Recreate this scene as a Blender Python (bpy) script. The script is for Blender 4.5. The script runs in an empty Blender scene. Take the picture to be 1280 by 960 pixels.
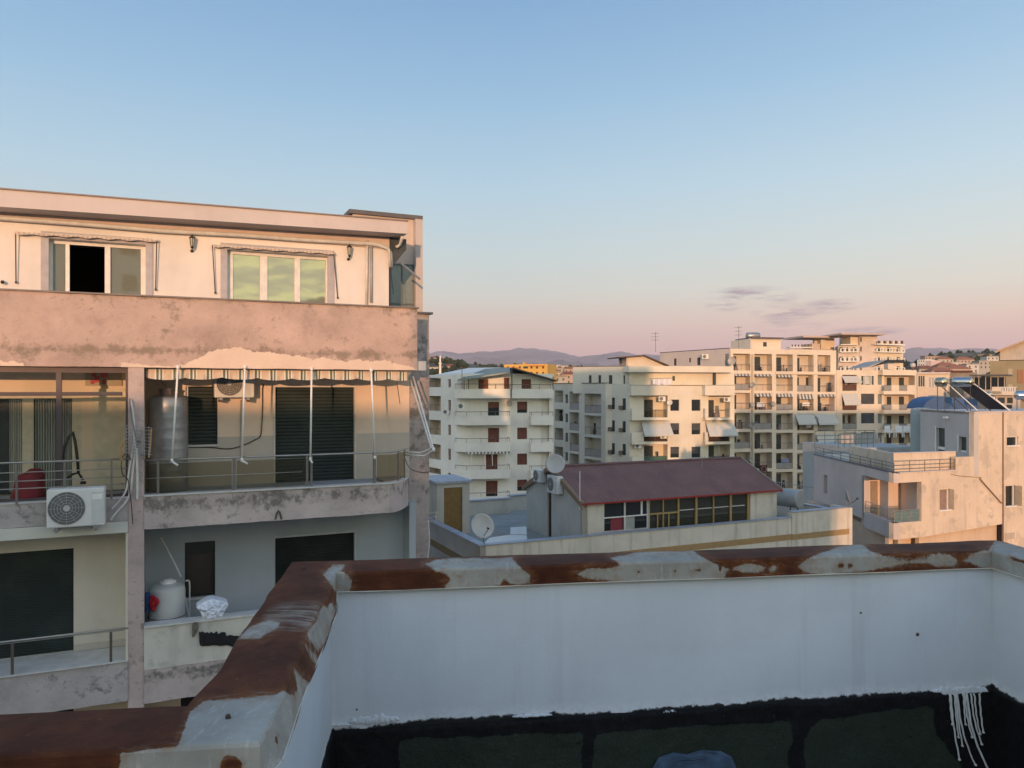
import bpy, bmesh, math, random
import numpy as np
from mathutils import Vector, noise
random.seed(7)
F = 961.0      # focal length in reference pixels (1280 wide)
HY = 486.0     # horizon row
Z0 = 20.0      # eye height above the street
scene = bpy.context.scene
COL = scene.collection

# ------------------------------------------------------------------ node helpers
MATS = {}
def newmat(name):
    m = bpy.data.materials.new(name); m.use_nodes = True
    nt = m.node_tree
    return m, nt, nt.nodes['Principled BSDF']
def N(nt, typ, **kw):
    n = nt.nodes.new(typ)
    for k, v in kw.items():
        if k.startswith('_'):
            setattr(n, k[1:], v)
        else:
            n.inputs[k.replace('__', ' ')].default_value = v
    return n
def rgb(c): return (c[0], c[1], c[2], 1.0)
def ramp(nt, fac, stops, interp='LINEAR'):
    r = nt.nodes.new('ShaderNodeValToRGB'); r.color_ramp.interpolation = interp
    e = r.color_ramp.elements
    while len(e) > 1: e.remove(e[-1])
    for i, (p, c) in enumerate(stops):
        if isinstance(c, (int, float)): c = (c, c, c)
        if i == 0: e[0].position = p; e[0].color = rgb(c)
        else:
            x = e.new(p); x.color = rgb(c)
    nt.links.new(fac, r.inputs['Fac'])
    return r.outputs['Color']
def mixc(nt, fac, a, b, mode='MIX'):
    m = nt.nodes.new('ShaderNodeMix'); m.data_type = 'RGBA'; m.blend_type = mode
    if isinstance(fac, (int, float)): m.inputs[0].default_value = fac
    else: nt.links.new(fac, m.inputs[0])
    for v, i in ((a, 6), (b, 7)):
        if isinstance(v, (tuple, list)): m.inputs[i].default_value = rgb(v)
        else: nt.links.new(v, m.inputs[i])
    return m.outputs[2]
def math_(nt, op, a, b=None, clamp=False):
    m = nt.nodes.new('ShaderNodeMath'); m.operation = op; m.use_clamp = clamp
    for i, v in enumerate((a, b)):
        if v is None: continue
        if isinstance(v, (int, float)): m.inputs[i].default_value = v
        else: nt.links.new(v, m.inputs[i])
    return m.outputs[0]
def tnoise(nt, co, scale, detail=4, rough=.55, sx=None):
    if sx:
        mp = nt.nodes.new('ShaderNodeMapping'); mp.inputs['Scale'].default_value = sx
        nt.links.new(co, mp.inputs['Vector']); co = mp.outputs[0]
    n = nt.nodes.new('ShaderNodeTexNoise')
    n.inputs['Scale'].default_value = scale; n.inputs['Detail'].default_value = detail
    n.inputs['Roughness'].default_value = rough
    nt.links.new(co, n.inputs['Vector'])
    return n.outputs['Fac']
def bump(nt, b, h, strength=.3, dist=.01):
    n = nt.nodes.new('ShaderNodeBump'); n.inputs['Strength'].default_value = strength
    n.inputs['Distance'].default_value = dist
    nt.links.new(h, n.inputs['Height']); nt.links.new(n.outputs[0], b.inputs['Normal'])

def plain(name, col, rough=.6, metal=0., var=.12, scale=6., bmp=.0, bdist=.003):
    """A paint/metal/plastic with faint tonal variation."""
    if name in MATS: return MATS[name]
    m, nt, b = newmat(name)
    co = nt.nodes.new('ShaderNodeTexCoord').outputs['Object']
    n = tnoise(nt, co, scale, 5)
    f = ramp(nt, n, [(.3, 1 - var), (.7, 1 + var)])
    nt.links.new(mixc(nt, 1., col, f, 'MULTIPLY'), b.inputs['Base Color'])
    b.inputs['Roughness'].default_value = rough; b.inputs['Metallic'].default_value = metal
    if bmp: bump(nt, b, tnoise(nt, co, scale * 6, 3), bmp, bdist)
    MATS[name] = m
    return m

def plaster(name, col, dirt=(.16, .14, .12), dirt_amt=.25, streak=.2, scale=.6, bmp=.35, grain=45., patch=None, patch_amt=0., rough=.9, bdist=.006):
    """Rendered wall: broad mottling, vertical rain streaks, blotchy dirt, gritty bump."""
    if name in MATS: return MATS[name]
    m, nt, b = newmat(name)
    co = nt.nodes.new('ShaderNodeTexCoord').outputs['Object']
    big = tnoise(nt, co, scale, 6, .6)
    c = mixc(nt, 1., col, ramp(nt, big, [(.3, .86), (.5, 1.), (.72, 1.1)]), 'MULTIPLY')
    st = tnoise(nt, co, 1., 5, .6, (2.6, 2.6, .22))
    c = mixc(nt, ramp(nt, st, [(.52, 0.), (.75, streak)]), c, dirt)
    bl = tnoise(nt, co, scale * 3.2, 8, .7)
    c = mixc(nt, ramp(nt, bl, [(.56, 0.), (.68, dirt_amt)]), c, dirt)
    if patch:
        pt = tnoise(nt, co, scale * 1.7, 5, .5)
        c = mixc(nt, ramp(nt, pt, [(.58, 0.), (.61, patch_amt)]), c, patch)
    nt.links.new(c, b.inputs['Base Color'])
    b.inputs['Roughness'].default_value = rough
    g = math_(nt, 'ADD', tnoise(nt, co, grain, 4, .6), math_(nt, 'MULTIPLY', tnoise(nt, co, grain * .12, 5, .6), 2.))
    bump(nt, b, g, bmp, bdist)
    MATS[name] = m
    return m

def shutter(name, col, period=.055, rough=.45):
    """Closed roller shutter: horizontal slats as colour lines plus bump."""
    if name in MATS: return MATS[name]
    m, nt, b = newmat(name)
    co = nt.nodes.new('ShaderNodeTexCoord').outputs['Object']
    sp = nt.nodes.new('ShaderNodeSeparateXYZ'); nt.links.new(co, sp.inputs[0])
    fr = math_(nt, 'FRACT', math_(nt, 'DIVIDE', sp.outputs['Z'], period))
    prof = ramp(nt, fr, [(0, .25), (.12, .8), (.5, 1.), (.88, .8), (1, .25)])
    n = tnoise(nt, co, 1.4, 5)
    c = mixc(nt, 1., col, prof, 'MULTIPLY')
    c = mixc(nt, ramp(nt, n, [(.4, 0.), (.8, .3)]), c, tuple(min(1, x * 2 + .03) for x in col))
    nt.links.new(c, b.inputs['Base Color'])
    b.inputs['Roughness'].default_value = rough
    bump(nt, b, prof, .9, .012); b.inputs['Specular IOR Level'].default_value = .25
    MATS[name] = m
    return m

def glassy(name, tint, rough=.04, trans=0.0, alpha_tint=None):
    """Window glass. trans=0 is a dark reflective pane, else part of the light passes through."""
    if name in MATS: return MATS[name]
    m, nt, b = newmat(name)
    co = nt.nodes.new('ShaderNodeTexCoord').outputs['Object']
    b.inputs['Base Color'].default_value = rgb(tint)
    b.inputs['Roughness'].default_value = rough
    b.inputs['Specular IOR Level'].default_value = .8
    bump(nt, b, tnoise(nt, co, 1.3, 2), .06, .02)
    if trans:
        out = nt.nodes['Material Output']
        t = nt.nodes.new('ShaderNodeBsdfTransparent'); t.inputs['Color'].default_value = rgb(alpha_tint or (1, 1, 1))
        mx = nt.nodes.new('ShaderNodeMixShader'); mx.inputs[0].default_value = trans
        nt.links.new(b.outputs[0], mx.inputs[1]); nt.links.new(t.outputs[0], mx.inputs[2])
        nt.links.new(mx.outputs[0], out.inputs['Surface'])
    MATS[name] = m
    return m

# ------------------------------------------------------------------ geometry helpers
class Face:
    """A vertical facade plane; u runs left to right as seen from the roof, off is towards the viewer."""
    def __init__(s, p0, p1):
        s.p = Vector((p0[0], p0[1])); s.q = Vector((p1[0], p1[1])); s.t = (s.q - s.p).normalized()
        s.n = Vector((s.t.y, -s.t.x))
    def u(s, px, off=0.):
        a = (px - 640.) / F; x = s.p.x + off * s.n.x; y = s.p.y + off * s.n.y
        return -(x - a * y) / (s.t.x - a * s.t.y)
    def z(s, px, py, off=0.):
        y = s.p.y + s.u(px, off) * s.t.y + off * s.n.y
        return (HY - py) / F * y + Z0
    def P(s, u, z, off=0.):
        return Vector((s.p.x + u * s.t.x + off * s.n.x, s.p.y + u * s.t.y + off * s.n.y, z))
    def at(s, px, py, off=0.): return s.P(s.u(px, off), s.z(px, py, off), off)
    def rect(s, x0, x1, yt, yb, off=0.):
        xm = (x0 + x1) / 2
        return s.u(x0, off), s.u(x1, off), s.z(xm, yb, off), s.z(xm, yt, off)
    def plan(s, u, off=0.):
        v = s.P(u, 0, off); return (v.x, v.y)
def pd(px, Y): return ((px - 640.) / F * Y, Y)
def FP(px0, Y0, px1, Y1): return Face(pd(px0, Y0), pd(px1, Y1))
def W(px, py, Y): return Vector(((px - 640.) / F * Y, Y, Z0 + (HY - py) / F * Y))

class MB:
    def __init__(s): s.v = []; s.f = []; s.m = []; s.cur = 0
    def face(s, pts):
        i = len(s.v); s.v += [tuple(p) for p in pts]; s.f.append(tuple(range(i, i + len(pts)))); s.m.append(s.cur)
    def hexa(s, c):
        i = len(s.v); s.v += [tuple(p) for p in c]
        for f in ((0, 3, 2, 1), (4, 5, 6, 7), (0, 1, 5, 4), (1, 2, 6, 5), (2, 3, 7, 6), (3, 0, 4, 7)):
            s.f.append(tuple(i + k for k in f)); s.m.append(s.cur)
    def box(s, fc, u0, u1, z0, z1, o0, o1):
        s.hexa([fc.P(u0, z0, o1), fc.P(u1, z0, o1), fc.P(u1, z0, o0), fc.P(u0, z0, o0),
                fc.P(u0, z1, o1), fc.P(u1, z1, o1), fc.P(u1, z1, o0), fc.P(u0, z1, o0)])
        return s
    def rbox(s, fc, x0, x1, yt, yb, o0, o1):
        u0, u1, z0, z1 = fc.rect(x0, x1, yt, yb, o1)
        return s.box(fc, u0, u1, z0, z1, o0, o1)
    def wbox(s, x0, x1, y0, y1, z0, z1):
        s.hexa([(x0, y0, z0), (x1, y0, z0), (x1, y1, z0), (x0, y1, z0), (x0, y0, z1), (x1, y0, z1), (x1, y1, z1), (x0, y1, z1)]); return s
    def prism(s, plan, z0, z1, cap=True, skip=()):
        n = len(plan); i = len(s.v)
        s.v += [(p[0], p[1], z0) for p in plan] + [(p[0], p[1], z1) for p in plan]
        for k in range(n):
            if k in skip: continue
            s.f.append((i + k, i + (k + 1) % n, i + n + (k + 1) % n, i + n + k)); s.m.append(s.cur)
        if cap:
            s.f.append(tuple(i + n + k for k in range(n))); s.m.append(s.cur)
            s.f.append(tuple(i + n - 1 - k for k in range(n))); s.m.append(s.cur)
        return s
    def tube(s, pts, r, seg=8, cap=True, r1=None):
        pts = [Vector(p) for p in pts]; rings = []
        up0 = None
        for k, p in enumerate(pts):
            d = (pts[min(k + 1, len(pts) - 1)] - pts[max(k - 1, 0)]).normalized()
            if up0 is None:
                up0 = Vector((0, 0, 1)) if abs(d.z) < .9 else Vector((1, 0, 0))
            a = d.cross(up0).normalized(); bb = a.cross(d).normalized()
            up0 = bb if abs(bb.dot(d)) < .9 else up0
            rr = r if r1 is None else r + (r1 - r) * k / (len(pts) - 1)
            i = len(s.v)
            s.v += [tuple(p + a * rr * math.cos(2 * math.pi * j / seg) + bb * rr * math.sin(2 * math.pi * j / seg)) for j in range(seg)]
            rings.append(i)
        for a, b in zip(rings, rings[1:]):
            for j in range(seg):
                s.f.append((a + j, a + (j + 1) % seg, b + (j + 1) % seg, b + j)); s.m.append(s.cur)
        if cap:
            s.f.append(tuple(rings[0] + j for j in reversed(range(seg)))); s.m.append(s.cur)
            s.f.append(tuple(rings[-1] + j for j in range(seg))); s.m.append(s.cur)
        return s
    def lathe(s, base, axis, prof, seg=24):
        """prof: list of (distance along axis, radius)."""
        base = Vector(base); axis = Vector(axis).normalized()
        a = axis.orthogonal().normalized(); b = axis.cross(a)
        rings = []
        for h, r in prof:
            i = len(s.v)
            s.v += [tuple(base + axis * h + (a * math.cos(2 * math.pi * j / seg) + b * math.sin(2 * math.pi * j / seg)) * max(r, 1e-4)) for j in range(seg)]
            rings.append(i)
        for a_, b_ in zip(rings, rings[1:]):
            for j in range(seg):
                s.f.append((a_ + j, a_ + (j + 1) % seg, b_ + (j + 1) % seg, b_ + j)); s.m.append(s.cur)
        s.f.append(tuple(rings[0] + j for j in reversed(range(seg)))); s.m.append(s.cur)
        s.f.append(tuple(rings[-1] + j for j in range(seg))); s.m.append(s.cur)
        return s
    def holes(s, fc, u0, u1, z0, z1, hs, t, off=0.):
        """A wall sheet with rectangular openings; front at off, back at off - t, with reveals."""
        hs = [(max(a, u0), min(b, u1), max(c, z0), min(d, z1)) for a, b, c, d in hs]
        hs = [h for h in hs if h[1] > h[0] and h[3] > h[2]]
        us = sorted(set([round(u0, 4), round(u1, 4)] + [round(x, 4) for h in hs for x in h[:2]]))
        zs = sorted(set([round(z0, 4), round(z1, 4)] + [round(x, 4) for h in hs for x in h[2:]]))
        nu, nz = len(us) - 1, len(zs) - 1
        def solid(i, j):
            if not (0 <= i < nu and 0 <= j < nz): return False
            um, zm = (us[i] + us[i + 1]) / 2, (zs[j] + zs[j + 1]) / 2
            return not any(a < um < b and c < zm < d for a, b, c, d in hs)
        for i in range(nu):
            j = 0
            while j < nz:
                if not solid(i, j): j += 1; continue
                A, B, C, D = us[i], us[i + 1], zs[j], zs[j + 1]
                s.face([fc.P(A, C, off), fc.P(B, C, off), fc.P(B, D, off), fc.P(A, D, off)])
                s.face([fc.P(B, C, off - t), fc.P(A, C, off - t), fc.P(A, D, off - t), fc.P(B, D, off - t)])
                if not solid(i - 1, j): s.face([fc.P(A, C, off - t), fc.P(A, C, off), fc.P(A, D, off), fc.P(A, D, off - t)])
                if not solid(i + 1, j): s.face([fc.P(B, C, off), fc.P(B, C, off - t), fc.P(B, D, off - t), fc.P(B, D, off)])
                if not solid(i, j - 1): s.face([fc.P(A, C, off - t), fc.P(B, C, off - t), fc.P(B, C, off), fc.P(A, C, off)])
                if not solid(i, j + 1): s.face([fc.P(A, D, off), fc.P(B, D, off), fc.P(B, D, off - t), fc.P(A, D, off - t)])
                j += 1
        return s
    def build(s, name, mat, parent=None, smooth=False, label=None, bevel=0., attrs=None, weld=False):
        me = bpy.data.meshes.new(name)
        org = parent_origin(parent)
        vs = [(x - org[0], y - org[1], z - org[2]) for x, y, z in s.v]
        me.from_pydata(vs, [], s.f)
        ms = mat if isinstance(mat, (list, tuple)) else [mat]
        for m in ms: me.materials.append(m)
        if len(ms) > 1: me.polygons.foreach_set('material_index', s.m)
        if smooth: me.polygons.foreach_set('use_smooth', [True] * len(me.polygons))
        if attrs:
            for k, vals in attrs.items():
                a = me.attributes.new(k, 'FLOAT', 'POINT'); a.data.foreach_set('value', vals)
        me.update()
        if weld:
            bm = bmesh.new(); bm.from_mesh(me); bmesh.ops.remove_doubles(bm, verts=bm.verts, dist=1e-4); bm.to_mesh(me); bm.free()
        o = bpy.data.objects.new(name, me); COL.objects.link(o)
        if parent is not None: o.parent = parent
        if bevel:
            bv = o.modifiers.new('bevel', 'BEVEL'); bv.width = bevel; bv.segments = 2; bv.limit_method = 'ANGLE'
        if label: o['label'] = label
        return o

ORG = {}
def parent_origin(p):
    if p is None: return (0, 0, 0)
    return ORG.get(p.name, (0, 0, 0))
def reg(o, org): ORG[o.name] = tuple(org)
def part(mb, name, mat, parent, **kw):
    o = mb.build(name, mat, parent, **kw); reg(o, parent_origin(parent)); return o
def thing(name, label, cat, loc, group=None):
    o = bpy.data.objects.new(name, None); COL.objects.link(o); o.empty_display_size = .3
    o.location = loc; o['label'] = label; o['category'] = cat
    if group: o['group'] = group
    reg(o, loc)
    return o
def solo(mb, name, mat, label, cat, loc, group=None, **kw):
    """A thing that is one mesh, its origin at its base."""
    class L: pass
    key = '__tmp'; ORG[key] = tuple(loc)
    p = L(); p.name = key
    org = tuple(loc)
    mb2 = mb; mb2.v = [(x - org[0], y - org[1], z - org[2]) for x, y, z in mb.v]
    o = mb2.build(name, mat, None, **kw); o.location = loc
    o['label'] = label; o['category'] = cat
    if group: o['group'] = group
    reg(o, org)
    return o
def structure(mb, name, mat, loc=(0, 0, 0), kind='structure', **kw):
    o = mb.build(name, mat, None, **kw); o['kind'] = kind; return o
def dup(root, delta, label=None, group=None, rotz=None):
    r = root.copy(); COL.objects.link(r); r.location = Vector(root.location) + Vector(delta)
    if rotz is not None: r.rotation_euler = (0, 0, rotz)
    if label: r['label'] = label
    if group: r['group'] = group
    for ch in list(root.children):
        c = ch.copy(); COL.objects.link(c); c.parent = r
        for g in ch.children:
            d = g.copy(); COL.objects.link(d); d.parent = c
    return r

def sdpoly(px, py, poly):
    """Signed distance (positive inside) of arrays px, py to a polygon."""
    p = np.array(poly, float); n = len(p)
    d = np.full(px.shape, 1e9); inside = np.zeros(px.shape, bool)
    for i in range(n):
        a = p[i]; b = p[(i + 1) % n]; e = b - a
        t = np.clip(((px - a[0]) * e[0] + (py - a[1]) * e[1]) / (e @ e + 1e-9), 0, 1)
        d = np.minimum(d, np.hypot(px - a[0] - t * e[0], py - a[1] - t * e[1]))
        c = ((a[1] > py) != (b[1] > py)) & (px < (b[0] - a[0]) * (py - a[1]) / (b[1] - a[1] + 1e-12) + a[0])
        inside ^= c
    return np.where(inside, d, -d)
def project(V):
    V = np.asarray(V, float)
    return 640 + V[:, 0] / V[:, 1] * F, HY - (V[:, 2] - Z0) / V[:, 1] * F
# ------------------------------------------------------------------ camera, sky, sun
cam_d = bpy.data.cameras.new('camera'); cam = bpy.data.objects.new('camera', cam_d); COL.objects.link(cam)
cam.location = (0, 0, Z0); cam.rotation_euler = (math.radians(90), 0, 0)
cam_d.sensor_width = 36; cam_d.lens = F / 1280 * 36; cam_d.shift_y = (HY - 480) / 1280
cam_d.clip_start = .05; cam_d.clip_end = 90000
scene.camera = cam
ELEV = 4.6
sun_d = bpy.data.lights.new('sun', 'SUN'); sun_o = bpy.data.objects.new('sun', sun_d); COL.objects.link(sun_o)
sun_d.energy = 3.3; sun_d.angle = math.radians(.55); sun_d.color = (1., .54, .29)
SAZ = .02
SD = Vector((SAZ, math.cos(math.radians(ELEV)), -math.sin(math.radians(ELEV))))
sun_o.rotation_euler = SD.to_track_quat('-Z', 'Y').to_euler(); sun_o.location = (0, -30, 60)

world = bpy.data.worlds.new('World'); scene.world = world; world.use_nodes = True
nt = world.node_tree; bg = nt.nodes['Background']; bg.inputs['Strength'].default_value = .1
sky = nt.nodes.new('ShaderNodeTexSky'); sky.sky_type = 'NISHITA'; sky.sun_disc = False
sky.sun_elevation = math.radians(ELEV); sky.sun_rotation = math.radians(180)
sky.altitude = 50; sky.air_density = 1.; sky.dust_density = 2.0; sky.ozone_density = 2.
tc = nt.nodes.new('ShaderNodeTexCoord')
nrm = nt.nodes.new('ShaderNodeVectorMath'); nrm.operation = 'NORMALIZE'; nt.links.new(tc.outputs['Generated'], nrm.inputs[0])
sp = nt.nodes.new('ShaderNodeSeparateXYZ'); nt.links.new(nrm.outputs[0], sp.inputs[0])
# twilight colours of the sky opposite the sun (linear), by height above the horizon
stops = [(0.0, (.60, .34, .36)), (.03, (.68, .41, .40)), (.055, (.745, .49, .43)), (.085, (.76, .61, .51)), (.12, (.69, .71, .64)),
         (.17, (.60, .72, .73)), (.25, (.47, .67, .80)), (.36, (.31, .535, .76)), (.47, (.21, .405, .665)), (.75, (.17, .33, .56)), (1., (.15, .29, .50))]
r1 = ramp(nt, sp.outputs['Z'], stops)
# a little warmer and brighter to the right
xr = ramp(nt, sp.outputs['X'], [(0., (0.0,) * 3), (.6, (1., 1., 1.))])
r1 = mixc(nt, xr, r1, mixc(nt, 1., r1, (1.22, 1.12, 1.06), 'MULTIPLY'))
r2 = mixc(nt, 1., r1, (10., 10., 10.), 'MULTIPLY')
# thin evening clouds low in the sky: noise over direction, stretched sideways
mp = nt.nodes.new('ShaderNodeMapping'); mp.inputs['Scale'].default_value = (15., 15., 90.); nt.links.new(nrm.outputs[0], mp.inputs['Vector'])
cn = nt.nodes.new('ShaderNodeTexNoise'); cn.inputs['Scale'].default_value = 1.; cn.inputs['Detail'].default_value = 6; cn.inputs['Roughness'].default_value = .6
nt.links.new(mp.outputs[0], cn.inputs['Vector'])
def blob(cx, cz, wx, wz):
    a = math_(nt, 'DIVIDE', math_(nt, 'SUBTRACT', sp.outputs['X'], cx), wx)
    b = math_(nt, 'DIVIDE', math_(nt, 'SUBTRACT', sp.outputs['Z'], cz), wz)
    d = math_(nt, 'ADD', math_(nt, 'MULTIPLY', a, a), math_(nt, 'MULTIPLY', b, b))
    return math_(nt, 'SUBTRACT', 1., d, clamp=True)
def dirn(px, py):
    v = Vector(((px - 640) / F, 1., (HY - py) / F)).normalized(); return v.x, v.z
msk = None
for px, py, wx, wy in ((935, 372, 55, 13), (982, 390, 38, 10), (1040, 383, 40, 8), (1085, 414, 40, 5), (985, 407, 40, 7), (910, 380, 28, 8)):
    x, z = dirn(px, py); bl = blob(x, z, wx / F * 1.05, wy / F * 1.15)
    msk = bl if msk is None else math_(nt, 'MAXIMUM', msk, bl)
front = ramp(nt, sp.outputs['Y'], [(0., 0.), (.05, 1.)])
cl = ramp(nt, cn.outputs['Fac'], [(.43, 0.), (.68, 1.)])
cl = math_(nt, 'MULTIPLY', math_(nt, 'MULTIPLY', cl, msk), math_(nt, 'MULTIPLY', front, 1.5), clamp=True)
r2 = mixc(nt, math_(nt, 'MULTIPLY', cl, .9), r2, (3.7, 2.9, 3.5))
# sunset side: real sky model plus bright cloud bands
cb = ramp(nt, cn.outputs['Fac'], [(.45, 0.), (.56, 1.)])
sunset = mixc(nt, 1., sky.outputs[0], (1.3, 1.5, 1.7), 'MULTIPLY')
solar = ramp(nt, sp.outputs['Z'], [(0., (1.25, .95, .62)), (.12, (1.15, 1.0, .78)), (.3, (.95, 1.0, 1.02)), (.55, (.62, .76, .95)), (1., (.16, .26, .42))])
sunset = mixc(nt, .75, sunset, mixc(nt, 1., solar, (14.5, 15., 15.8), 'MULTIPLY'))
lowz = ramp(nt, sp.outputs['Z'], [(.0, 1.), (.22, .8), (.4, 0.)])
sunset = mixc(nt, math_(nt, 'MULTIPLY', lowz, .55), sunset, (7.5, 8.5, 6.))
sunset = mixc(nt, math_(nt, 'MULTIPLY', math_(nt, 'MULTIPLY', cb, lowz), .9), sunset, (24., 22., 11.))
w = ramp(nt, sp.outputs['Y'], [(0., 1.), (1., 1.)])
yy = math_(nt, 'ADD', math_(nt, 'MULTIPLY', sp.outputs['Y'], 1.6), .75, clamp=True)
fin = mixc(nt, yy, sunset, r2)
nt.links.new(fin, bg.inputs['Color'])

scene.view_settings.view_transform = 'Standard'; scene.view_settings.look = 'None'
scene.view_settings.exposure = 0.; scene.view_settings.gamma = 1.; scene.view_settings.use_curve_mapping = False
cy = scene.cycles
cy.max_bounces = 6; cy.diffuse_bounces = 3; cy.glossy_bounces = 3; cy.transmission_bounces = 4; cy.transparent_max_bounces = 12
cy.volume_bounces = 1; cy.use_denoising = True

# ------------------------------------------------------------------ materials
P_PINK = plaster('pink_plaster', (.47, .37, .33), (.16, .15, .13), .55, .25, .9, .6, 38.)
P_FRESH = plaster('fresh_plaster', (.70, .56, .46), (.3, .26, .22), .15, .1, .8, .35, 50.)
P_WHITE = plaster('white_wall', (.76, .71, .66), (.4, .36, .32), .10, .12, .5, .22, 55.)
P_CREAM = plaster('cream_wall', (.66, .61, .52), (.34, .3, .24), .14, .2, .5, .25, 50.)
P_BLUEGREY = plaster('blue_grey_wall', (.36, .40, .43), (.2, .21, .22), .12, .15, .5, .2, 55.)
P_SLATE = plaster('slate_soffit', (.30, .33, .36), (.2, .2, .2), .1, .1, .5, .2, 55.)
P_FIN = plaster('fin_plaster', (.42, .355, .325), (.13, .12, .11), .6, .35, .7, .6, 38.)
P_ROOFEDGE = plaster('fascia_concrete', (.60, .53, .50), (.36, .32, .3), .15, .15, .4, .25, 50.)
P_TILE = plaster('stone_tile', (.50, .45, .38), (.3, .26, .2), .1, .1, .5, .1, 20.)
M_DARK = plain('dark_void', (.012, .012, .014), .8)
M_SHUT = shutter('green_black_shutter', (.022, .034, .031), .075)
M_SHUTB = shutter('brown_shutter', (.16, .06, .045), .11)
M_SHUTG = shutter('grey_shutter', (.07, .075, .085), .11)
M_FRAME = plain('mauve_frame', (.075, .055, .06), .4, .0, .1)
M_WFRAME = plain('white_frame', (.72, .70, .66), .4)
M_ALU = plain('brushed_steel', (.42, .41, .38), .35, .8, .1)
M_RAILD = plain('dull_rail', (.22, .21, .20), .4, .7, .1)
M_WHITE = plain('white_paint', (.78, .77, .74), .45, 0., .06)
M_ACW = plain('ac_white', (.66, .67, .65), .5, 0., .07, 3.)
M_ACG = plain('ac_grille', (.13, .13, .13), .5)
M_BLACK = plain('black_plastic', (.02, .02, .022), .45)
M_GALV = plain('galvanised', (.34, .35, .36), .42, .7, .25, 3., .15)
M_CAP = plain('dark_cap', (.11, .10, .10), .6)
M_WIN_LIT = glassy('reflecting_glass', (.10, .12, .09), .03)
M_WIN_LIT.node_tree.nodes['Principled BSDF'].inputs['Metallic'].default_value = .55
M_WIN_LIT.node_tree.nodes['Principled BSDF'].inputs['Base Color'].default_value = (.36, .385, .31, 1)
M_WIN = glassy('dark_glass', (.02, .025, .028), .05)
M_SMOKE = glassy('smoked_glass', (.10, .10, .08), .05, .86, (.84, .80, .70))
M_CLEAR = glassy('clear_glass', (.05, .055, .05), .03, .94, (1., 1., .98))
M_CURT = plain('curtain', (.50, .50, .44), .9, 0., .1, 1.)
M_CURTG = plain('grey_green_curtain', (.33, .36, .33), .9, 0., .1, 1.)
M_RED = plain('red_cloth', (.30, .02, .03), .7)
M_BLUE = plain('blue_cloth', (.02, .06, .16), .7)
M_WCLOTH = plain('white_cloth', (.75, .79, .86), .8, 0., .06)
M_RAG = plain('black_rag', (.01, .01, .012), .85)
M_PVC = plain('white_pipe', (.62, .61, .58), .4)
M_LEDGE = plain('white_ledge', (.58, .58, .56), .5, 0., .12, 5.)

# ------------------------------------------------------------------ ground
mb = MB(); mb.wbox(-30000, 30000, -3000, 60000, -2., 0.)
structure(mb, 'ground', plaster('city_ground', (.12, .12, .11), (.06, .06, .05), .3, .1, .02, .1, 2.))

# ------------------------------------------------------------------ own rooftop: parapet with rusty sheet coping
ZT = Z0 - .857
inner = [Vector(p) for p in ((-3.6, 1.545), (-.61, 1.863), (-.822, 3.6), (2.545, 4.08), (3.3, -1.25))]
def miter(pts, o):
    out = []
    for i, p in enumerate(pts):
        dirs = []
        if i > 0: dirs.append((pts[i] - pts[i - 1]).normalized())
        if i < len(pts) - 1: dirs.append((pts[i + 1] - pts[i]).normalized())
        ns = [Vector((-d.y, d.x)) for d in dirs]
        if len(ns) == 1: out.append(p + ns[0] * o)
        else:
            b = (ns[0] + ns[1]).normalized(); out.append(p + b * (o / b.dot(ns[0])))
    return out
RUST, ntr, br = newmat('rusty_painted_sheet')
co = ntr.nodes.new('ShaderNodeTexCoord').outputs['Object']
at = ntr.nodes.new('ShaderNodeAttribute'); at.attribute_name = 'paint'
sm = tnoise(ntr, co, 22., 6, .65); sm2 = tnoise(ntr, co, 90., 4, .6)
d = math_(ntr, 'ADD', at.outputs['Fac'], math_(ntr, 'MULTIPLY', math_(ntr, 'SUBTRACT', sm, .5), 6.))
d = math_(ntr, 'ADD', d, math_(ntr, 'MULTIPLY', math_(ntr, 'SUBTRACT', sm2, .5), 3.5))
# rust: dark red-brown with brighter orange towards the paint's edge
rb = ramp(ntr, tnoise(ntr, co, 9., 7, .65), [(.3, (.060, .021, .012)), (.5, (.095, .033, .018)), (.7, (.135, .048, .022))])
ro = ramp(ntr, tnoise(ntr, co, 30., 5, .6), [(.4, (.17, .058, .018)), (.7, (.27, .10, .03))])
edge = ramp(ntr, math_(ntr, 'MULTIPLY', math_(ntr, 'ADD', d, 14.), 1 / 14.), [(.25, 0.), (1., .75)])
rustc = mixc(ntr, edge, rb, ro)
spk = ramp(ntr, tnoise(ntr, co, 55., 3, .5), [(.70, 0.), (.74, .6)])
rustc = mixc(ntr, spk, rustc, (.26, .14, .09))
gp = ramp(ntr, tnoise(ntr, co, 5., 7, .6), [(.3, (.27, .265, .245)), (.55, (.355, .35, .32)), (.75, (.43, .415, .375))])
scr = ramp(ntr, tnoise(ntr, co, 1., 5, .7, (60., 14., 14.)), [(.55, 0.), (.75, .5)])
gp = mixc(ntr, scr, gp, (.60, .60, .58))
runs = ramp(ntr, tnoise(ntr, co, 14., 6, .75), [(.60, 0.), (.70, .55)])
gp = mixc(ntr, runs, gp, (.30, .21, .14))
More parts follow.
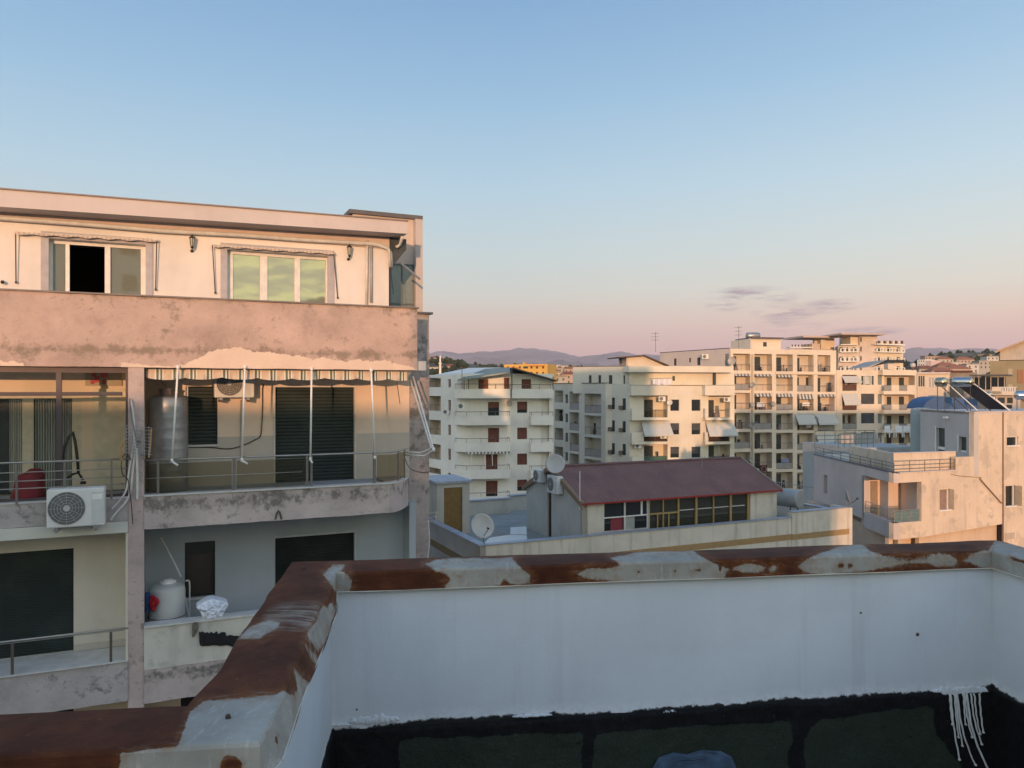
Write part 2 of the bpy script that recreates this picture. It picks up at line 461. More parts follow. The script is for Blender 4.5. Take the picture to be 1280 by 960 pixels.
# rust bleeding into the paint near its edge, and thin paint left on the rust beside it
near = ramp(ntr, math_(ntr, 'MULTIPLY', d, .09), [(0., .75), (1., 0.)])
gp = mixc(ntr, math_(ntr, 'MULTIPLY', near, ramp(ntr, tnoise(ntr, co, 16., 8, .75), [(.42, 0.), (.62, 1.)])), gp, (.26, .15, .075))
thin = ramp(ntr, math_(ntr, 'ADD', math_(ntr, 'MULTIPLY', d, .07), 1.), [(.35, 0.), (1., .8)])
rustc = mixc(ntr, math_(ntr, 'MULTIPLY', thin, ramp(ntr, tnoise(ntr, co, 1., 8, .75, (22., 60., 60.)), [(.50, 0.), (.66, .75)])), rustc, (.33, .30, .26))
as_ = ntr.nodes.new('ShaderNodeAttribute'); as_.attribute_name = 'smear'
strk = ramp(ntr, tnoise(ntr, co, 1., 7, .7, (7., 60., 30.)), [(.40, 0.), (.58, .85)])
rustc = mixc(ntr, math_(ntr, 'MULTIPLY', ramp(ntr, math_(ntr, 'MULTIPLY', math_(ntr, 'ADD', as_.outputs['Fac'], 3.), .12), [(0., 0.), (1., 1.)]), strk), rustc, (.31, .27, .22))
drk = ramp(ntr, tnoise(ntr, co, 1., 6, .7, (3.5, 3.5, 40.)), [(.40, .55), (.62, 0.)])
rustc = mixc(ntr, drk, rustc, (.045, .018, .012))
cc = mixc(ntr, ramp(ntr, math_(ntr, 'ADD', math_(ntr, 'MULTIPLY', d, .5), .5), [(0., 0.), (1., 1.)]), rustc, gp)
ntr.links.new(cc, br.inputs['Base Color'])
br.inputs['Roughness'].default_value = .62; br.inputs['Specular IOR Level'].default_value = .08
hh = math_(ntr, 'ADD', math_(ntr, 'MULTIPLY', ramp(ntr, math_(ntr, 'ADD', math_(ntr, 'MULTIPLY', d, .5), .5), [(0., 0.), (.6, 1.15), (1., 1.)]), 1.7), math_(ntr, 'MULTIPLY', tnoise(ntr, co, 70., 5, .6), .8))
hh = math_(ntr, 'ADD', hh, math_(ntr, 'MULTIPLY', tnoise(ntr, co, 7., 3, .5), 2.))
bump(ntr, br, hh, .5, .004)
MATS['rust'] = RUST

GREY = [
 [(415,706),(432,706),(426,714),(437,719),(441,730),(436,740),(422,743),(410,726),(404,719)],
 [(532,705),(545,700),(570,698),(640,697),(647,706),(655,712),(662,718),(667,723),(662,728),(645,731),(637,729),(630,722),(628,726),(625,731),(600,736),(560,741),(556,733),(563,725),(563,719),(545,714)],
 [(763,697),(800,690),(866,688),(874,694),(888,702),(896,705),(915,712),(905,722),(893,728),(860,731),(820,733),(790,734),(770,727),(730,722),(718,717),(735,711),(768,709),(775,706)],
 [(915,711),(925,706),(935,704),(950,706),(958,711),(966,706),(975,711),(965,716),(950,716),(930,716)],
 [(998,707),(1010,698),(1035,688),(1050,683),(1075,678),(1088,688),(1103,695),(1140,697),(1165,693),(1185,692),(1197,700),(1193,708),(1170,708),(1160,704),(1137,704),(1110,709),(1080,714),(1030,719),(1005,714)],
 [(1205,700),(1213,692),(1236,687),(1244,676),(1280,682),(1400,720),(1400,790),(1280,730),(1238,712),(1225,709)],
 [(297,799),(312,783),(336,775),(350,778),(345,786),(325,797)],
 [(412,753),(421,757),(408,800),(398,814),(387,803),(384,792),(390,782),(396,777),(399,765),(404,756),(409,761)],
 [(382,805),(391,815),(399,826),(396,832),(388,822)],
 [(367,834),(373,842),(385,852),(388,866),(378,866),(371,858)],
 [(368,864),(374,862),(378,868),(390,866),(372,890),(362,880)],
 [(238,889),(255,876),(300,873),(345,868),(356,862),(362,872),(382,858),(352,975),(152,975),(146,948),(152,941),(222,933),(232,906)],
]
BROWN = [
 [(275,957),(281,940),(290,942),(306,950),(298,962),(272,962)],
 [(338,913),(343,915),(352,932),(345,928),(338,922)],
 [(862,714),(876,711),(877,715),(866,717)],
 [(1047,703),(1054,702),(1055,707),(1048,708)],
 [(1261,695),(1300,706),(1300,713),(1268,701)],
 [(255,945),(262,944),(263,949),(256,950)],
 [(575,717),(579,717),(578,721),(575,722)],[(622,715),(625,715),(624,721),(621,721)],
 [(796,712),(800,712),(800,717),(797,718)],[(843,711),(846,711),(845,715),(842,716)],[(899,706),(902,706),(901,713),(899,713)],
 [(1060,705),(1066,705),(1065,708),(1060,708)],
]
def coping(i, name, stp=.007):
    outer_off = [(-.007, -.094), (-.001, -.092), (0., -.082), (0., -.05), (0., -.012), (.004, -.003), (.012, 0.)]
    outer_off += [(.012 + (.236 - .012) * k / 22, .0 + .006 * math.sin(math.pi * k / 22)) for k in range(1, 23)] + [(.24, -.004), (.242, -.085), (.236, -.085), (.234, -.03), (.005, -.03), (.004, -.09)]
    offs = sorted(set(o for o, _ in outer_off)); mt = {o: miter(inner, o) for o in offs}
    L = (inner[i + 1] - inner[i]).length; n = max(2, int(L / stp)); k = len(outer_off)
    dvec = (inner[i + 1] - inner[i]).normalized(); nv = Vector((-dvec.y, dvec.x))
    V = []; Fc = []
    gap = .0
    for a in range(n + 1):
        s_ = a / n
        for j, (o, h) in enumerate(outer_off):
            p = mt[o][i].lerp(mt[o][i + 1], s_)
            wv = noise.noise(Vector((p.x * 1.3, p.y * 1.3, 3.1))) * .006 + noise.noise(Vector((p.x * 5, p.y * 5, o * 9))) * .0022
            wo = noise.noise(Vector((p.x * 2.1, p.y * 2.1, 7.))) * .010 * (1 if h < -.06 and o < .1 else .45)
            if i == 1 and h < 0 and o < .1: wo += h / .092 * .030 * min(1., (1 - s_) * L / .35) * min(1., s_ * L / .10) * (1 + .25 * noise.noise(Vector((p.y * 4, h * 20, 1.)))) / max(.15, min(1, min(s_, 1 - s_) * L / .12 + .15))
            if o > .2: wo = noise.noise(Vector((p.x * 1.9, p.y * 1.9, 9))) * .024 + noise.noise(Vector((p.x * 7, p.y * 7, 9))) * .005
            e = min(s_, 1 - s_) * L; wo *= min(1, e / .12 + .15) 
            V.append((p.x + nv.x * wo, p.y + nv.y * wo, ZT + h + wv))
    for a in range(n):
        for j in range(k - 1):
            Fc.append((a * k + j, a * k + j + 1, (a + 1) * k + j + 1, (a + 1) * k + j))
    m = MB(); m.v = V; m.f = Fc; m.m = [0] * len(Fc)
    A = np.array(V); A[:, 1] = np.maximum(A[:, 1], .3)
    X, Y = project(A)
    dd = np.full(len(X), -40.)
    for g in GREY: dd = np.maximum(dd, sdpoly(X, Y, g))
    for g in BROWN: dd = np.minimum(dd, -sdpoly(X, Y, g) * 1.6)
    dd[(X < 0) | (A[:, 1] < 1.4)] = -20.
    sm_ = sdpoly(X, Y, [(326, 778), (334, 762), (350, 753), (398, 751), (399, 770), (388, 788), (350, 790)])
    sm_[(A[:, 1] < 2)] = -20
    return m, [float(x) for x in np.clip(dd, -40, 40)], [float(x) for x in np.clip(sm_, -20, 20)]
par = thing('rooftop_parapet', 'low pale blue parapet with rusty sheet metal coping around the roof deck', 'parapet wall', (0., 3.8, Z0 - 1.7))
PW, ntp, bp = newmat('parapet_paint')
co = ntp.nodes.new('ShaderNodeTexCoord').outputs['Object']
spz = ntp.nodes.new('ShaderNodeSeparateXYZ'); ntp.links.new(co, spz.inputs[0])
c = mixc(ntp, 1., (.64, .69, .75), ramp(ntp, tnoise(ntp, co, 1.6, 6, .6), [(.3, .93), (.7, 1.06)]), 'MULTIPLY')
c = mixc(ntp, ramp(ntp, tnoise(ntp, co, 1., 5, .6, (5., 5., .9)), [(.5, 0.), (.8, .16)]), c, (.42, .45, .46))
c = mixc(ntp, ramp(ntp, tnoise(ntp, co, 6., 8, .75), [(.60, 0.), (.70, .18)]), c, (.62, .66, .70))
c = mixc(ntp, ramp(ntp, tnoise(ntp, co, 1., 7, .7, (.9, .9, 3.2)), [(.42, 0.), (.70, .22)]), c, (.50, .55, .62))
c = mixc(ntp, ramp(ntp, tnoise(ntp, co, 1., 6, .65, (7., 7., .5)), [(.58, 0.), (.76, .22)]), c, (.34, .36, .36))
# bitumen brushed up the foot of the wall, ragged upper edge, with a smear of white above it
e1 = math_(ntp, 'ADD', spz.outputs['Z'], math_(ntp, 'MULTIPLY', math_(ntp, 'SUBTRACT', tnoise(ntp, co, 3., 10, .78), .5), .15))
wh = ramp(ntp, e1, [(.112, 1.), (.165, 0.)])
c = mixc(ntp, math_(ntp, 'MULTIPLY', wh, ramp(ntp, tnoise(ntp, co, 30., 5, .7), [(.4, .1), (.55, 1.)])), c, (.74, .79, .83))
bt = ramp(ntp, e1, [(.104, 1.), (.108, 0.)])
c = mixc(ntp, bt, c, (.010, .011, .012))
ntp.links.new(c, bp.inputs['Base Color']); bp.inputs['Roughness'].default_value = .75
bump(ntp, bp, math_(ntp, 'ADD', tnoise(ntp, co, 60., 4, .6), math_(ntp, 'MULTIPLY', tnoise(ntp, co, 5., 5, .6), 3.)), .14, .005)
# wall: fine sheets along the inner line set back 25 mm, and the outside
mi = miter(inner, .024); mo = miter(inner, .222)
mb = MB()
for i in range(4):
    a, b_, c_, d_ = mi[i], mi[i + 1], mo[i + 1], mo[i]
    mb.prism([(a.x, a.y), (b_.x, b_.y), (c_.x, c_.y), (d_.x, d_.y)], Z0 - 2.2, ZT - .035)
part(mb, 'wall', PW, par)
for i in range(4):
    m_, at_, sm_ = coping(i, 'coping', .006 if i < 3 else .02)
    part(m_, 'coping', RUST, par, smooth=False, attrs={'paint': at_, 'smear': sm_})
ml = miter(inner, -.004)
for i in range(4):
    mb = MB(); n_ = 60; P_ = []
    for k in range(n_ + 1):
        p = ml[i].lerp(ml[i + 1], k / n_); dv = (inner[i + 1] - inner[i]).normalized(); e = min(k / n_, 1 - k / n_) * (inner[i + 1] - inner[i]).length
        wo = noise.noise(Vector((p.x * 2.1, p.y * 2.1, 7.))) * .010 * min(1, e / .12 + .15)
        wv = noise.noise(Vector((p.x * 1.3, p.y * 1.3, 3.1))) * .006
        wo -= .0 if i != 1 else .030 * min(1., (1 - k / n_) * (inner[i + 1] - inner[i]).length / .35) * min(1., k / n_ * (inner[i + 1] - inner[i]).length / .10)
        P_.append((p.x - dv.y * wo, p.y + dv.x * wo, ZT - .0945 + wv))
    mb.tube(P_, .0028, 5); part(mb, 'coping_lip', plain('bare_edge', (.62, .58, .50), .6), par)
# small sheet-metal screws and scars in the wall
mb = MB()
fw = Face(tuple(mi[2]), tuple(mi[3]))
for px, py, r in ((1147, 793, .011), (1076, 766, .006), (446, 887, .005)):
    mb = MB(); c0 = fw.at(px, py, .001); mb.lathe(c0 + Vector((fw.n.x, fw.n.y, 0)) * -.005, (fw.n.x, fw.n.y, 0), [(0, r), (.008, r * .8), (.011, r * .4)], 9)
    part(mb, 'wall_plug', plain('plug_dirty', (.10, .075, .05), .9), par)
mb = MB()
for px, py, zz in ((285, 901, .002), (380, 713, .002)):
    Yv = (Z0 - ZT) * F / (py - HY); p = W(px, py, Yv); mb = MB(); mb.lathe(p + Vector((0, 0, -.004)), (0, 0, 1), [(0, .012), (.009, .012), (.012, .007), (.020, .006)], 10)
    part(mb, 'coping_screw', plain('old_screw', (.06, .05, .04), .6, .5), par)

# roof deck: bitumen with green mineral sheets
DK, ntd, bd = newmat('bitumen_deck')
co = ntd.nodes.new('ShaderNodeTexCoord').outputs['Object']
gn = tnoise(ntd, co, 1.1, 5, .55)
black = ramp(ntd, tnoise(ntd, co, 14., 6, .7), [(.3, (.004, .0045, .005)), (.7, (.009, .009, .010))])
green = ramp(ntd, tnoise(ntd, co, 3., 7, .7), [(.3, (.018, .027, .019)), (.7, (.034, .045, .033))])
ad = ntd.nodes.new('ShaderNodeAttribute'); ad.attribute_name = 'paint'
dd_ = math_(ntd, 'ADD', ad.outputs['Fac'], math_(ntd, 'MULTIPLY', math_(ntd, 'SUBTRACT', tnoise(ntd, co, 9., 7, .7), .5), .09))
c = mixc(ntd, ramp(ntd, dd_, [(0., 0.), (.012, 1.)]), black, green)
sb = ramp(ntd, tnoise(ntd, co, 26., 4, .6), [(.69, 0.), (.72, .8)])
c = mixc(ntd, sb, c, (.008, .009, .01))
ntd.links.new(c, bd.inputs['Base Color']); bd.inputs['Roughness'].default_value = .7; bd.inputs['Specular IOR Level'].default_value = .12
bump(ntd, bd, math_(ntd, 'ADD', tnoise(ntd, co, 120., 3, .6), math_(ntd, 'MULTIPLY', tnoise(ntd, co, 9., 6, .6), 3.)), .5, .006)
def UPM_():
    m, nt_, b = newmat('membrane_upstand'); MATS['upstand'] = m
    co = nt_.nodes.new('ShaderNodeTexCoord').outputs['Object']
    at_ = nt_.nodes.new('ShaderNodeAttribute'); at_.attribute_name = 'paint'
    d = math_(nt_, 'ADD', at_.outputs['Fac'], math_(nt_, 'MULTIPLY', math_(nt_, 'SUBTRACT', tnoise(nt_, co, 9., 9, .75), .5), 16.))
    bk = ramp(nt_, tnoise(nt_, co, 20., 6, .7), [(.3, (.003, .0035, .004)), (.55, (.007, .007, .008)), (.75, (.018, .018, .019))])
    gr = ramp(nt_, tnoise(nt_, co, 2.2, 8, .7), [(.3, (.013, .021, .014)), (.55, (.021, .031, .021)), (.75, (.034, .044, .032))])
    gr = mixc(nt_, ramp(nt_, tnoise(nt_, co, 160., 3, .7), [(.45, 0.), (.7, .4)]), gr, (.075, .085, .07))
    c = mixc(nt_, ramp(nt_, d, [(0., 0.), (.5, 1.)]), bk, gr)
    c = mixc(nt_, ramp(nt_, tnoise(nt_, co, 20., 5, .65), [(.67, 0.), (.69, .9)]), c, (.005, .005, .005))
    c = mixc(nt_, ramp(nt_, tnoise(nt_, co, 70., 3, .6), [(.74, 0.), (.76, .7)]), c, (.35, .37, .37))
    nt_.links.new(c, b.inputs['Base Color']); b.inputs['Roughness'].default_value = .6; b.inputs['Specular IOR Level'].default_value = .2
    bump(nt_, b, math_(nt_, 'ADD', tnoise(nt_, co, 150., 3, .6), math_(nt_, 'MULTIPLY', tnoise(nt_, co, 12., 7, .7), 4.)), .6, .008)
    return m
ZD = Z0 - 1.735; ZTP = Z0 - 1.612; ZFL = Z0 - 2.14
# sheets in deck coordinates: (polygon in photo pixels on the deck plane)
gx = np.arange(-3.4, 3.5, .03); gy = np.arange(-1.1, 4.35, .03)
XX, YY = np.meshgrid(gx, gy); XX = XX.ravel(); YY = YY.ravel()
ax = np.array((.1413, -.99)); 
dirw = (inner[3] - inner[2]).normalized(); nw = Vector((-dirw.y, dirw.x))
along = (XX - inner[2].x) * dirw.x + (YY - inner[2].y) * dirw.y
dist = -((XX - inner[2].x) * nw.x + (YY - inner[2].y) * nw.y)
sd = np.full(XX.shape, -1.)
for a0, a1, d0, d1 in ((.30, 1.30, .17, 3.), (1.36, 2.30, .13, 3.), (2.36, 3.02, .03, 3.)):
    s_ = np.minimum(np.minimum(along - a0, a1 - along), np.minimum(dist - d0, d1 - dist)); sd = np.maximum(sd, s_)
m = MB(); nx, ny = len(gx), len(gy)
m.v = [(float(x), float(y), ZFL) for x, y in zip(XX, YY)]
for j in range(ny - 1):
    for i in range(nx - 1):
        m.f.append((j * nx + i, j * nx + i + 1, (j + 1) * nx + i + 1, (j + 1) * nx + i)); m.m.append(0)
# keep the deck inside the parapet's outer line
def inside(x, y): return True
deck = m.build('roof_deck', DK, None, attrs={'paint': [float(x) for x in sd]}, smooth=True); deck['kind'] = 'structure'
bm = bmesh.new(); bm.from_mesh(deck.data)
polyo = [tuple(p) for p in miter(inner, .12)]
vx = np.array([v.co.x for v in bm.verts]); vy = np.array([v.co.y for v in bm.verts])
pl = [(-3.6, -1.4)] + polyo + [(3.3, -1.4)]
sdv = sdpoly(vx, vy, pl)
bm.verts.ensure_lookup_table()
bmesh.ops.delete(bm, geom=[bm.verts[i] for i in np.nonzero(sdv < 0)[0]], context='VERTS')
bm.to_mesh(deck.data); bm.free()
# white paint daubed over the edge of the bitumen, with thickness
def daub(x0, x1, y, h, seed):
    m = MB(); n = 46; c_ = fw.at((x0 + x1) / 2, y, .0); top = []; bot = []; nn = Vector((fw.n.x, fw.n.y, 0))
    for k in range(n + 1):
        px = x0 + (x1 - x0) * k / n; e = math.sin(math.pi * k / n) ** .5; yb = y + (y_slope(px) - y_slope((x0 + x1) / 2))
        a = e * h * (.55 + .9 * abs(noise.noise(Vector((px * .11, seed, 0))))); b = e * h * (.5 + 1.1 * abs(noise.noise(Vector((px * .23, seed, 5)))))
        top.append(fw.at(px, yb - a, .001)); bot.append(fw.at(px, yb + b, .001))
    R = [top, [t.lerp(b, .15) + nn * .006 for t, b in zip(top, bot)], [t.lerp(b, .5) + nn * (.009 + .006 * noise.noise(Vector((i * .4, seed, 1)))) for i, (t, b) in enumerate(zip(top, bot))], [t.lerp(b, .85) + nn * .008 for t, b in zip(top, bot)], bot]
    for A_, B_ in zip(R, R[1:]):
        for k in range(n): m.face([B_[k], B_[k + 1], A_[k + 1], A_[k]])
    part(m, 'paint_daub', plain('daub_white', (.62, .66, .70), .6, 0, .12, 25., .5), par)
y_slope = lambda px: 910 + (868 - 910) * (px - 410) / (1238 - 410)
for x0, x1, dy, h, sd_ in ((412, 440, -4, 3, 1.), (436, 500, -7, 8, 2.), (640, 690, -3, 3, 3.), (1020, 1060, 2, 3, 4.), (1176, 1234, -5, 12, 5.), (1164, 1200, -8, 5, 8.), (820, 850, 1, 2.5, 6.)): daub(x0, x1, y_slope((x0 + x1) / 2) + dy, h, sd_)
for x0, x1, y_, h, sd_ in ((1069, 1084, 768.5, 1.6, 11.), (1140, 1156, 796, 1.8, 12.), (700, 716, 850, 1.2, 13.)):
    daub(x0, x1, y_, h, sd_) if False else None
# membrane turned up the foot of the parapet: green mineral sheets, edges brushed with bitumen
GREEN = [
 [(500,926),(520,923),(600,920),(727,916),(729,1010),(498,1010)],
 [(741,930),(748,918),(770,914),(880,907),(975,902),(990,903),(991,930),(985,940),(990,1010),(738,1010)],
 [(1006,1010),(1005,925),(1013,910),(1026,900),(1075,893),(1125,886),(1160,883),(1168,886),(1170,918),(1182,931),(1200,955),(1215,1010)],
]
up_prof = [(.030, ZTP - Z0 + .004), (.019, ZTP - Z0 + .003), (.014, ZTP - Z0 - .003)] + [(.012 - .075 * (k / 36) ** 1.3, ZTP - Z0 - .006 - (ZTP - ZFL - .012) * k / 36) for k in range(37)]
for i in range(4):
    A_ = inner[i]; B_ = inner[i + 1]; L = (B_ - A_).length; n = int(L / .014); V = []; Fc = []; k = len(up_prof); dv = (B_ - A_).normalized(); nv = Vector((-dv.y, dv.x))
    mts = [miter(inner, o) for o, _ in up_prof]
    for a in range(n + 1):
        s_ = a / n
        for j, (o, h) in enumerate(up_prof):
            p = mts[j][i].lerp(mts[j][i + 1], s_); w_ = (noise.noise(Vector((p.x * 3, p.y * 3, h * 4))) * .012 + noise.noise(Vector((p.x * 14, p.y * 14, h * 14))) * .003) * (1 if j > 2 else .1)
            e = min(s_, 1 - s_) * L; w_ *= min(1, e / .08)
            V.append((p.x - nv.x * w_, p.y - nv.y * w_, Z0 + h + (noise.noise(Vector((p.x * 5, p.y * 5, 2))) * .008 if j < 4 else 0)))
    for a in range(n):
        for j in range(k - 1): Fc.append((a * k + j, (a + 1) * k + j, (a + 1) * k + j + 1, a * k + j + 1))
    m = MB(); m.v = V; m.f = Fc; m.m = [0] * len(Fc)
    A = np.array(V); A[:, 1] = np.maximum(A[:, 1], .3); X, Y = project(A); dd = np.full(len(X), -40.)
    if i == 2:
        for g in GREEN: dd = np.maximum(dd, sdpoly(X, Y, g))
    part(m, 'membrane_upstand', UPM_() if i == 0 else MATS['upstand'], par, smooth=True, attrs={'paint': [float(x) for x in np.clip(dd, -40, 40)]})
# white paint that ran down from the wall corner over the bitumen
mb = MB()
def up_pt(u, z):
    t_ = max(0., min(1., (ZTP - .006 - z) / (ZTP - ZFL - .012))); o = .012 - .075 * t_ ** 1.3 if z < ZTP - .003 else .02
    return fw.P(u, z, .024 - o + .010)
for px, y1, dx, r in ((1187, 905, 1, .0065), (1188.5, 946, 4, .0065), (1193, 920, 1, .0055), (1195, 930, 3, .006), (1197, 952, 14, .0065), (1204, 905, 0, .005), (1206, 920, 5, .0065), (1209, 962, 20, .008), (1214, 928, 8, .006), (1218, 916, 3, .0055), (1224, 914, 1, .0065)):
    pts = []
    for k in range(13):
        t_ = k / 12; py = 868 + (y1 - 868) * t_; qx = px + dx * t_ ** 2.4 + math.sin(k * 1.9 + px) * .35
        uu = fw.u(qx, .02); zz = fw.z(qx, py, .03); pts.append(up_pt(uu, zz))
    r *= .72; mb.tube(pts, r, 6, r1=r * .85); mb.lathe(pts[-1] + Vector((fw.n.x, fw.n.y, 0)) * -.004, (fw.n.x, fw.n.y, 0), [(0, r * 1.4), (.008, r * 1.3), (.012, r * .6)], 8)
part(mb, 'paint_drips', plain('dried_paint', (.60, .62, .62), .5), par)
mb = MB(); bl = []
for a_, b_ in ((826, 951), (845, 945), (862, 947), (880, 942), (905, 943), (918, 950), (925, 968), (926, 990), (820, 990), (817, 965)):
    bl.append(up_pt(fw.u(a_, .08), fw.z(a_, b_, .08)))
c_ = sum(bl, Vector()) / len(bl); R_ = 8; prev = bl; nn = Vector((fw.n.x, fw.n.y, 0))
for k in range(R_ + 1):
    s_ = 1 - k / (R_ + 1); cur = [c_ + (p - c_) * s_ + nn * (.004 + .004 * noise.noise(Vector((p.x * 9 * s_, p.z * 9, k * .2)))) for p in bl]
    for i in range(len(bl)): mb.face([prev[i], prev[(i + 1) % len(bl)], cur[(i + 1) % len(bl)], cur[i]])
    prev = cur
mb.face(prev)
solo(mb, 'plastic_sheet', plain('dusty_blue', (.05, .085, .14), .8, 0, .4, 14.), 'dusty blue plastic sheet lying against the green and black membrane', 'plastic sheet', tuple(c_), smooth=False)
# the building under the deck
mb = MB()
mb.prism([(-3.8, -14), (3.7, -14), (3.25, 4.15), (2.7, 4.28), (-.98, 3.76), (-.80, 2.02), (-3.8, 1.70)], 0., Z0 - 2.16)
ob = thing('roof_block', 'apartment block whose flat roof deck carries the rusty coped parapet', 'building', (0, -4, 0))
part(mb, 'wall', P_CREAM, ob)
# ------------------------------------------------------------------ unseen blocks added and sized to throw the evening shade
def shade_block(label, x0, x1, y0, y1, h, mat, wc, shutter_mat, sides=('front', 'back')):
    b = thing('apartment_block', label, 'building', ((x0 + x1) / 2, (y0 + y1) / 2, 0))
    part(MB().wbox(x0, x1, y0, y1, 0., h), 'wall', mat, b)
    part(MB().wbox(x0 - .3, x1 + .3, y0 - .3, y1 + .3, h + .003, h + .25), 'roof', P_ROOFEDGE, b)
    for lv in range(max(0, int(h / 3) - 5), int(h / 3)):
        x = x0 + 2.
        while x < x1 - 2.:
            m = MB(); z = lv * 3. + 1.; m.wbox(x, x + 1.3, y1 - .05, y1 + .03, z, z + 1.4)
            part(m, 'window', shutter_mat, b); x += 4.2
    return b
LY = -34.; TS = math.tan(math.radians(ELEV))
zA = Z0 - .42 + TS * (16.6 - LY)
zB = Z0 + 2.9 + TS * (96. - LY)
shade_block('unseen lower cream block behind the camera roof, sized to shade the left building', -30., -3.3, LY - 12, LY, zA - .25, P_CREAM, 4, M_SHUTB)
shade_block('unseen broad pale block behind the camera, added to shade the lower loggia grid', 31., 74., LY - 14, LY, Z0 - 3.2 + TS * (118. - LY) - .25, P_CREAM, 5, M_SHUTB)
shade_block('unseen tall pale block behind the camera roof, sized to shade the town centre', -3.0, 14.6, LY - 14, LY, zB - .25, P_WHITE, 5, M_SHUT)

hid = shade_block('unseen block added behind the pink apartment building to shade the white block', -24., -4.2, 29., 32.4, Z0 + 6.2, P_CREAM, 4, M_SHUTB)  # hidden block added only to keep the sun off the white block
# ------------------------------------------------------------------ left apartment building
LF = Face((-8.84, 13.28), (-2.04, 16.34))      # plane of parapets and balcony fronts
NV = Vector((LF.n.x, LF.n.y, 0)); TV = Vector((LF.t.x, LF.t.y, 0))
lb = thing('apartment_building', 'apartment building in patchy pink plaster with stacked balconies, beyond the rusty coping', 'building', LF.P(3, 0, -4))
uP = lambda px, off=0.: LF.u(px, off)
U0 = uP(0) - 3.5; UE = uP(521.5)
def wob(fc, u0, u1, z0, z1, o0, o1, name, mat, parent, amp=.006, step=.06, patch=None, ends=True):
    """A plaster band with hand-trowelled, slightly wavy faces and worn edges."""
    nu = max(2, int((u1 - u0) / step)); nz = max(2, int((z1 - z0) / step)); m = MB()
    def dsp(u, z, o, s):
        e = noise.noise(Vector((u * 1.1, z * 1.4, o + 3))) * amp * 1.6 + noise.noise(Vector((u * 6, z * 6, o))) * amp * .6
        return e
    g = {}
    def V(u, z, o, key):
        if key not in g:
            zz = z + noise.noise(Vector((u * 1.7, z, 5))) * amp * (1.4 if z in (z0, z1) else 0) + noise.noise(Vector((u * 9, z, 5))) * amp * (.7 if z in (z0, z1) else 0)
            p = fc.P(u, zz, o + (dsp(u, z, o, 0) if o == o1 else 0)); g[key] = len(m.v); m.v.append(tuple(p))
        return g[key]
    def q(a, b, c, d_): m.f.append((a, b, c, d_)); m.m.append(0)
    us = [u0 + (u1 - u0) * i / nu for i in range(nu + 1)]; zs = [z0 + (z1 - z0) * j / nz for j in range(nz + 1)]
    for i in range(nu):
        for j in range(nz):
            q(V(us[i], zs[j], o1, (i, j, 1)), V(us[i + 1], zs[j], o1, (i + 1, j, 1)), V(us[i + 1], zs[j + 1], o1, (i + 1, j + 1, 1)), V(us[i], zs[j + 1], o1, (i, j + 1, 1)))
        q(V(us[i], z1, o1, (i, nz, 1)), V(us[i + 1], z1, o1, (i + 1, nz, 1)), V(us[i + 1], z1, o0, (i + 1, nz, 0)), V(us[i], z1, o0, (i, nz, 0)))
        q(V(us[i], z0, o0, (i, 0, 0)), V(us[i + 1], z0, o0, (i + 1, 0, 0)), V(us[i + 1], z0, o1, (i + 1, 0, 1)), V(us[i], z0, o1, (i, 0, 1)))
        q(V(us[i + 1], z0, o0, (i + 1, 0, 0)), V(us[i], z0, o0, (i, 0, 0)), V(us[i], z1, o0, (i, nz, 0)), V(us[i + 1], z1, o0, (i + 1, nz, 0)))
    for i in (0, nu):
        for j in range(nz):
            a = [V(us[i], zs[j], o1, (i, j, 1)), V(us[i], zs[j + 1], o1, (i, j + 1, 1))]
            b = [V(us[i], zs[j + 1], o0, (i, j + 1, 2)), V(us[i], zs[j], o0, (i, j, 2))]
            f = a + b
            q(*(f if i == 0 else f[::-1]))
    at_ = None
    A = np.array(m.v); X, Y = project(A)
    dd = np.full(len(X), -30.)
    for g_ in (patch or []): dd = np.maximum(dd, sdpoly(X, Y, g_))
    st = np.zeros(len(X))
    hz = (A[:, 2] - z0) / (z1 - z0)
    return part(m, name, mat, parent, smooth=False, attrs={'paint': [float(x) for x in dd], 'hz': [float(x) for x in hz]})
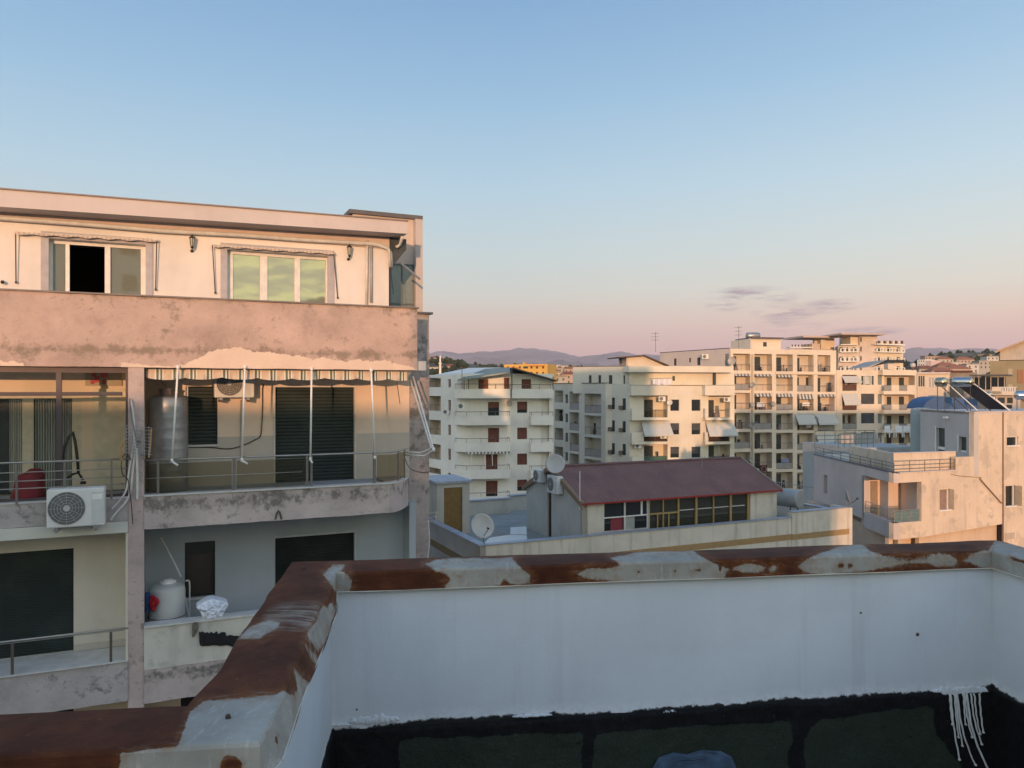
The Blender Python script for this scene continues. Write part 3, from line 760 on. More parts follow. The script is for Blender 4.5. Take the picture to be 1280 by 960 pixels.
def band_mat(name, base, low, stain_top, stain_low, dark=(.11, .105, .09)):
    m, nt, b = newmat(name)
    co = nt.nodes.new('ShaderNodeTexCoord').outputs['Object']
    at = nt.nodes.new('ShaderNodeAttribute'); at.attribute_name = 'paint'
    hz = nt.nodes.new('ShaderNodeAttribute'); hz.attribute_name = 'hz'
    c = mixc(nt, 1., base, ramp(nt, tnoise(nt, co, 1.3, 7, .65), [(.30, .72), (.5, 1.), (.70, 1.22)]), 'MULTIPLY')
    c = mixc(nt, ramp(nt, tnoise(nt, co, 2.8, 7, .7), [(.55, 0.), (.72, .35)]), c, (.36, .33, .27))
    # dark mould: bands where water sits
    n1 = tnoise(nt, co, 5.2, 9, .72); n0 = tnoise(nt, co, .9, 4, .5)
    hzr = ramp(nt, hz.outputs['Fac'], stain_low)
    k = math_(nt, 'ADD', math_(nt, 'MULTIPLY', n1, .72), math_(nt, 'MULTIPLY', n0, .3))
    k = math_(nt, 'ADD', k, hzr)
    c = mixc(nt, ramp(nt, k, [(.57, 0.), (.68, .8)]), c, dark)
    cr = tnoise(nt, co, 18., 8, .8)
    c = mixc(nt, ramp(nt, math_(nt, 'ADD', cr, hzr), [(.66, 0.), (.72, .55)]), c, dark)
    d = math_(nt, 'ADD', at.outputs['Fac'], math_(nt, 'MULTIPLY', math_(nt, 'SUBTRACT', tnoise(nt, co, 7., 7, .7), .5), 12.))
    fr = mixc(nt, 1., low, ramp(nt, tnoise(nt, co, 2., 5, .5), [(.3, .93), (.7, 1.07)]), 'MULTIPLY')
    c = mixc(nt, ramp(nt, d, [(0., 0.), (.6, 1.)]), c, fr)
    nt.links.new(c, b.inputs['Base Color']); b.inputs['Roughness'].default_value = .92
    g = math_(nt, 'ADD', tnoise(nt, co, 55., 4, .65), math_(nt, 'MULTIPLY', tnoise(nt, co, 9., 7, .7), 3.))
    bump(nt, b, g, .45, .012)
    return m
M_BANDTOP = band_mat('weathered_pink_band', (.51, .378, .325), (.72, .57, .46), 0, [(.0, .02), (.14, .05), (.24, .14), (.34, .03), (.6, -.01), (.8, -.03), (.97, .05), (1., .08)], (.22, .175, .135))
M_BANDLOW = band_mat('weathered_pink_edge', (.50, .425, .40), (.6, .55, .5), 0, [(.0, .02), (.35, .01), (.62, .09), (.85, .11), (1., .05)])
M_BANDGREY = band_mat('grey_pink_edge', (.44, .40, .385), (.6, .55, .5), 0, [(.0, -.03), (.4, .02), (.8, .03), (1., .0)])
PATCH = [[(150,452),(205,458),(230,456),(246,448),(262,440),(278,436),(292,434),(305,436),(318,440),(333,439),(348,442),(375,445),(392,449),(405,446),(430,452),(448,449),(462,452),(480,450),(500,455),(525,461),(525,480),(150,480)], [(-40,449),(0,451),(20,452),(30,454),(30,470),(-40,470)]]
zt0, zt1 = Z0 + .395, Z0 + 1.70
wob(LF, U0, UE, zt0, zt1, -.20, 0., 'parapet_band', M_BANDTOP, lb, patch=PATCH)
m = MB(); m.box(LF, U0, UE + .03, zt1 + .004, zt1 + .034, -.24, .035); part(m, 'parapet_cap', plain('dark_cap2', (.20, .17, .155), .6), lb)
# recessed planes
BO = -1.45                   # back wall of the balconies
uFin0, uFin1 = LF.u(511, -1.15), LF.u(536.5, -1.15)
uRW = LF.u(511, -1.45)
# attic storey
AO = -1.35
ua1 = LF.u(486, AO); zfl = Z0 + .75; zce = Z0 + 3.42
def RW(fc, x0, x1, yt, yb, off): return fc.rect(x0, x1, yt, yb, off)
w1 = LF.rect(61, 182, 302, 372, AO); w2 = LF.rect(284, 410, 316, 384, AO)
h1 = (w1[0], w1[1], zfl, w1[3]); h2 = (w2[0], w2[1], zfl, w2[3])
m = MB(); m.holes(LF, U0, ua1, zfl, zce, [h1, h2], .25, AO)
uside = ua1
m.face([LF.P(ua1, zfl, AO), LF.P(ua1, zfl, AO - 6), LF.P(ua1, zce, AO - 6), LF.P(ua1, zce, AO)])
part(m, 'attic_wall', P_WHITE, lb)
part(MB().box(LF, U0, UE - .02, zfl - .35, zfl - .004, -6., -.201), 'terrace_floor', P_TILE, lb)
# window surrounds and glazing
def slider(hole, panes, fr=.07, open_=None, trim=.13, name='window'):
    u0, u1, z0, z1 = hole
    m = MB()
    for a in ((u0 - trim, u0, z0, z1 + trim), (u1, u1 + trim, z0, z1 + trim), (u0, u1, z1, z1 + trim)):
        m.box(LF, a[0], a[1], a[2], a[3], AO + .001, AO + .025)
    w = part(m, name, plain('grey_lilac_trim', (.42, .40, .42), .7), lb)
    f = MB(); D0, D1 = AO - .20, AO - .14
    f.box(LF, u0, u1, z1 - fr, z1, D0, D1); f.box(LF, u0, u1, z0, z0 + fr, D0, D1)
    for a, b, k in panes:
        if k == 'bar': f.box(LF, a, b, z0 + fr, z1 - fr, D0, D1 + .02)
    part(f, 'frame', M_WFRAME, w)
    for a, b, k in panes:
        if k == 'bar': continue
        p = MB(); p.box(LF, a + .002, b - .002, z0 + fr + .001, z1 - fr - .001, D0 + .02, D0 + .03)
        part(p, 'pane', M_WIN_LIT if k == 'lit' else M_CLEAR, w)
    return w
q = lambda px: LF.u(px, AO - .14)
slider(h1, [(h1[0], q(66), 'bar'), (q(66), q(82), 'lit'), (q(82), q(87), 'bar'), (q(131), q(138), 'bar'), (q(138), q(176), 'lit'), (q(176), h1[1], 'bar')])
slider(h2, [(h2[0], q(291), 'bar'), (q(291), q(325), 'lit'), (q(325), q(334), 'bar'), (q(334), q(368), 'lit'), (q(368), q(375), 'bar'), (q(375), q(407), 'lit'), (q(407), h2[1], 'bar')])
# dark room behind the open sash
m = MB(); m.box(LF, h1[0] - .3, h1[1] + .3, zfl - .2, zce, AO - 3.6, AO - 3.5); m.box(LF, h1[0] - .4, h1[0] - .3, zfl - .2, zce, AO - 3.5, AO - .26); m.box(LF, h1[1] + .3, h1[1] + .4, zfl - .2, zce, AO - 3.5, AO - .26)
part(m, 'room', plain('dim_room', (.05, .04, .035), .9), lb)
# roof slab with fascia: slightly rising to the right
fo = -.78; zl = Z0 + 3.30; 
FT = lambda u: Z0 + 3.615 + .013 * (u - uP(0)); 
ur1 = LF.u(509, fo)
m = MB()
a0, a1 = U0, ur1
m.hexa([LF.P(a0, FT(a0) - .33, fo), LF.P(a1, FT(a1) - .27, fo), LF.P(a1, FT(a1) - .27, -9), LF.P(a0, FT(a0) - .33, -9), LF.P(a0, FT(a0), fo), LF.P(a1, FT(a1), fo), LF.P(a1, FT(a1), -9), LF.P(a0, FT(a0), -9)])
rf = part(m, 'roof', P_ROOFEDGE, lb)
m = MB(); m.hexa([LF.P(a0, FT(a0) + .004, fo + .03), LF.P(a1 + .02, FT(a1) + .004, fo + .03), LF.P(a1, FT(a1) + .004, -9), LF.P(a0, FT(a0) + .004, -9), LF.P(a0, FT(a0) + .03, fo + .03), LF.P(a1 + .02, FT(a1) + .03, fo + .03), LF.P(a1, FT(a1) + .03, -9), LF.P(a0, FT(a0) + .03, -9)])
part(m, 'edge_strip', plain('edge_strip', (.25, .20, .18), .6), rf)
# strip under the eaves: the overhang's shade put into its peach colour
m = MB(); m.box(LF, U0, ua1 + .0, zce - .24, zce - .004, AO + .001, AO + .05); part(m, 'beam', plaster('eaves_shade', (.58, .47, .40), (.3, .26, .2), .15), lb)
# horizontal white pipe under the eaves, with brackets and a bend to the downpipe
m = MB(); po = AO + .09
pts = [LF.at(px, py, po) for px, py in ((-60, 267), (0, 272.5), (100, 280), (200, 288.5), (300, 294), (380, 300), (460, 304.5), (473, 306), (484, 310), (488, 316), (489, 334))]
m.tube(pts, .045, 10); part(m, 'rain_pipe', M_PVC, lb, smooth=True)
m = MB(); m.tube([LF.at(464, 306, AO + .05), LF.at(464, 378, AO + .05)], .03, 8); part(m, 'downpipe', plain('grey_pipe', (.36, .35, .36), .5), lb, smooth=True)
m = MB(); m.tube([LF.at(459, 300, AO + .06), LF.at(458, 380, AO + .06)], .028, 8); part(m, 'downpipe', M_PVC, lb, smooth=True)
m = MB(); m.tube([LF.at(495, 309, -1.2), LF.at(500, 306, -1.2), LF.at(502, 299, -1.0), LF.at(503, 293, -1.0)], .035, 8); part(m, 'drain_elbow', M_PVC, lb, smooth=True)
# stair block at the right rear with glazed flank
RO = -2.9
rb0, rb1 = LF.u(441, RO), LF.u(524.5, RO)
zr = LF.z(500, 273, RO)
m = MB(); m.box(LF, rb0, rb1, Z0 + 1.0, zr, RO - 4, RO); part(m, 'stair_block', plaster('stair_plaster', (.60, .50, .43), (.3, .26, .22), .15), lb)
m = MB(); m.box(LF, rb0 - .1, rb1 + .06, zr + .004, zr + .10, RO - 4.1, RO + .08); part(m, 'stair_roof', M_CAP, lb)
gl = plain('grey_green_panel', (.20, .25, .25), .25, 0., .08)
g0 = LF.u(487, RO + .05); g1 = LF.u(519, RO + .05); zg = LF.z(505, 330, RO)
m = MB(); m.box(LF, g0, g1, Z0 + 1.2, zg, RO + .003, RO + .03); pg = part(m, 'flank_panel', gl, lb)
m = MB()
for a in (g0, (g0 + g1) / 2 - .02, g1 - .04): m.box(LF, a, a + .035, Z0 + 1.2, zg, RO + .032, RO + .06)
for z_ in (zg - .04, Z0 + 2.1): m.box(LF, g0, g1, z_, z_ + .03, RO + .062, RO + .075)
part(m, 'frame', plain('panel_frame', (.13, .15, .15), .5), pg)
m = MB(); m.box(LF, LF.u(519.5, RO + .2), rb1 + .02, Z0 + 1.2, zr - .02, RO + .002, RO + .2); part(m, 'corner_post', plaster('corner_post', (.52, .46, .42), (.3, .28, .26), .1), lb)
# dark rain hopper under the roof corner and its brace
m = MB(); hop = [LF.at(487, 297, -1.3), LF.at(508, 299, -1.3), LF.at(508, 312, -1.3), LF.at(493, 330, -1.3), LF.at(487, 331, -1.3)]
bk = [v - NV * .5 for v in hop]; m.face(hop); m.face(bk[::-1])
for i in range(5): m.face([hop[i], bk[i], bk[(i + 1) % 5], hop[(i + 1) % 5]])
part(m, 'hopper', plain('hopper_metal', (.06, .065, .065), .5, .3), lb)
m = MB(); m.tube([LF.at(500, 328, -1.2), LF.at(525, 349, -1.2)], .025, 6); part(m, 'roof_brace', M_GALV, lb)
m = MB(); m.tube([LF.at(488, 300, -1.1), LF.at(489, 345, -1.1), LF.at(492, 368, -1.1)], .008, 5); part(m, 'cable', M_BLACK, lb)

# side fin at the right edge, full height
uf1 = LF.u(536.5, -1.5); uf0 = LF.u(511, -1.5)
zf = LF.z(530, 393, -1.5)
wob(LF, uf0, uf1, Z0 - 9., zf, -1.95, -1.5, 'fin_wall', band_mat('fin_skin', (.43, .365, .34), (.6, .5, .4), 0, [(.0, -.01), (.5, .0), (.7, .05), (1., .07)]), lb, amp=.012)
m = MB(); m.box(LF, uf0 - .05, uf1 + .07, zf + .004, zf + .05, -2.0, -1.42); part(m, 'fin_cap', M_CAP, lb)
part(MB().box(LF, uf0 + .02, uf1 - .02, 0., Z0 - 9.01, -1.9, -1.52), 'fin_base', P_FIN, lb)
# building body behind
part(MB().box(LF, U0, uf0 - .02, 0., Z0 + .39, -9., BO - .36), 'body', P_CREAM, lb)

# ---- storey with the long balcony (floor about 2 m below the eye)
zs1 = LF.z(180, 621); zs0 = LF.z(180, 662)      # top/bottom of its edge
uA, uB = uP(160), uP(180)                         # pillar
# pillar
wob(LF, uA, uB, Z0 - 9, zt0 - .003, -.35, -.02, 'pillar', band_mat('pillar_skin', (.50, .40, .37), (.6, .5, .4), 0, [(.0, -.05), (1., -.05)]), lb, amp=.005)
# balcony slab edge: straight run then a curved return to the fin
uC = uP(488)
wob(LF, uB + .002, uC, zs0, zs1, -.16, .0, 'balcony_edge', M_BANDLOW, lb, amp=.007)
arc = []
uE_ = LF.u(510.5, -.9)
for k in range(9):
    s_ = k / 8; arc.append((uC + .001 + (uE_ - uC) * s_ , -0.9 * s_ ** 1.5))
m = MB(); hzv = []
for k in range(8):
    (u0, o0), (u1, o1) = arc[k], arc[k + 1]
    for j in range(10):
        za = zs0 + (zs1 - zs0) * j / 10; zb = zs0 + (zs1 - zs0) * (j + 1) / 10
        m.face([LF.P(u0, za, o0), LF.P(u1, za, o1), LF.P(u1, zb, o1), LF.P(u0, zb, o0)])
    m.face([LF.P(u0, zs1, o0), LF.P(u1, zs1, o1), LF.P(u1, zs1, -1.4), LF.P(u0, zs1, -1.4)])
    m.face([LF.P(u0, zs0, -1.4), LF.P(u1, zs0, -1.4), LF.P(u1, zs0, o1), LF.P(u0, zs0, o0)])
part(m, 'balcony_return', M_BANDLOW, lb, attrs={'paint': [-30.] * len(m.v), 'hz': [(v[2] - zs0) / (zs1 - zs0) for v in m.v]})
m = MB(); m.box(LF, uB, uC, zs1 + .003, zs1 + .03, -.2, .03)
for k in range(8):
    (u0, o0), (u1, o1) = arc[k], arc[k + 1]
    m.hexa([LF.P(u0, zs1 + .003, o0 + .03), LF.P(u1, zs1 + .003, o1 + .03), LF.P(u1, zs1 + .003, o1 - .2), LF.P(u0, zs1 + .003, o0 - .2), LF.P(u0, zs1 + .03, o0 + .03), LF.P(u1, zs1 + .03, o1 + .03), LF.P(u1, zs1 + .03, o1 - .2), LF.P(u0, zs1 + .03, o0 - .2)])
part(m, 'ledge', M_LEDGE, lb)
part(MB().box(LF, uB, uC - .03, zs0 + .05, zs1 - .03, BO, -.161).box(LF, uC - .029, uE_ - .02, zs0 + .05, zs1 - .03, BO, -.95), 'balcony_floor', P_SLATE, lb)
# back wall with window and door openings
wd = LF.rect(232, 272, 483, 556, BO); dd_ = LF.rect(344, 443, 484, 640, BO); dd_ = (dd_[0], dd_[1], zs1 - .03, dd_[3])
m = MB(); m.holes(LF, uB - .1, uf0, zs1 - .03, zt0 + .3, [wd, dd_], .3, BO)
m.box(LF, uB - .12, uB - .001, zs1 - .03, zt0 + .3, BO, -.36)
part(m, 'balcony_wall', plaster('balcony_cream', (.75, .585, .45), (.4, .32, .24), .12, .15, .6, .22, 55.), lb)
part(MB().box(LF, uB - .1, uf0, zt0 + .001, zt0 + .2, BO - .3, -.201), 'ceiling', P_WHITE, lb)
# tile dado
zti = LF.z(300, 545.5, BO)
for a, b in ((wd[1] + .001, dd_[0] - .04), (dd_[1] + .04, uf0 - .01)): part(MB().box(LF, a, b, zs1 - .03, zti, BO + .002, BO + .014), 'tile_dado', P_TILE, lb)
part(MB().box(LF, uB, wd[1], zs1 - .03, wd[2] - .04, BO + .002, BO + .014), 'tile_dado', P_TILE, lb)
m = MB(); m.box(LF, wd[0], wd[1], wd[2], wd[3], BO - .12, BO - .09); w = part(m, 'window', M_SHUT, lb)
m = MB(); m.box(LF, wd[0] + .001, wd[0] + .05, wd[2], wd[3], BO - .088, BO - .05); m.box(LF, wd[0] - .02, wd[1] + .02, wd[2] - .035, wd[2] - .002, BO - .1, BO + .04); part(m, 'sill', M_LEDGE, w)
m = MB(); m.box(LF, dd_[0], dd_[1], dd_[2], dd_[3], BO - .12, BO - .09); w = part(m, 'door', M_SHUT, lb)
m = MB()
for a in (dd_[0] - .035, dd_[1]): m.box(LF, a, a + .035, dd_[2], dd_[3] + .035, BO + .001, BO + .02)
m.box(LF, dd_[0], dd_[1], dd_[3], dd_[3] + .035, BO + .001, BO + .02)
part(m, 'frame', plain('pale_trim', (.6, .55, .48), .6), w)
# railing with smoked glass sheets
def rail_pts(pxs, off=-.06): return [LF.at(px, py, off) for px, py in pxs]
rail = MB()
zrail = LF.z(300, 571.5, -.06)
tp = [LF.P(uB, zrail, -.06), LF.P(uP(440), zrail, -.06)] + [LF.P(u, zrail, o - .06) for u, o in arc[1:]]
tp.insert(2, LF.P(uC, zrail, -.06)); rail.tube(tp, .019, 8)
rail.tube([LF.P(uB, zrail - .06, -.06), LF.P(uP(384), zrail - .06, -.06)], .006, 5)
rail.tube([LF.P(uB, LF.z(300, 593, -.06), -.04), LF.P(uP(378), LF.z(300, 593, -.06), -.04)], .008, 6)
rl = part(rail, 'railing', M_ALU, lb, smooth=True)
for px in (197.5, 293, 384.5, 390, 469):
    m = MB(); w_ = .022 if px in (197.5, 384.5, 390) else .03
    m.box(LF, uP(px) - w_, uP(px) + w_, zs1 + .031, zrail - .015, -.08, -.05); part(m, 'post', M_RAILD, rl)
for a, b in ((181, 290), (296, 382)):
    m = MB(); m.box(LF, uP(a), uP(b), zs1 + .06, zrail - .07, -.066, -.058); part(m, 'glass_sheet', M_SMOKE, rl)
m = MB(); m.box(LF, uP(472), uC, zs1 + .06, zrail - .05, -.066, -.058)
for k in range(0, 6):
    (u0, o0), (u1, o1) = arc[k], arc[k + 1]
    m.hexa([LF.P(u0, zs1 + .06, o0 - .06), LF.P(u1, zs1 + .06, o1 - .06), LF.P(u1, zs1 + .06, o1 - .07), LF.P(u0, zs1 + .06, o0 - .07), LF.P(u0, zrail - .05, o0 - .06), LF.P(u1, zrail - .05, o1 - .06), LF.P(u1, zrail - .05, o1 - .07), LF.P(u0, zrail - .05, o0 - .07)])
part(m, 'glass_sheet', M_SMOKE, rl)
for k in (3, 6):
    u_, o_ = arc[k]; m = MB(); m.tube([LF.P(u_, zs1 + .03, o_ - .06), LF.P(u_, zrail, o_ - .06)], .018, 8); part(m, 'post', M_RAILD, rl)

# ---- glazed bay on the left of the same storey
gt = zt0 - .002; gb = zs1 + .02
uG0, uG1 = U0, uP(159)
m = MB(); fo0, fo1 = -.26, -.16
zq = lambda px, py: LF.z(px, py, fo1)
m.box(LF, uG0, uA - .002, gt - .10, gt, fo0, fo1)
zt_ = zq(40, 492.5); m.box(LF, uG0, uA - .1, zt_ - .035, zt_ + .035, fo0, fo1)
for a, b in ((70, 77), (157, 162)): m.box(LF, LF.u(a, fo1), LF.u(b, fo1) - .002, gb, gt - .101, fo0 - .003, fo1 + .003)
m.box(LF, uG0, uA - .002, gb - .02, gb + .04, fo0, fo1)
m.box(LF, uG0 + 1.2, uG0 + 1.32, gb, gt - .101, fo0 - .003, fo1 + .003)
fr = part(m, 'bay_frame', M_FRAME, lb)
for a, b, c, d_ in ((-40, 70, 'h', 0), (77, 157, 'h', 0), (-40, 70, 'l', 0), (77, 157, 'l', 0)):
    m = MB(); u0, u1 = LF.u(a, -.2), LF.u(b, -.2)
    if c == 'h': m.box(LF, u0, u1, zt_ + .036, gt - .101, -.214, -.206)
    else: m.box(LF, u0, u1, gb + .041, zt_ - .036, -.214, -.206)
    part(m, 'pane', M_CLEAR, fr)
# inner room wall behind the glazing: window, curtains, tiled panel
m = MB(); hole = LF.rect(-30, 103, 484, 612, BO - .3); hole = (U0 + .3, hole[1], zs1 - .03, hole[3] - .1)
m.holes(LF, U0, uB - .12, zs1 - .03, zt0 + .3, [hole], .25, BO - .1)
part(m, 'bay_wall', plaster('bay_cream', (.74, .61, .47), (.4, .33, .25), .1, .1, .5, .15, 50.), lb)
part(MB().box(LF, U0, uB - .12, zt0 + .001, zt0 + .2, BO - .3, -.201), 'ceiling', P_WHITE, lb)
part(MB().box(LF, U0, uA, zs0 + .05, zs1 - .03, BO, -.161), 'balcony_floor', P_SLATE, lb)
m = MB(); bo = BO - .1
m.box(LF, LF.u(116, bo), uB - .13, zs1 - .02, LF.z(130, 486, bo), bo + .002, bo + .06); part(m, 'pale_panel', plain('pale_panel', (.66, .60, .46), .5), lb)
m = MB(); zc = hole[3]
bo2 = bo - .12
m.box(LF, hole[0], hole[1], zs1 - .03, zc, bo2 - .08, bo2 - .05); wdw = part(m, 'window', plain('inner_dark', (.03, .035, .035), .3), lb)
m = MB()
for a, b in ((28, 42), (90, 103), (-25, -15)): m.box(LF, LF.u(a, bo2), LF.u(b, bo2), zs1 - .03, zc, bo2 - .03, bo2)
m.box(LF, hole[0], hole[1], zc - .12, zc - .001, bo2 + .001, bo2 + .02)
part(m, 'frame', plain('cream_frame', (.64, .57, .44), .5), wdw)
for a, b, mt in ((12, 29, M_CURT), (44, 70, M_CURTG), (72, 90, M_CURTG)):
    m = MB(); n = 26
    pts = [(LF.u(a, bo2 - .05) + (LF.u(b, bo2 - .05) - LF.u(a, bo2 - .05)) * k / n, bo2 - .045 + .012 * math.sin(k * 1.9)) for k in range(n + 1)]
    for (u0, o0), (u1, o1) in zip(pts, pts[1:]): m.face([LF.P(u0, zs1, o0), LF.P(u1, zs1, o1), LF.P(u1, zc - .1, o1), LF.P(u0, zc - .1, o0)])
    part(m, 'curtain', mt, wdw)
# railing of the bay: thin bars in front of the glass
rail = MB(); ro = .02
for y0, r in ((579, .018), (591.5, .009), (602.5, .009), (612, .009)):
    z_ = LF.z(0, y0, ro); rail.tube([LF.P(U0, z_, ro), LF.P(uP(161), z_, ro)], r, 7)
rl = part(rail, 'railing', M_ALU, lb, smooth=True)
ztop = LF.z(0, 579, ro)
for px in (21, 81.5, 139.5):
    m = MB(); m.box(LF, uP(px) - .016, uP(px) + .016, zs1 - .005, ztop - .01, ro - .015, ro + .012); part(m, 'post', M_RAILD, rl)
# edge of the bay slab: pink, with a cream beam below
zb0 = Z0 - 2.42
wob(LF, U0, uA - .002, zb0, zs1 - .01, -.16, .0, 'balcony_edge', M_BANDGREY, lb, amp=.006)
part(MB().box(LF, U0, uA - .002, zs1 - .008, zs1 + .012, -.2, .02), 'ledge', M_LEDGE, lb)
part(MB().box(LF, U0, uA - .002, Z0 - 2.63, zb0 - .003, -.3, .01), 'beam', plain('cream_beam', (.58, .58, .52), .7, 0, .06, 2., .2), lb)

# ---- storey below
zs3 = LF.z(180, 783); zs2 = LF.z(180, 880)     # parapet top / bottom of the pink edge
zmid = LF.z(180, 838)
wob(LF, uB + .002, uf0, zs2, zmid, -.16, 0., 'balcony_edge', M_BANDLOW, lb, amp=.007)
wob(LF, uB + .002, uf0, zmid + .003, zs3 - .03, -.16, .012, 'balcony_parapet', plaster('cream_parapet', (.60, .58, .51), (.22, .23, .2), .35, .3, 1., .3, 45.), lb, amp=.004)
part(MB().box(LF, uB + .002, uf0, zs3 - .027, zs3 + .01, -.24, .05), 'ledge', M_LEDGE, lb)
wd = LF.rect(231, 269, 677, 746, BO); dr = LF.rect(344, 443, 669, 760, BO)
zf3 = zs3 - .95
dr = (dr[0], dr[1], zf3, dr[3])
m = MB(); m.holes(LF, uB - .1, uf0, zf3, zs0 + .05, [wd, dr], .3, BO); m.box(LF, uB - .12, uB - .001, zf3, zs0 + .05, BO, -.36)
m.box(LF, uf0 - .15, uf0, zf3, zs0 + .05, -1.5, -.95)
part(m, 'balcony_wall', P_BLUEGREY, lb)
part(MB().box(LF, uB - .1, uf0, zf3 - .2, zf3 - .002, BO, -.17), 'balcony_floor', P_SLATE, lb)
m = MB(); m.box(LF, wd[0], wd[1], wd[2], wd[3], BO - .14, BO - .11); w = part(m, 'window', plain('brown_dark_window', (.045, .033, .028), .35), lb)
m = MB(); m.box(LF, wd[0] + .001, wd[0] + .045, wd[2], wd[3] - .25, BO - .108, BO - .06); m.box(LF, wd[0], wd[1], wd[3] - .26, wd[3] - .002, BO - .105, BO - .05); m.box(LF, wd[1] - .04, wd[1] - .001, wd[2], wd[3] - .27, BO - .108, BO - .06); m.box(LF, wd[0] + .05, wd[1] - .05, wd[2] + .002, wd[2] + .05, BO - .108, BO - .06)
part(m, 'frame', plain('near_black_frame', (.018, .022, .02), .4), w)
part(MB().box(LF, wd[0] - .04, wd[1] + .05, wd[2] - .04, wd[2] - .002, BO - .1, BO + .05), 'sill', M_LEDGE, w)
m = MB(); m.box(LF, dr[0], dr[1], dr[2], dr[3], BO - .12, BO - .09); w = part(m, 'door', shutter('dark_shutter', (.009, .014, .013), .06), lb)
m = MB(); m.box(LF, dr[1], dr[1] + .035, dr[2], dr[3] + .04, BO + .001, BO + .02); m.box(LF, dr[0], dr[1], dr[3], dr[3] + .04, BO + .001, BO + .02); part(m, 'frame', plain('pale_blue_trim', (.42, .45, .46), .6), w)
# left bay of that storey: cream wall, wide shutter, thin rail
BO2 = -.95
sh = LF.rect(-60, 92, 687, 837, BO2); zL1 = Z0 - 4.98; zL0 = Z0 - 5.72
sh = (U0 + .4, sh[1], zL1, LF.z(60, 687.5, BO2))
m = MB(); m.holes(LF, U0, uA + .2, zL1 - .05, Z0 - 2.55, [sh], .3, BO2)
m.box(LF, uA - .04, uA - .002, zL1, Z0 - 2.64, BO2, -.02)
part(m, 'bay_wall', plaster('warm_cream', (.62, .57, .47), (.36, .31, .25), .12, .15, .5, .2, 50.), lb)
part(MB().box(LF, sh[0], sh[1], sh[2], sh[3], BO2 - .14, BO2 - .11), 'door', shutter('green_grey_shutter', (.022, .032, .029), .05), lb)
part(MB().box(LF, sh[1] + .002, uA - .045, zL1 + .012, zL1 + .13, BO2 + .002, BO2 + .015), 'skirting', P_TILE, lb)
wob(LF, U0, uA - .002, zL0, zL1 - .01, -.16, 0., 'balcony_edge', M_BANDGREY, lb, amp=.006)
part(MB().box(LF, U0, uA - .002, zL1 - .008, zL1 + .010, BO2, .035), 'ledge', M_LEDGE, lb)
part(MB().box(LF, U0, uA - .002, zL0 + .1, zL1 - .009, BO2, -.161), 'balcony_floor', P_SLATE, lb)
rail = MB()
zr1, zr2 = LF.z(0, 803, -.03), LF.z(0, 826, -.03)
rail.tube([LF.P(U0, zr1, -.03), LF.P(uA - .002, zr1, -.03)], .021, 8); rail.tube([LF.P(U0, zr1 - .035, -.03), LF.P(uA - .002, zr1 - .035, -.03)], .006, 6); rail.tube([LF.P(U0, zr2, -.03), LF.P(uA - .03, zr2, -.03)], .009, 6)
rl = part(rail, 'railing', M_ALU, lb, smooth=True)
for px in (15, 138.5):
    m = MB(); m.box(LF, uP(px) - .022, uP(px) + .022, zL1 + .005, zr1 - .045, -.045, -.015); part(m, 'post', plain('bronze_post', (.12, .10, .085), .45, .3), rl)
# next storey down, mostly hidden by the coping
m = MB(); h3 = LF.rect(20, 92, 878, 905, BO2); h4 = (LF.u(226, BO), LF.u(300, BO), Z0 - 8.4, Z0 - 6.2)
m.holes(LF, U0, uA + .2, Z0 - 8.6, zL0 + .1, [(U0 + .4, h3[1], Z0 - 8.2, Z0 - 6.0)], .3, BO2)
part(m, 'bay_wall', plaster('tan_cream', (.56, .47, .36), (.3, .26, .2), .2, .2, .5, .2, 50.), lb)
part(MB().box(LF, U0 + .4, h3[1], Z0 - 8.2, Z0 - 6.0, BO2 - .14, BO2 - .11), 'door', MATS['dark_shutter'], lb)
m = MB(); m.holes(LF, uB - .1, uf0, Z0 - 8.6, zs2 + .05, [h4], .3, BO); part(m, 'balcony_wall', MATS['tan_cream'], lb)
part(MB().box(LF, h4[0], h4[1], h4[2], h4[3], BO - .14, BO - .11), 'window', M_DARK, lb)
part(MB().box(LF, U0, uf0, Z0 - 9.2, Z0 - 8.3, -9, .0), 'lower_edge', P_PINK, lb)
part(MB().box(LF, U0 + .05, uf0 - .05, 0, Z0 - 9.21, -9, -.3), 'lower_wall', P_CREAM, lb)

# ------------------------------------------------------------------ things on and in the left building
Lt = lambda px, py, off: LF.at(px, py, off)
# wall lanterns
def lantern(px, py, label, shade=True):
    c = Lt(px, py, AO); t = thing('wall_lantern', label, 'lantern', c, 'wall lanterns on the attic storey')
    k = .058 * 1.
    ctr = c + NV * .14
    m = MB()
    m.lathe(ctr + Vector((0, 0, .12)), (0, 0, 1), [(0, .075), (.015, .078), (.05, .04), (.075, .018), (.085, .006), (.13, .004)], 8)
    part(m, 'cap', M_BLACK, t)
    m = MB(); m.lathe(ctr + Vector((0, 0, -.08)), (0, 0, 1), [(0, .038), (.2, .062)], 6); part(m, 'lamp_glass', glassy('lantern_glass', (.45, .42, .36), .15), t)
    m = MB()
    for a in range(6):
        an = a * math.pi / 3; m.tube([ctr + Vector((math.cos(an) * .040, math.sin(an) * .040, -.08)), ctr + Vector((math.cos(an) * .065, math.sin(an) * .065, .12))], .005, 4)
    m.lathe(ctr + Vector((0, 0, -.15)), (0, 0, 1), [(0, .008), (.03, .045), (.065, .03), (.07, .042)], 8)
    part(m, 'cage', M_BLACK, t)
    m = MB(); m.tube([c + Vector((0, 0, -.18)), c + NV * .08 + Vector((0, 0, -.2)), ctr + Vector((0, 0, -.14))], .010, 6); m.lathe(c + Vector((0, 0, -.18)) + NV * .001, NV, [(0, .045), (.015, .04)], 10)
    part(m, 'bracket', M_BLACK, t); t.scale = (.8, .8, .8)
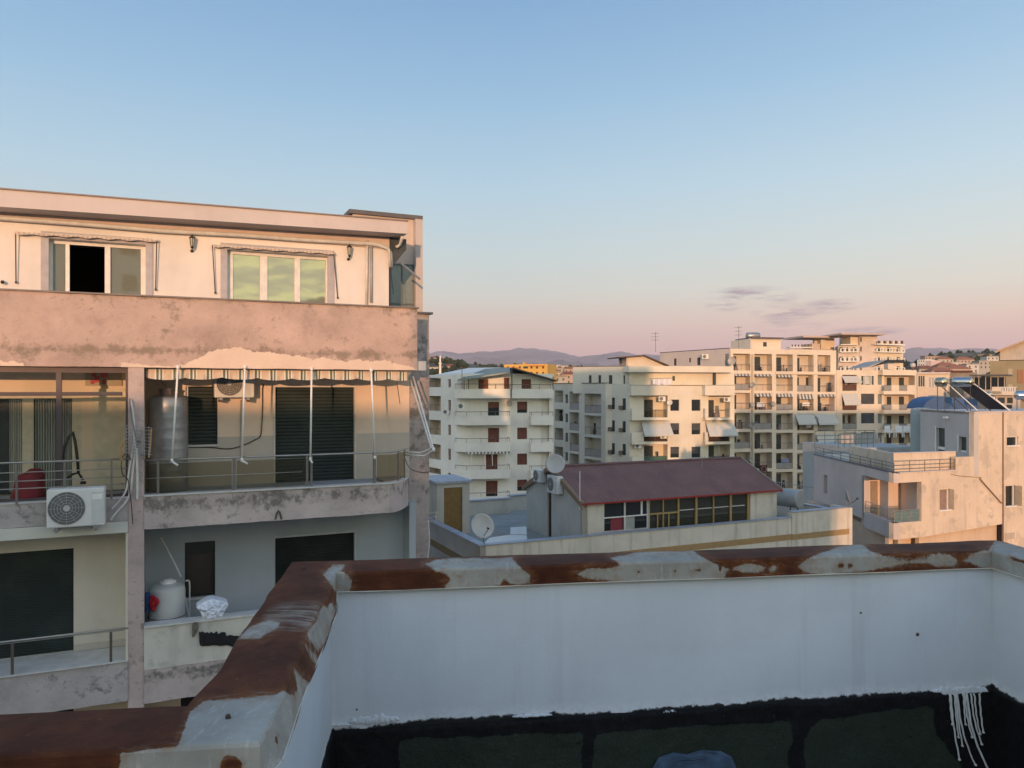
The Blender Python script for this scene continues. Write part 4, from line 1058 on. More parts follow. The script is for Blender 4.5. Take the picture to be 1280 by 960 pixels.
lantern(240, 305, 'black wall lantern on the attic wall between its two windows')
lantern(435.5, 316, 'black wall lantern on the attic wall right of both windows')
# folded awning brackets above the attic windows
def attic_awning(p0, p1, drops, label):
    t = thing('folded_awning', label, 'awning', Lt((p0[0] + p1[0]) / 2, p0[1], AO), 'folded awnings over the attic windows')
    a = Lt(*p0, AO + .12); b = Lt(*p1, AO + .12); m = MB(); n = 60
    for k in range(n):
        q0 = a.lerp(b, k / n); q1 = a.lerp(b, (k + 1) / n); m.cur = (k % 2)
        dn = .036 + .012 * math.sin(k * .7); dn2 = .036 + .012 * math.sin((k + 1) * .7)
        m.face([q0, q1, q1 - Vector((0, 0, dn2)), q0 - Vector((0, 0, dn))][::-1]); 
        m.face([q0 - NV * .06, q1 - NV * .06, q1, q0])
    part(m, 'fabric', [plain('awning_cream', (.62, .52, .44), .9), plain('awning_tan', (.48, .38, .32), .9)], t)
    m = MB(); m.tube([a - NV * .05, b - NV * .05], .022, 6); part(m, 'roller', M_PVC, t)
    for (q0, q1) in drops:
        m = MB(); s0 = Lt(*q0, AO + .10); s1 = Lt(*q1, AO + .05); m.tube([s0, s1], .011, 6); m.lathe(s1 - Vector((0, 0, .02)), (0, 0, 1), [(0, .02), (.04, .02)], 6); part(m, 'arm', plain('dark_arm', (.07, .04, .035), .5), t)
attic_awning((19, 290), (197, 300), [((19.5, 290), (20, 353)), ((196, 300), (194.5, 362))], 'folded striped awning with hanging arms over the open attic window')
attic_awning((266, 306), (419, 316), [((265.5, 306), (269, 366)), ((417, 315), (422, 372))], 'folded striped awning with hanging arms over the closed attic window')
m = MB(); m.tube([Lt(3, 352, AO + .02), Lt(3, 353, AO + .10)], .03, 8); solo(m, 'wall_spotlight', M_BLACK, 'small black fitting low on the attic wall at the far left', 'wall fitting', tuple(Lt(3, 353, AO)))
# big awning over the long balcony
ta = thing('balcony_awning', 'rolled green and cream striped awning with scalloped valance over the long balcony', 'awning', Lt(345, 462, -.2))
va0, va1 = LF.u(183, -.18), LF.u(509, -.18); zv = zt0 - .03
m = MB(); cols = [0, 1, 2, 1, 0, 0, 1, 2, 1, 2, 1, 0]
n = 360; per = .60; L_ = va1 - va0
def sag(u): return .145 + .045 * abs(math.sin(math.pi * (u - va0) / .66)) ** .6 + .008 * math.sin(u * 3)
def off(u, h): return -.17 + .018 * math.sin((u - va0) * 15) * h + .01 * math.sin(u * 41) * h
pat = [(0, .14), (1, .022), (2, .05), (1, .02), (2, .04), (1, .022)]
tot = sum(w for _, w in pat)
def stripe(u):
    s_ = (u - va0) % (tot * 1.0); acc = 0
    for c, w in pat:
        acc += w
        if s_ < acc: return c
    return 0
for k in range(n):
    u0 = va0 + L_ * k / n; u1 = va0 + L_ * (k + 1) / n; m.cur = stripe((u0 + u1) / 2)
    for j in range(3):
        h0, h1 = j / 3, (j + 1) / 3
        m.face([LF.P(u0, zv - sag(u0) * h1, off(u0, h1)), LF.P(u1, zv - sag(u1) * h1, off(u1, h1)), LF.P(u1, zv - sag(u1) * h0, off(u1, h0)), LF.P(u0, zv - sag(u0) * h0, off(u0, h0))])
    m.face([LF.P(u0, zv, off(u0, 0)), LF.P(u1, zv, off(u1, 0)), LF.P(u1, zv + .015, off(u1, 0) - .12), LF.P(u0, zv + .015, off(u0, 0) - .12)])
part(m, 'valance', [plain('awn_peach', (.62, .50, .40), .9), plain('awn_pale', (.70, .68, .60), .9), plain('awn_green', (.13, .16, .13), .9)], ta)
m = MB(); m.tube([LF.P(va0, zv - .05, -.24), LF.P(va1, zv - .05, -.24)], .035, 10); part(m, 'roller', M_WHITE, ta)
for (a, b) in (((222.5, 459), (215, 575)), ((306, 459), (302.5, 574)), ((389.5, 461), (388, 573)), ((464, 463), (468.5, 571))):
    m = MB(); p0 = Lt(*a, .02); p1 = Lt(*b, -.02); m.tube([p0, p0.lerp(p1, .5) + NV * .01, p1], .020, 8); m.lathe(p1 - Vector((0, 0, .05)), (0, 0, 1), [(0, .028), (.07, .028)], 8)
    m.lathe(p0 - Vector((0, 0, .03)), (0, 0, 1), [(0, .035), (.06, .035)], 8)
    if a[0] < 400: m.tube([p1 - Vector((0, 0, .03)), p1 + TV * .10 * (1 if a[0] < 380 else .3) - Vector((0, 0, .09 if a[0] > 290 else .10)) + NV * .05], .02, 6)
    part(m, 'arm', M_WHITE, ta, smooth=True)
for s_ in (0, 1):
    m = MB(); o_ = .05 + .12 * s_
    pp = [((512, 472), (539, 560), (526, 566), (506, 565)), ((516.5, 471), (542, 562), (531, 570), (506, 568.5))][s_]
    pts = [Lt(*q, -.7 + o_) for q in pp[:1]] + [Lt(*q, .1 + o_) for q in pp[1:3]] + [Lt(*pp[3], -.6)]
    m.tube(pts, .020, 8); 
    if s_: m.lathe(pts[1] - Vector((0, 0, .04)), (0, 0, 1), [(0, .035), (.08, .035)], 8)
    part(m, 'folding_arm', M_WHITE, ta, smooth=True)
m = MB(); m.lathe(Lt(510, 466, -.3) - NV * .0, NV, [(0, .05), (.06, .05)], 12); part(m, 'gear_box', M_ALU, ta)

# air conditioner outdoor units
def fan_ac(name, label, c, tv, nv, w, h, d, group=None, mat=M_ACW, dark=M_ACG, fan_side=-1, detail=True, grille_rings=6):
    """c = front bottom centre."""
    t = thing(name, label, 'air conditioner', c, group)
    fc = Face((c.x, c.y), (c.x + tv.x, c.y + tv.y)); z = c.z
    m = MB(); m.box(fc, -w / 2, w / 2, z, z + h, -d, 0); part(m, 'casing', mat, t, bevel=.02 if detail else 0)
    fx = fan_side * w * .16; fz = z + h * .5; R_ = min(h * .44, w * .32)
    m = MB(); m.lathe(fc.P(fx, fz, .001), nv, [(0, R_), (.004, R_)], 32); part(m, 'fan_opening', dark, t)
    if detail:
        m = MB()
        for k in range(1, grille_rings + 1):
            rr = R_ * k / grille_rings
            m.tube([fc.P(fx + rr * math.cos(a * math.pi / 14), fz + rr * math.sin(a * math.pi / 14), .014) for a in range(29)], .004, 4, cap=False)
        for a in range(12): m.tube([fc.P(fx + R_ * .2 * math.cos(a * math.pi / 6), fz + R_ * .2 * math.sin(a * math.pi / 6), .014), fc.P(fx + R_ * math.cos(a * math.pi / 6), fz + R_ * math.sin(a * math.pi / 6), .012)], .003, 4)
        m.lathe(fc.P(fx, fz, .006), nv, [(0, R_ * .2), (.012, R_ * .18)], 16)
        part(m, 'fan_guard', plain('guard_grey', (.42, .42, .40), .5), t)
        m = MB(); xs = -fan_side * w * .37; m.box(fc, xs - w * .10, xs + w * .10, z + h * .06, z + h * .90, .001, .008); part(m, 'service_panel', plain('ac_panel', (.56, .57, .56), .5, 0, .05), t)
        m = MB(); m.box(fc, xs - w * .09, xs + w * .09, z + h * .70, z + h * .84, .009, .011); part(m, 'badge', M_WHITE, t)
        m = MB(); m.box(fc, -w * .38, -w * .30, z - .05, z - .001, -d, .03); part(m, 'foot', M_GALV, t)
        m = MB(); m.box(fc, w * .30, w * .38, z - .05, z - .001, -d, .03); part(m, 'foot', M_GALV, t)
    return t
c0 = LF.P((uP(58, .42) + uP(131, .42)) / 2, LF.z(95, 658.5, .42), .42)
wac = uP(131, .42) - uP(58, .42); hac = LF.z(95, 611, .42) - LF.z(95, 658.5, .42)
t = fan_ac('air_conditioner', 'large white air conditioner bolted outside the glazed bay under its railing', c0, TV, NV, wac, hac, .32, 'air conditioner units on the walls')
for s_ in (-1, 1):
    m = MB(); f2 = LF; uc = (uP(58, .42) + uP(131, .42)) / 2 + s_ * wac * .34
    m.box(LF, uc - .02, uc + .02, c0.z - .09, c0.z - .052, .0, .42); part(m, 'wall_bracket', M_GALV, t)
c1 = LF.P((LF.u(268, BO + .34) + LF.u(318, BO + .34)) / 2, LF.z(293, 497, BO + .34), BO + .34)
t = fan_ac('air_conditioner', 'white air conditioner hung under the striped awning between shuttered window and door', c1, TV, NV, LF.u(318, BO + .34) - LF.u(268, BO + .34), .58, .30, 'air conditioner units on the walls', fan_side=-.8)
m = MB()
for s_ in (-.28, .28): m.box(LF, LF.u(293, BO + .34) + s_ - .015, LF.u(293, BO + .34) + s_ + .015, c1.z - .09, c1.z - .052, BO, BO + .36)
part(m, 'wall_bracket', plain('rusty_bracket', (.14, .05, .03), .8), t)
# wires on the balcony wall
def wire(name, pts, r, mat, label, cat='cable'):
    m = MB(); 
    P = [Vector(p) for p in pts]; out = []
    for i in range(len(P) - 1):
        for k in range(4):
            s_ = k / 4; p0 = P[max(i - 1, 0)]; p1 = P[i]; p2 = P[i + 1]; p3 = P[min(i + 2, len(P) - 1)]
            out.append(.5 * ((2 * p1) + (-p0 + p2) * s_ + (2 * p0 - 5 * p1 + 4 * p2 - p3) * s_ ** 2 + (-p0 + 3 * p1 - 3 * p2 + p3) * s_ ** 3))
    out.append(P[-1]); m.tube(out, r, 6)
    return solo(m, name, mat, label, cat, tuple(P[0]))
wire('wall_cable', [Lt(330, 480, BO + .03), Lt(328, 486, BO + .03), Lt(328, 510, BO + .03), Lt(326, 543, BO + .03), Lt(318, 550, BO + .03), Lt(303, 557, BO + .03), Lt(285, 561, BO + .03), Lt(262, 559, BO + .03), Lt(236, 559, BO + .03)], .011, M_BLACK, 'dark cable drooping down the balcony wall beside the shuttered door')
wire('wall_pipe', [Lt(301, 500, BO + .03), Lt(301, 520, BO + .03), Lt(301, 572, BO + .03)], .014, plain('tan_pipe', (.40, .34, .27), .5), 'thin tan pipe running down from the air conditioner under the awning', 'pipe')
wire('awning_cable', [Lt(496, 478, BO + .03), Lt(500, 505, BO + .03)], .006, M_BLACK, 'short thin cable on the balcony wall at the right end of the awning')
wire('loose_wire', [Lt(506, 572, -.8), Lt(512, 585, -1.2), Lt(524, 590, -1.45), Lt(536, 590, -1.46)], .008, M_BLACK, 'dark wire sagging across the pillar below the folding awning arm')
wire('white_cable', [Lt(535, 650, -1.35), Lt(537, 675, -1.3), Lt(534, 700, -1.35), Lt(531, 712, -1.35)], .014, M_PVC, 'white cable hanging down the edge of the pink corner fin')
m = MB(); m.tube([Lt(533, 642, -1.45), Lt(546, 640, -1.2), Lt(545, 646, -1.2), Lt(533, 648, -1.45)], .012, 6); m.tube([Lt(545, 646, -1.2), Lt(545, 651, -1.2), Lt(533, 653, -1.45)], .01, 6)
solo(m, 'wall_hook', M_PVC, 'pale bent wire bracket sticking out of the pink corner fin', 'bracket', tuple(Lt(533, 648, -1.45)))
# steel water tank
cT = LF.P(LF.u(211, -1.0), zs1 - .02, -1.02); rT = .36; hT = LF.z(211, 495, -1.0) - cT.z
t = thing('water_tank', 'dented galvanised steel water tank on the long balcony beside the shuttered window', 'water tank', cT)
m = MB(); prof = [(0, rT * .97), (.02, rT)]
for k in range(1, 9): prof += [(hT * k / 9 - .02, rT), (hT * k / 9, rT * 1.006), (hT * k / 9 + .02, rT)]
prof += [(hT - .04, rT), (hT, rT * .9), (hT + .03, rT * .5), (hT + .035, .01)]
m.lathe(cT, (0, 0, 1), prof, 40); part(m, 'shell', M_GALV, t, smooth=True)
m = MB(); m.lathe(cT + Vector((0, 0, hT + .02)) - TV * .05, (0, 0, 1), [(0, .12), (.1, .12), (.105, .14), (.13, .14), (.14, .02)], 20); part(m, 'lid', plain('tank_lid', (.30, .22, .20), .5, .5), t)
m = MB(); m.box(LF, 0, .001, 0, .001, 0, .001)
wire('tank_hose', [Lt(209, 487, -1.0), Lt(205, 480, -1.2), Lt(196, 473, -1.35), Lt(188, 470, -1.4)], .01, M_GALV, 'grey hose from the steel tank lid up the recess wall', 'hose')
# clothes airer and cable bundle on the pillar
t = thing('drying_rack', 'small wall mounted wire drying rack fixed across the pink pillar', 'drying rack', Lt(172, 560, .05))
m = MB()
for k in range(9):
    y = 533 + k * 4.2; m.tube([Lt(155, y - 1.5, .10), Lt(172, y, .22), Lt(190, y + 2, .12)], .006, 5)
for px in (158, 166, 178, 186): m.tube([Lt(px, 533, .14), Lt(px, 569, .14)], .005, 5)
part(m, 'wires', M_ALU, t)
m = MB(); m.tube([Lt(189, 536, .12), Lt(188, 553, .12), Lt(186, 572, .12)], .02, 6); part(m, 'wooden_end', plain('worn_wood', (.42, .24, .10), .7), t)
m = MB(); m.tube([Lt(156, 550, .10), Lt(151, 560, .10), Lt(152, 575, .10)], .018, 6); part(m, 'wooden_end', MATS['worn_wood'], t)
for i, (pts, r, mt, lab) in enumerate((
    ([(163, 500), (166, 515), (168, 540), (169, 562), (166, 590), (163, 615), (157, 628), (146, 640), (138, 650)], .022, M_PVC, 'thick white conduit bending off the pillar to the large air conditioner'),
    ([(165, 508), (168, 530), (166, 560), (161, 590), (158, 612), (150, 625), (140, 636)], .016, M_PVC, 'thin white conduit twisted beside the drying rack on the pillar'),
    ([(162, 498), (164, 520), (170, 548), (171, 575), (170, 625)], .012, plain('grey_cable', (.22, .21, .21), .6), 'grey cable running straight down the pillar past the drying rack'),
    ([(164, 575), (158, 567), (152, 575), (153, 592), (160, 600), (163, 620), (165, 640), (166, 655)], .009, M_BLACK, 'looped black cable hanging off the pillar below the drying rack'),
    ([(171, 560), (172, 600), (171.5, 624)], .022, M_PVC, 'straight white pipe down the middle of the pink pillar'))):
    wire('conduit', [Lt(a, b, .04 + .012 * i) for a, b in pts], r, mt, lab, 'cable')
# red sack, dark hose and picture inside the glazed bay
m = MB(); c = Lt(37, 610, -.45); c.z = zs1
n = 20
for j in range(12):
    pass
prof = [(0, .24), (.05, .27), (.2, .255), (.35, .22), (.47, .19), (.50, .12), (.51, .01)]
m.lathe(c, (.03, .02, 1), prof, 18)
for i, v in enumerate(m.v):
    p = Vector(v); d_ = noise.noise(p * 5) * .035; r_ = (p - c); m.v[i] = (p.x + r_.x * d_ * 5, p.y + r_.y * d_ * 5, p.z + (d_ + (.05 if r_.dot(TV) > 0 else -.02)) * (1 if r_.z > .3 else 0))
solo(m, 'red_sack', plain('deep_red_sack', (.17, .012, .018), .75, 0, .2, 8., .3), 'dark red sack standing inside the glazed bay', 'sack', tuple(c), smooth=True)
t = thing('folded_stroller', 'dark bent hose and stand leaning inside the glazed bay behind the railing', 'vacuum cleaner', Lt(95, 605, -.5))
m = MB(); o_ = -.5; m.tube([Lt(78, 575, o_), Lt(80, 560, o_), Lt(86, 546, o_), Lt(91, 540, o_), Lt(94, 552, o_), Lt(97, 575, o_), Lt(98, 592, o_)], .028, 8); part(m, 'hose', M_BLACK, t, smooth=True)
m = MB(); m.tube([Lt(84, 598, o_), Lt(90, 593, o_), Lt(98, 591, o_), Lt(104, 600, o_)], .022, 8); m.lathe(Lt(104, 603, o_) - Vector((0, 0, .03)), (0, 0, 1), [(0, .05), (.05, .05)], 8); part(m, 'stand', M_BLACK, t)
t.name = 'vacuum_cleaner'; 
t = thing('wall_picture', 'framed picture with red shapes high on the wall inside the glazed bay', 'picture', Lt(130, 473, BO - .05))
m = MB(); u0, u1, z0_, z1_ = LF.rect(106, 152, 463, 482, BO - .03); m.box(LF, u0, u1, z0_, z1_, BO - .098, BO - .06); part(m, 'frame', plain('picture_ground', (.42, .36, .26), .6), t)
m = MB()
for a, b, c_, d_ in ((114, 120, 466, 471), (118, 124, 470, 478), (113, 118, 474, 480), (126, 134, 466, 472), (128, 132, 474, 480)): m.rbox(LF, a, b, c_, d_, BO - .059, BO - .052)
part(m, 'red_shapes', plain('red_paint', (.45, .03, .04), .5), t)
# lower balcony: plastic tank, cloths, pipe
cT = LF.P(LF.u(209, -.75), zf3, -.75); hT = LF.z(209, 733, -.75) - cT.z; rT = .335
t = thing('water_tank', 'grey white plastic water tank with a screw lid on the lower blue grey balcony', 'water tank', cT)
m = MB(); m.lathe(cT, (0, 0, 1), [(0, rT), (hT * .5, rT), (hT * .5 + .02, rT * 1.01), (hT * .62, rT * 1.01), (hT * .64, rT * .985), (hT * .96, rT * .985), (hT, rT * .93), (hT + .03, rT * .8), (hT + .07, rT * .45), (hT + .075, .01)], 36); part(m, 'shell', plain('plastic_tank', (.50, .51, .48), .45, 0, .06, 2.), t, smooth=True)
m = MB(); m.lathe(cT + Vector((0, 0, hT + .06)) + TV * .02, (0, 0, 1), [(0, .14), (.03, .15), (.05, .14), (.055, .10), (.08, .10), (.085, .01)], 24); part(m, 'lid', M_WHITE, t)
m = MB(); m.tube([cT + Vector((rT * 1.01 * math.cos(a * .209), rT * 1.01 * math.sin(a * .209), hT * .62)) for a in range(31)], .008, 5); part(m, 'strap', M_BLACK, t)
wire('tank_pipe', [Lt(232, 726, -1.0), Lt(236, 726, -1.0), Lt(237, 731, -1.0), Lt(237, 750, -1.0), Lt(237, 775, -1.0)], .016, M_PVC, 'cream pipe elbow running down behind the plastic water tank', 'pipe')
wire('tank_pipe', [Lt(231, 745, -.9), Lt(234, 760, -.9), Lt(237, 776, -.9)], .014, M_PVC, 'thin white pipe leaning between plastic tank and balcony ledge', 'pipe')
wire('roof_hose', [Lt(201, 672, -1.3), Lt(208, 685, -1.2), Lt(218, 704, -1.1), Lt(226, 721, -1.05)], .018, M_PVC, 'slanting white hose from the recess ceiling to the plastic tank', 'hose')
def cloth(name, pts, off, mat, label, cat, thick=.05, bul=.05):
    m = MB(); P2 = [(LF.u(a, off), LF.z(a, b, off)) for a, b in pts]; cu = sum(p[0] for p in P2) / len(P2); cz = sum(p[1] for p in P2) / len(P2)
    n = len(P2); rings = []
    Q = []
    for i in range(n):
        p0, p1, p2, p3 = P2[i - 1], P2[i], P2[(i + 1) % n], P2[(i + 2) % n]
        for k in range(5):
            s_ = k / 5
            Q.append(tuple(.5 * (2 * p1[j] + (p2[j] - p0[j]) * s_ + (2 * p0[j] - 5 * p1[j] + 4 * p2[j] - p3[j]) * s_ ** 2 + (3 * p1[j] - p0[j] - 3 * p2[j] + p3[j]) * s_ ** 3) for j in (0, 1)))
    P2 = Q; n = len(P2); R_ = 14
    for k in range(R_):
        s_ = 1 - k / R_
        rings.append([LF.P(cu + (u - cu) * s_, cz + (z - cz) * s_, off + bul * (1 - s_ ** 2) + bul * .55 * (noise.noise(Vector((u * 9 * s_, z * 13 * s_, k * .35))) + .4 * math.sin(u * 50 + z * 20) * s_) * min(1, k / 2)) for (u, z) in P2])
    back = [LF.P(u, z, off - thick) for u, z in P2]
    for A_, B_ in zip([back] + rings, rings):
        for i in range(n): m.face([A_[i], A_[(i + 1) % n], B_[(i + 1) % n], B_[i]][::-1])
    m.face(rings[-1]); m.face(back)
    return solo(m, name, mat, label, cat, tuple(LF.P(cu, min(z for _, z in P2), off)), smooth=True)
cloth('hanging_cloth', [(180, 744), (186, 741), (190, 748), (187, 756), (188, 763), (182, 766), (179, 756)], -.42, M_BLUE, 'dark blue cloth hanging at the left of the plastic tank', 'cloth')
cloth('hanging_cloth', [(188, 747), (192, 745), (199, 751), (196, 758), (192, 765), (187, 757)], -.36, plain('bright_red_cloth', (.42, .01, .02), .7), 'bright red cloth pinned in front of the plastic tank', 'cloth')
cloth('white_bundle', [(246, 759), (256, 752), (264, 749), (272, 750), (285, 754), (281, 764), (275, 773), (262, 776), (254, 773), (250, 764)], -.05, M_WCLOTH, 'crumpled white cloth bundle standing on the lower balcony ledge', 'cloth', .3, .12)
cloth('hanging_rag', [(249, 790), (251, 793), (253, 789.5), (256, 793), (259, 790), (261, 793.5), (264, 790), (267, 792), (271, 789.5), (273, 793), (277, 790.5), (282, 791), (283, 796), (287, 794), (292, 795), (302, 797), (304, 812), (292, 809), (284, 806.5), (276, 807.5), (268, 806.5), (258, 807.5), (250, 806)], .04, M_RAG, 'ragged black cloth hanging over the cream balcony parapet', 'cloth', .02, .02)
cloth('hanging_strip', [(241, 779), (248, 779), (247, 789), (241, 797), (240, 790)], .075, plain('olive_strip', (.14, .13, .10), .8), 'small olive strip dangling from the ledge left of the black rag', 'cloth', .012, .01)
m = MB(); c = Lt(348, 649, .01); m.tube([c + TV * -.06, c + TV * -.03 + Vector((0, 0, .12)), c + Vector((0, 0, .17)), c + TV * .03 + Vector((0, 0, .12)), c + TV * .06], .02, 6); solo(m, 'drain_spout', plain('dark_spout', (.09, .085, .075), .8), 'dark arched drain mark on the middle balcony edge', 'drain spout', tuple(c))
# ------------------------------------------------------------------ cream house with the terrace and maroon roof
T1 = Vector((.9119, .4104)); T2 = Vector((-.4104, .9119))
hc = Vector((-1.29, 31.)); zp = Z0 - 6.35; ztf = Z0 - 7.15
HF = Face(tuple(hc), tuple(hc + T1 * 10))
uJ = HF.u(737); uS = HF.u(990); uR = HF.u(1061)
hb = thing('terrace_house', 'cream house with flat roof terrace, tan stripe and maroon ridged roof, beyond the parapet', 'house', (hc.x + 6, hc.y + 6, 0))
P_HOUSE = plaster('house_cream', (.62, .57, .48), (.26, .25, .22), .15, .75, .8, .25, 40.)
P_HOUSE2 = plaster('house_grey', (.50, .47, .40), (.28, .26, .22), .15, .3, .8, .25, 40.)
M_FLASH = plain('blue_grey_flashing', (.34, .36, .42), .45, .3, .2, 2.)
M_TAN = plain('tan_stripe', (.34, .22, .10), .8, 0, .12, 3.)
def strip(fc, u0, u1, z0, z1, o0, o1): return MB().box(fc, u0, u1, z0, z1, o0, o1)
zl_ = ztf - .02; zst0, zst1 = Z0 - 7.42, Z0 - 7.14
# front walls (parapets rise from the main wall)
m = MB(); m.box(HF, 0., uJ - .02, 0., zp, -.25, .0); m.box(HF, uJ, uS, 0., zp, -.28, -.03); m.box(HF, uS + .003, uR, 0., zp + .27, -.25, .012)
part(m, 'wall', P_HOUSE, hb)
m = MB(); m.box(HF, uJ + .01, uS, zst0, zst1, -.029, -.012); m.box(HF, uS + .003, uR + .01, zst0 - .01, zst1 - .01, .013, .03); part(m, 'painted_stripe', M_TAN, hb)
# side walls run back along T2
HS = Face(tuple(hc + T2 * 16), tuple(hc))            # left flank, seen from the left
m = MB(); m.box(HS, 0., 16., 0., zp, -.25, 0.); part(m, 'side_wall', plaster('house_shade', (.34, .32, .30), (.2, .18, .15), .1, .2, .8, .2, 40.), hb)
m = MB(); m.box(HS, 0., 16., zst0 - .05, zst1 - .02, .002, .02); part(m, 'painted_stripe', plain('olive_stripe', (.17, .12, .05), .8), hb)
rc = hc + T1 * uR
HR = Face(tuple(rc), tuple(rc + T2 * 14))
m = MB(); m.box(HR, .0, 9., 0., zp + .0, .0, .25); m.box(HR, 0., 1.2, zp + .001, zp + .25, .0, .25); part(m, 'side_wall', P_HOUSE, hb)
# copings with blue grey flashing
for a, b, z_, o in ((-.05, uJ - .02, zp, .05), (uJ, uS - .002, zp, .02), (uS, uR + .05, zp + .27, .06)):
    part(MB().box(HF, a, b, z_ + .003, z_ + .04, -.32, o), 'coping', M_FLASH, hb)
part(MB().box(HS, 0., 15.95, zp + .003, zp + .045, -.32, .05), 'coping', M_FLASH, hb)
part(MB().box(HR, .3, 9., zp + .01, zp + .05, -.05, .3), 'coping', M_FLASH, hb)
m = MB(); q = [hc + T2 * .2 + T1 * .2, hc + T1 * (uR - .2) + T2 * .2, hc + T1 * (uR - .2) + T2 * 15, hc + T2 * 15 + T1 * .2]
m.prism([(p.x, p.y) for p in q], ztf - .3, ztf); part(m, 'terrace_floor', plain('terrace_grey', (.27, .275, .26), .8, 0, .18, .8), hb)
# back parapets
BK = Face((hc.x + T2.x * 13.6, hc.y + T2.y * 13.6), (hc.x + T2.x * 13.6 + T1.x, hc.y + T2.y * 13.6 + T1.y))
BY = FP(585, 43.2, 640, 44.4)
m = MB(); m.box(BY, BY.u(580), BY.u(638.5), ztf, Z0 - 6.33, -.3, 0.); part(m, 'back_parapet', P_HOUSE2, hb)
m = MB(); m.box(BY, BY.u(580), BY.u(638.9), Z0 - 6.328, Z0 - 6.28, -.35, .08); part(m, 'coping', M_FLASH, hb)
BZ = FP(638, 45., 662, 45.6)
m = MB(); m.box(BZ, BZ.u(638), BZ.u(664), ztf, Z0 - 6.28, -.3, 0.); part(m, 'back_parapet', P_HOUSE2, hb)
m = MB(); m.box(BZ, BZ.u(638), BZ.u(664), Z0 - 6.277, Z0 - 6.23, -.35, .08); part(m, 'coping', M_FLASH, hb)
# white sheets lying on the terrace
def floorpt(px, py, z): 
    Y = (Z0 - z) * F / (py - HY); return W(px, py, Y)
m = MB(); 
for poly in (((601, 683), (612, 672), (637, 668.5), (659, 669), (659, 677), (640, 682)), ((638, 667.8), (638, 659), (658.6, 658), (658.8, 668.3))):
    pts = [floorpt(a, b, ztf + .02) for a, b in poly]; m.face(pts[::-1]); m.face([p - Vector((0, 0, .016)) for p in pts])
    for i in range(len(pts)): m.face([pts[i], pts[(i + 1) % len(pts)], pts[(i + 1) % len(pts)] - Vector((0, 0, .016)), pts[i] - Vector((0, 0, .016))])
solo(m, 'white_sheet', plain('white_sheeting', (.62, .68, .70), .25, 0, .08, 2.), 'white plastic sheeting lying on the grey terrace floor behind the round dish', 'sheeting', tuple(floorpt(640, 672, ztf)))
# stair hut
SH = FP(546, 37.3, 587, 38.0)
zh = Z0 - 4.62
dx0, dx1, dz0, dz1 = SH.rect(555, 578, 609.5, 664, 0.)
m = MB(); m.holes(SH, 0., SH.u(587), ztf, zh, [(dx0, dx1, ztf, dz1)], .2); 
a0 = Vector(SH.plan(0, 0)); a1 = Vector(SH.plan(SH.u(587), 0)); 
m.face([(a0.x, a0.y, ztf), (a0.x, a0.y, zh), (a0.x + T2.x * 2.6, a0.y + T2.y * 2.6, zh), (a0.x + T2.x * 2.6, a0.y + T2.y * 2.6, ztf)])
m.face([(a1.x, a1.y, ztf), (a1.x + T2.x * 2.6, a1.y + T2.y * 2.6, ztf), (a1.x + T2.x * 2.6, a1.y + T2.y * 2.6, zh), (a1.x, a1.y, zh)])
m.face([(a0.x + T2.x * 2.6, a0.y + T2.y * 2.6, ztf), (a0.x + T2.x * 2.6, a0.y + T2.y * 2.6, zh), (a1.x + T2.x * 2.6, a1.y + T2.y * 2.6, zh), (a1.x + T2.x * 2.6, a1.y + T2.y * 2.6, ztf)])
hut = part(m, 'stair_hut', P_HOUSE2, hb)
m = MB(); e = .12; b0 = a0 - T1 * e - T2 * e; b1 = a1 + T1 * e - T2 * e; b2 = a1 + T1 * e + T2 * 2.7; b3 = a0 - T1 * e + T2 * 2.7
m.prism([(p.x, p.y) for p in (b0, b1, b2, b3)], zh + .003, zh + .12); part(m, 'roof', M_FLASH, hut)
m = MB(); m.box(SH, dx0, dx1, ztf, dz1, -.12, -.08); part(m, 'door', plain('ochre_door', (.20, .115, .03), .5, 0, .15), hut)
# gabled shed with the maroon sheet roof
g0 = Vector((3.1, 34.2)); gD = 5.76; gL = 11.3
ze = Z0 - 5.05; zr_ = Z0 - 3.80
GF = Face(tuple(g0), tuple(g0 + T1 * gL))
uq = lambda px: GF.u(px)
win_a = GF.rect(755, 811, 626.5, 672, 0); win_b = GF.rect(811.5, 938, 622, 668, 0)
ha = (uq(755), uq(811), ztf + .7, ze - .06); hb_ = (uq(811) + .02, uq(938), ztf + .2, ze - .06)
m = MB(); m.holes(GF, 0., uq(971), ztf, ze, [ha, hb_], .15)
# rear wall and right end
rr1 = uq(971)
def gp(u, s_, z): p = g0 + T1 * u + T2 * s_; return (p.x, p.y, z)
m.face([gp(0, gD, ztf), gp(0, gD, ze), gp(rr1, gD, ze), gp(rr1, gD, ztf)])
m.face([gp(rr1, 0, ztf), gp(rr1, gD, ztf), gp(rr1, gD, ze), gp(rr1, gD / 2, zr_), gp(rr1, 0, ze)])
shed = part(m, 'garden_room', P_HOUSE, hb)
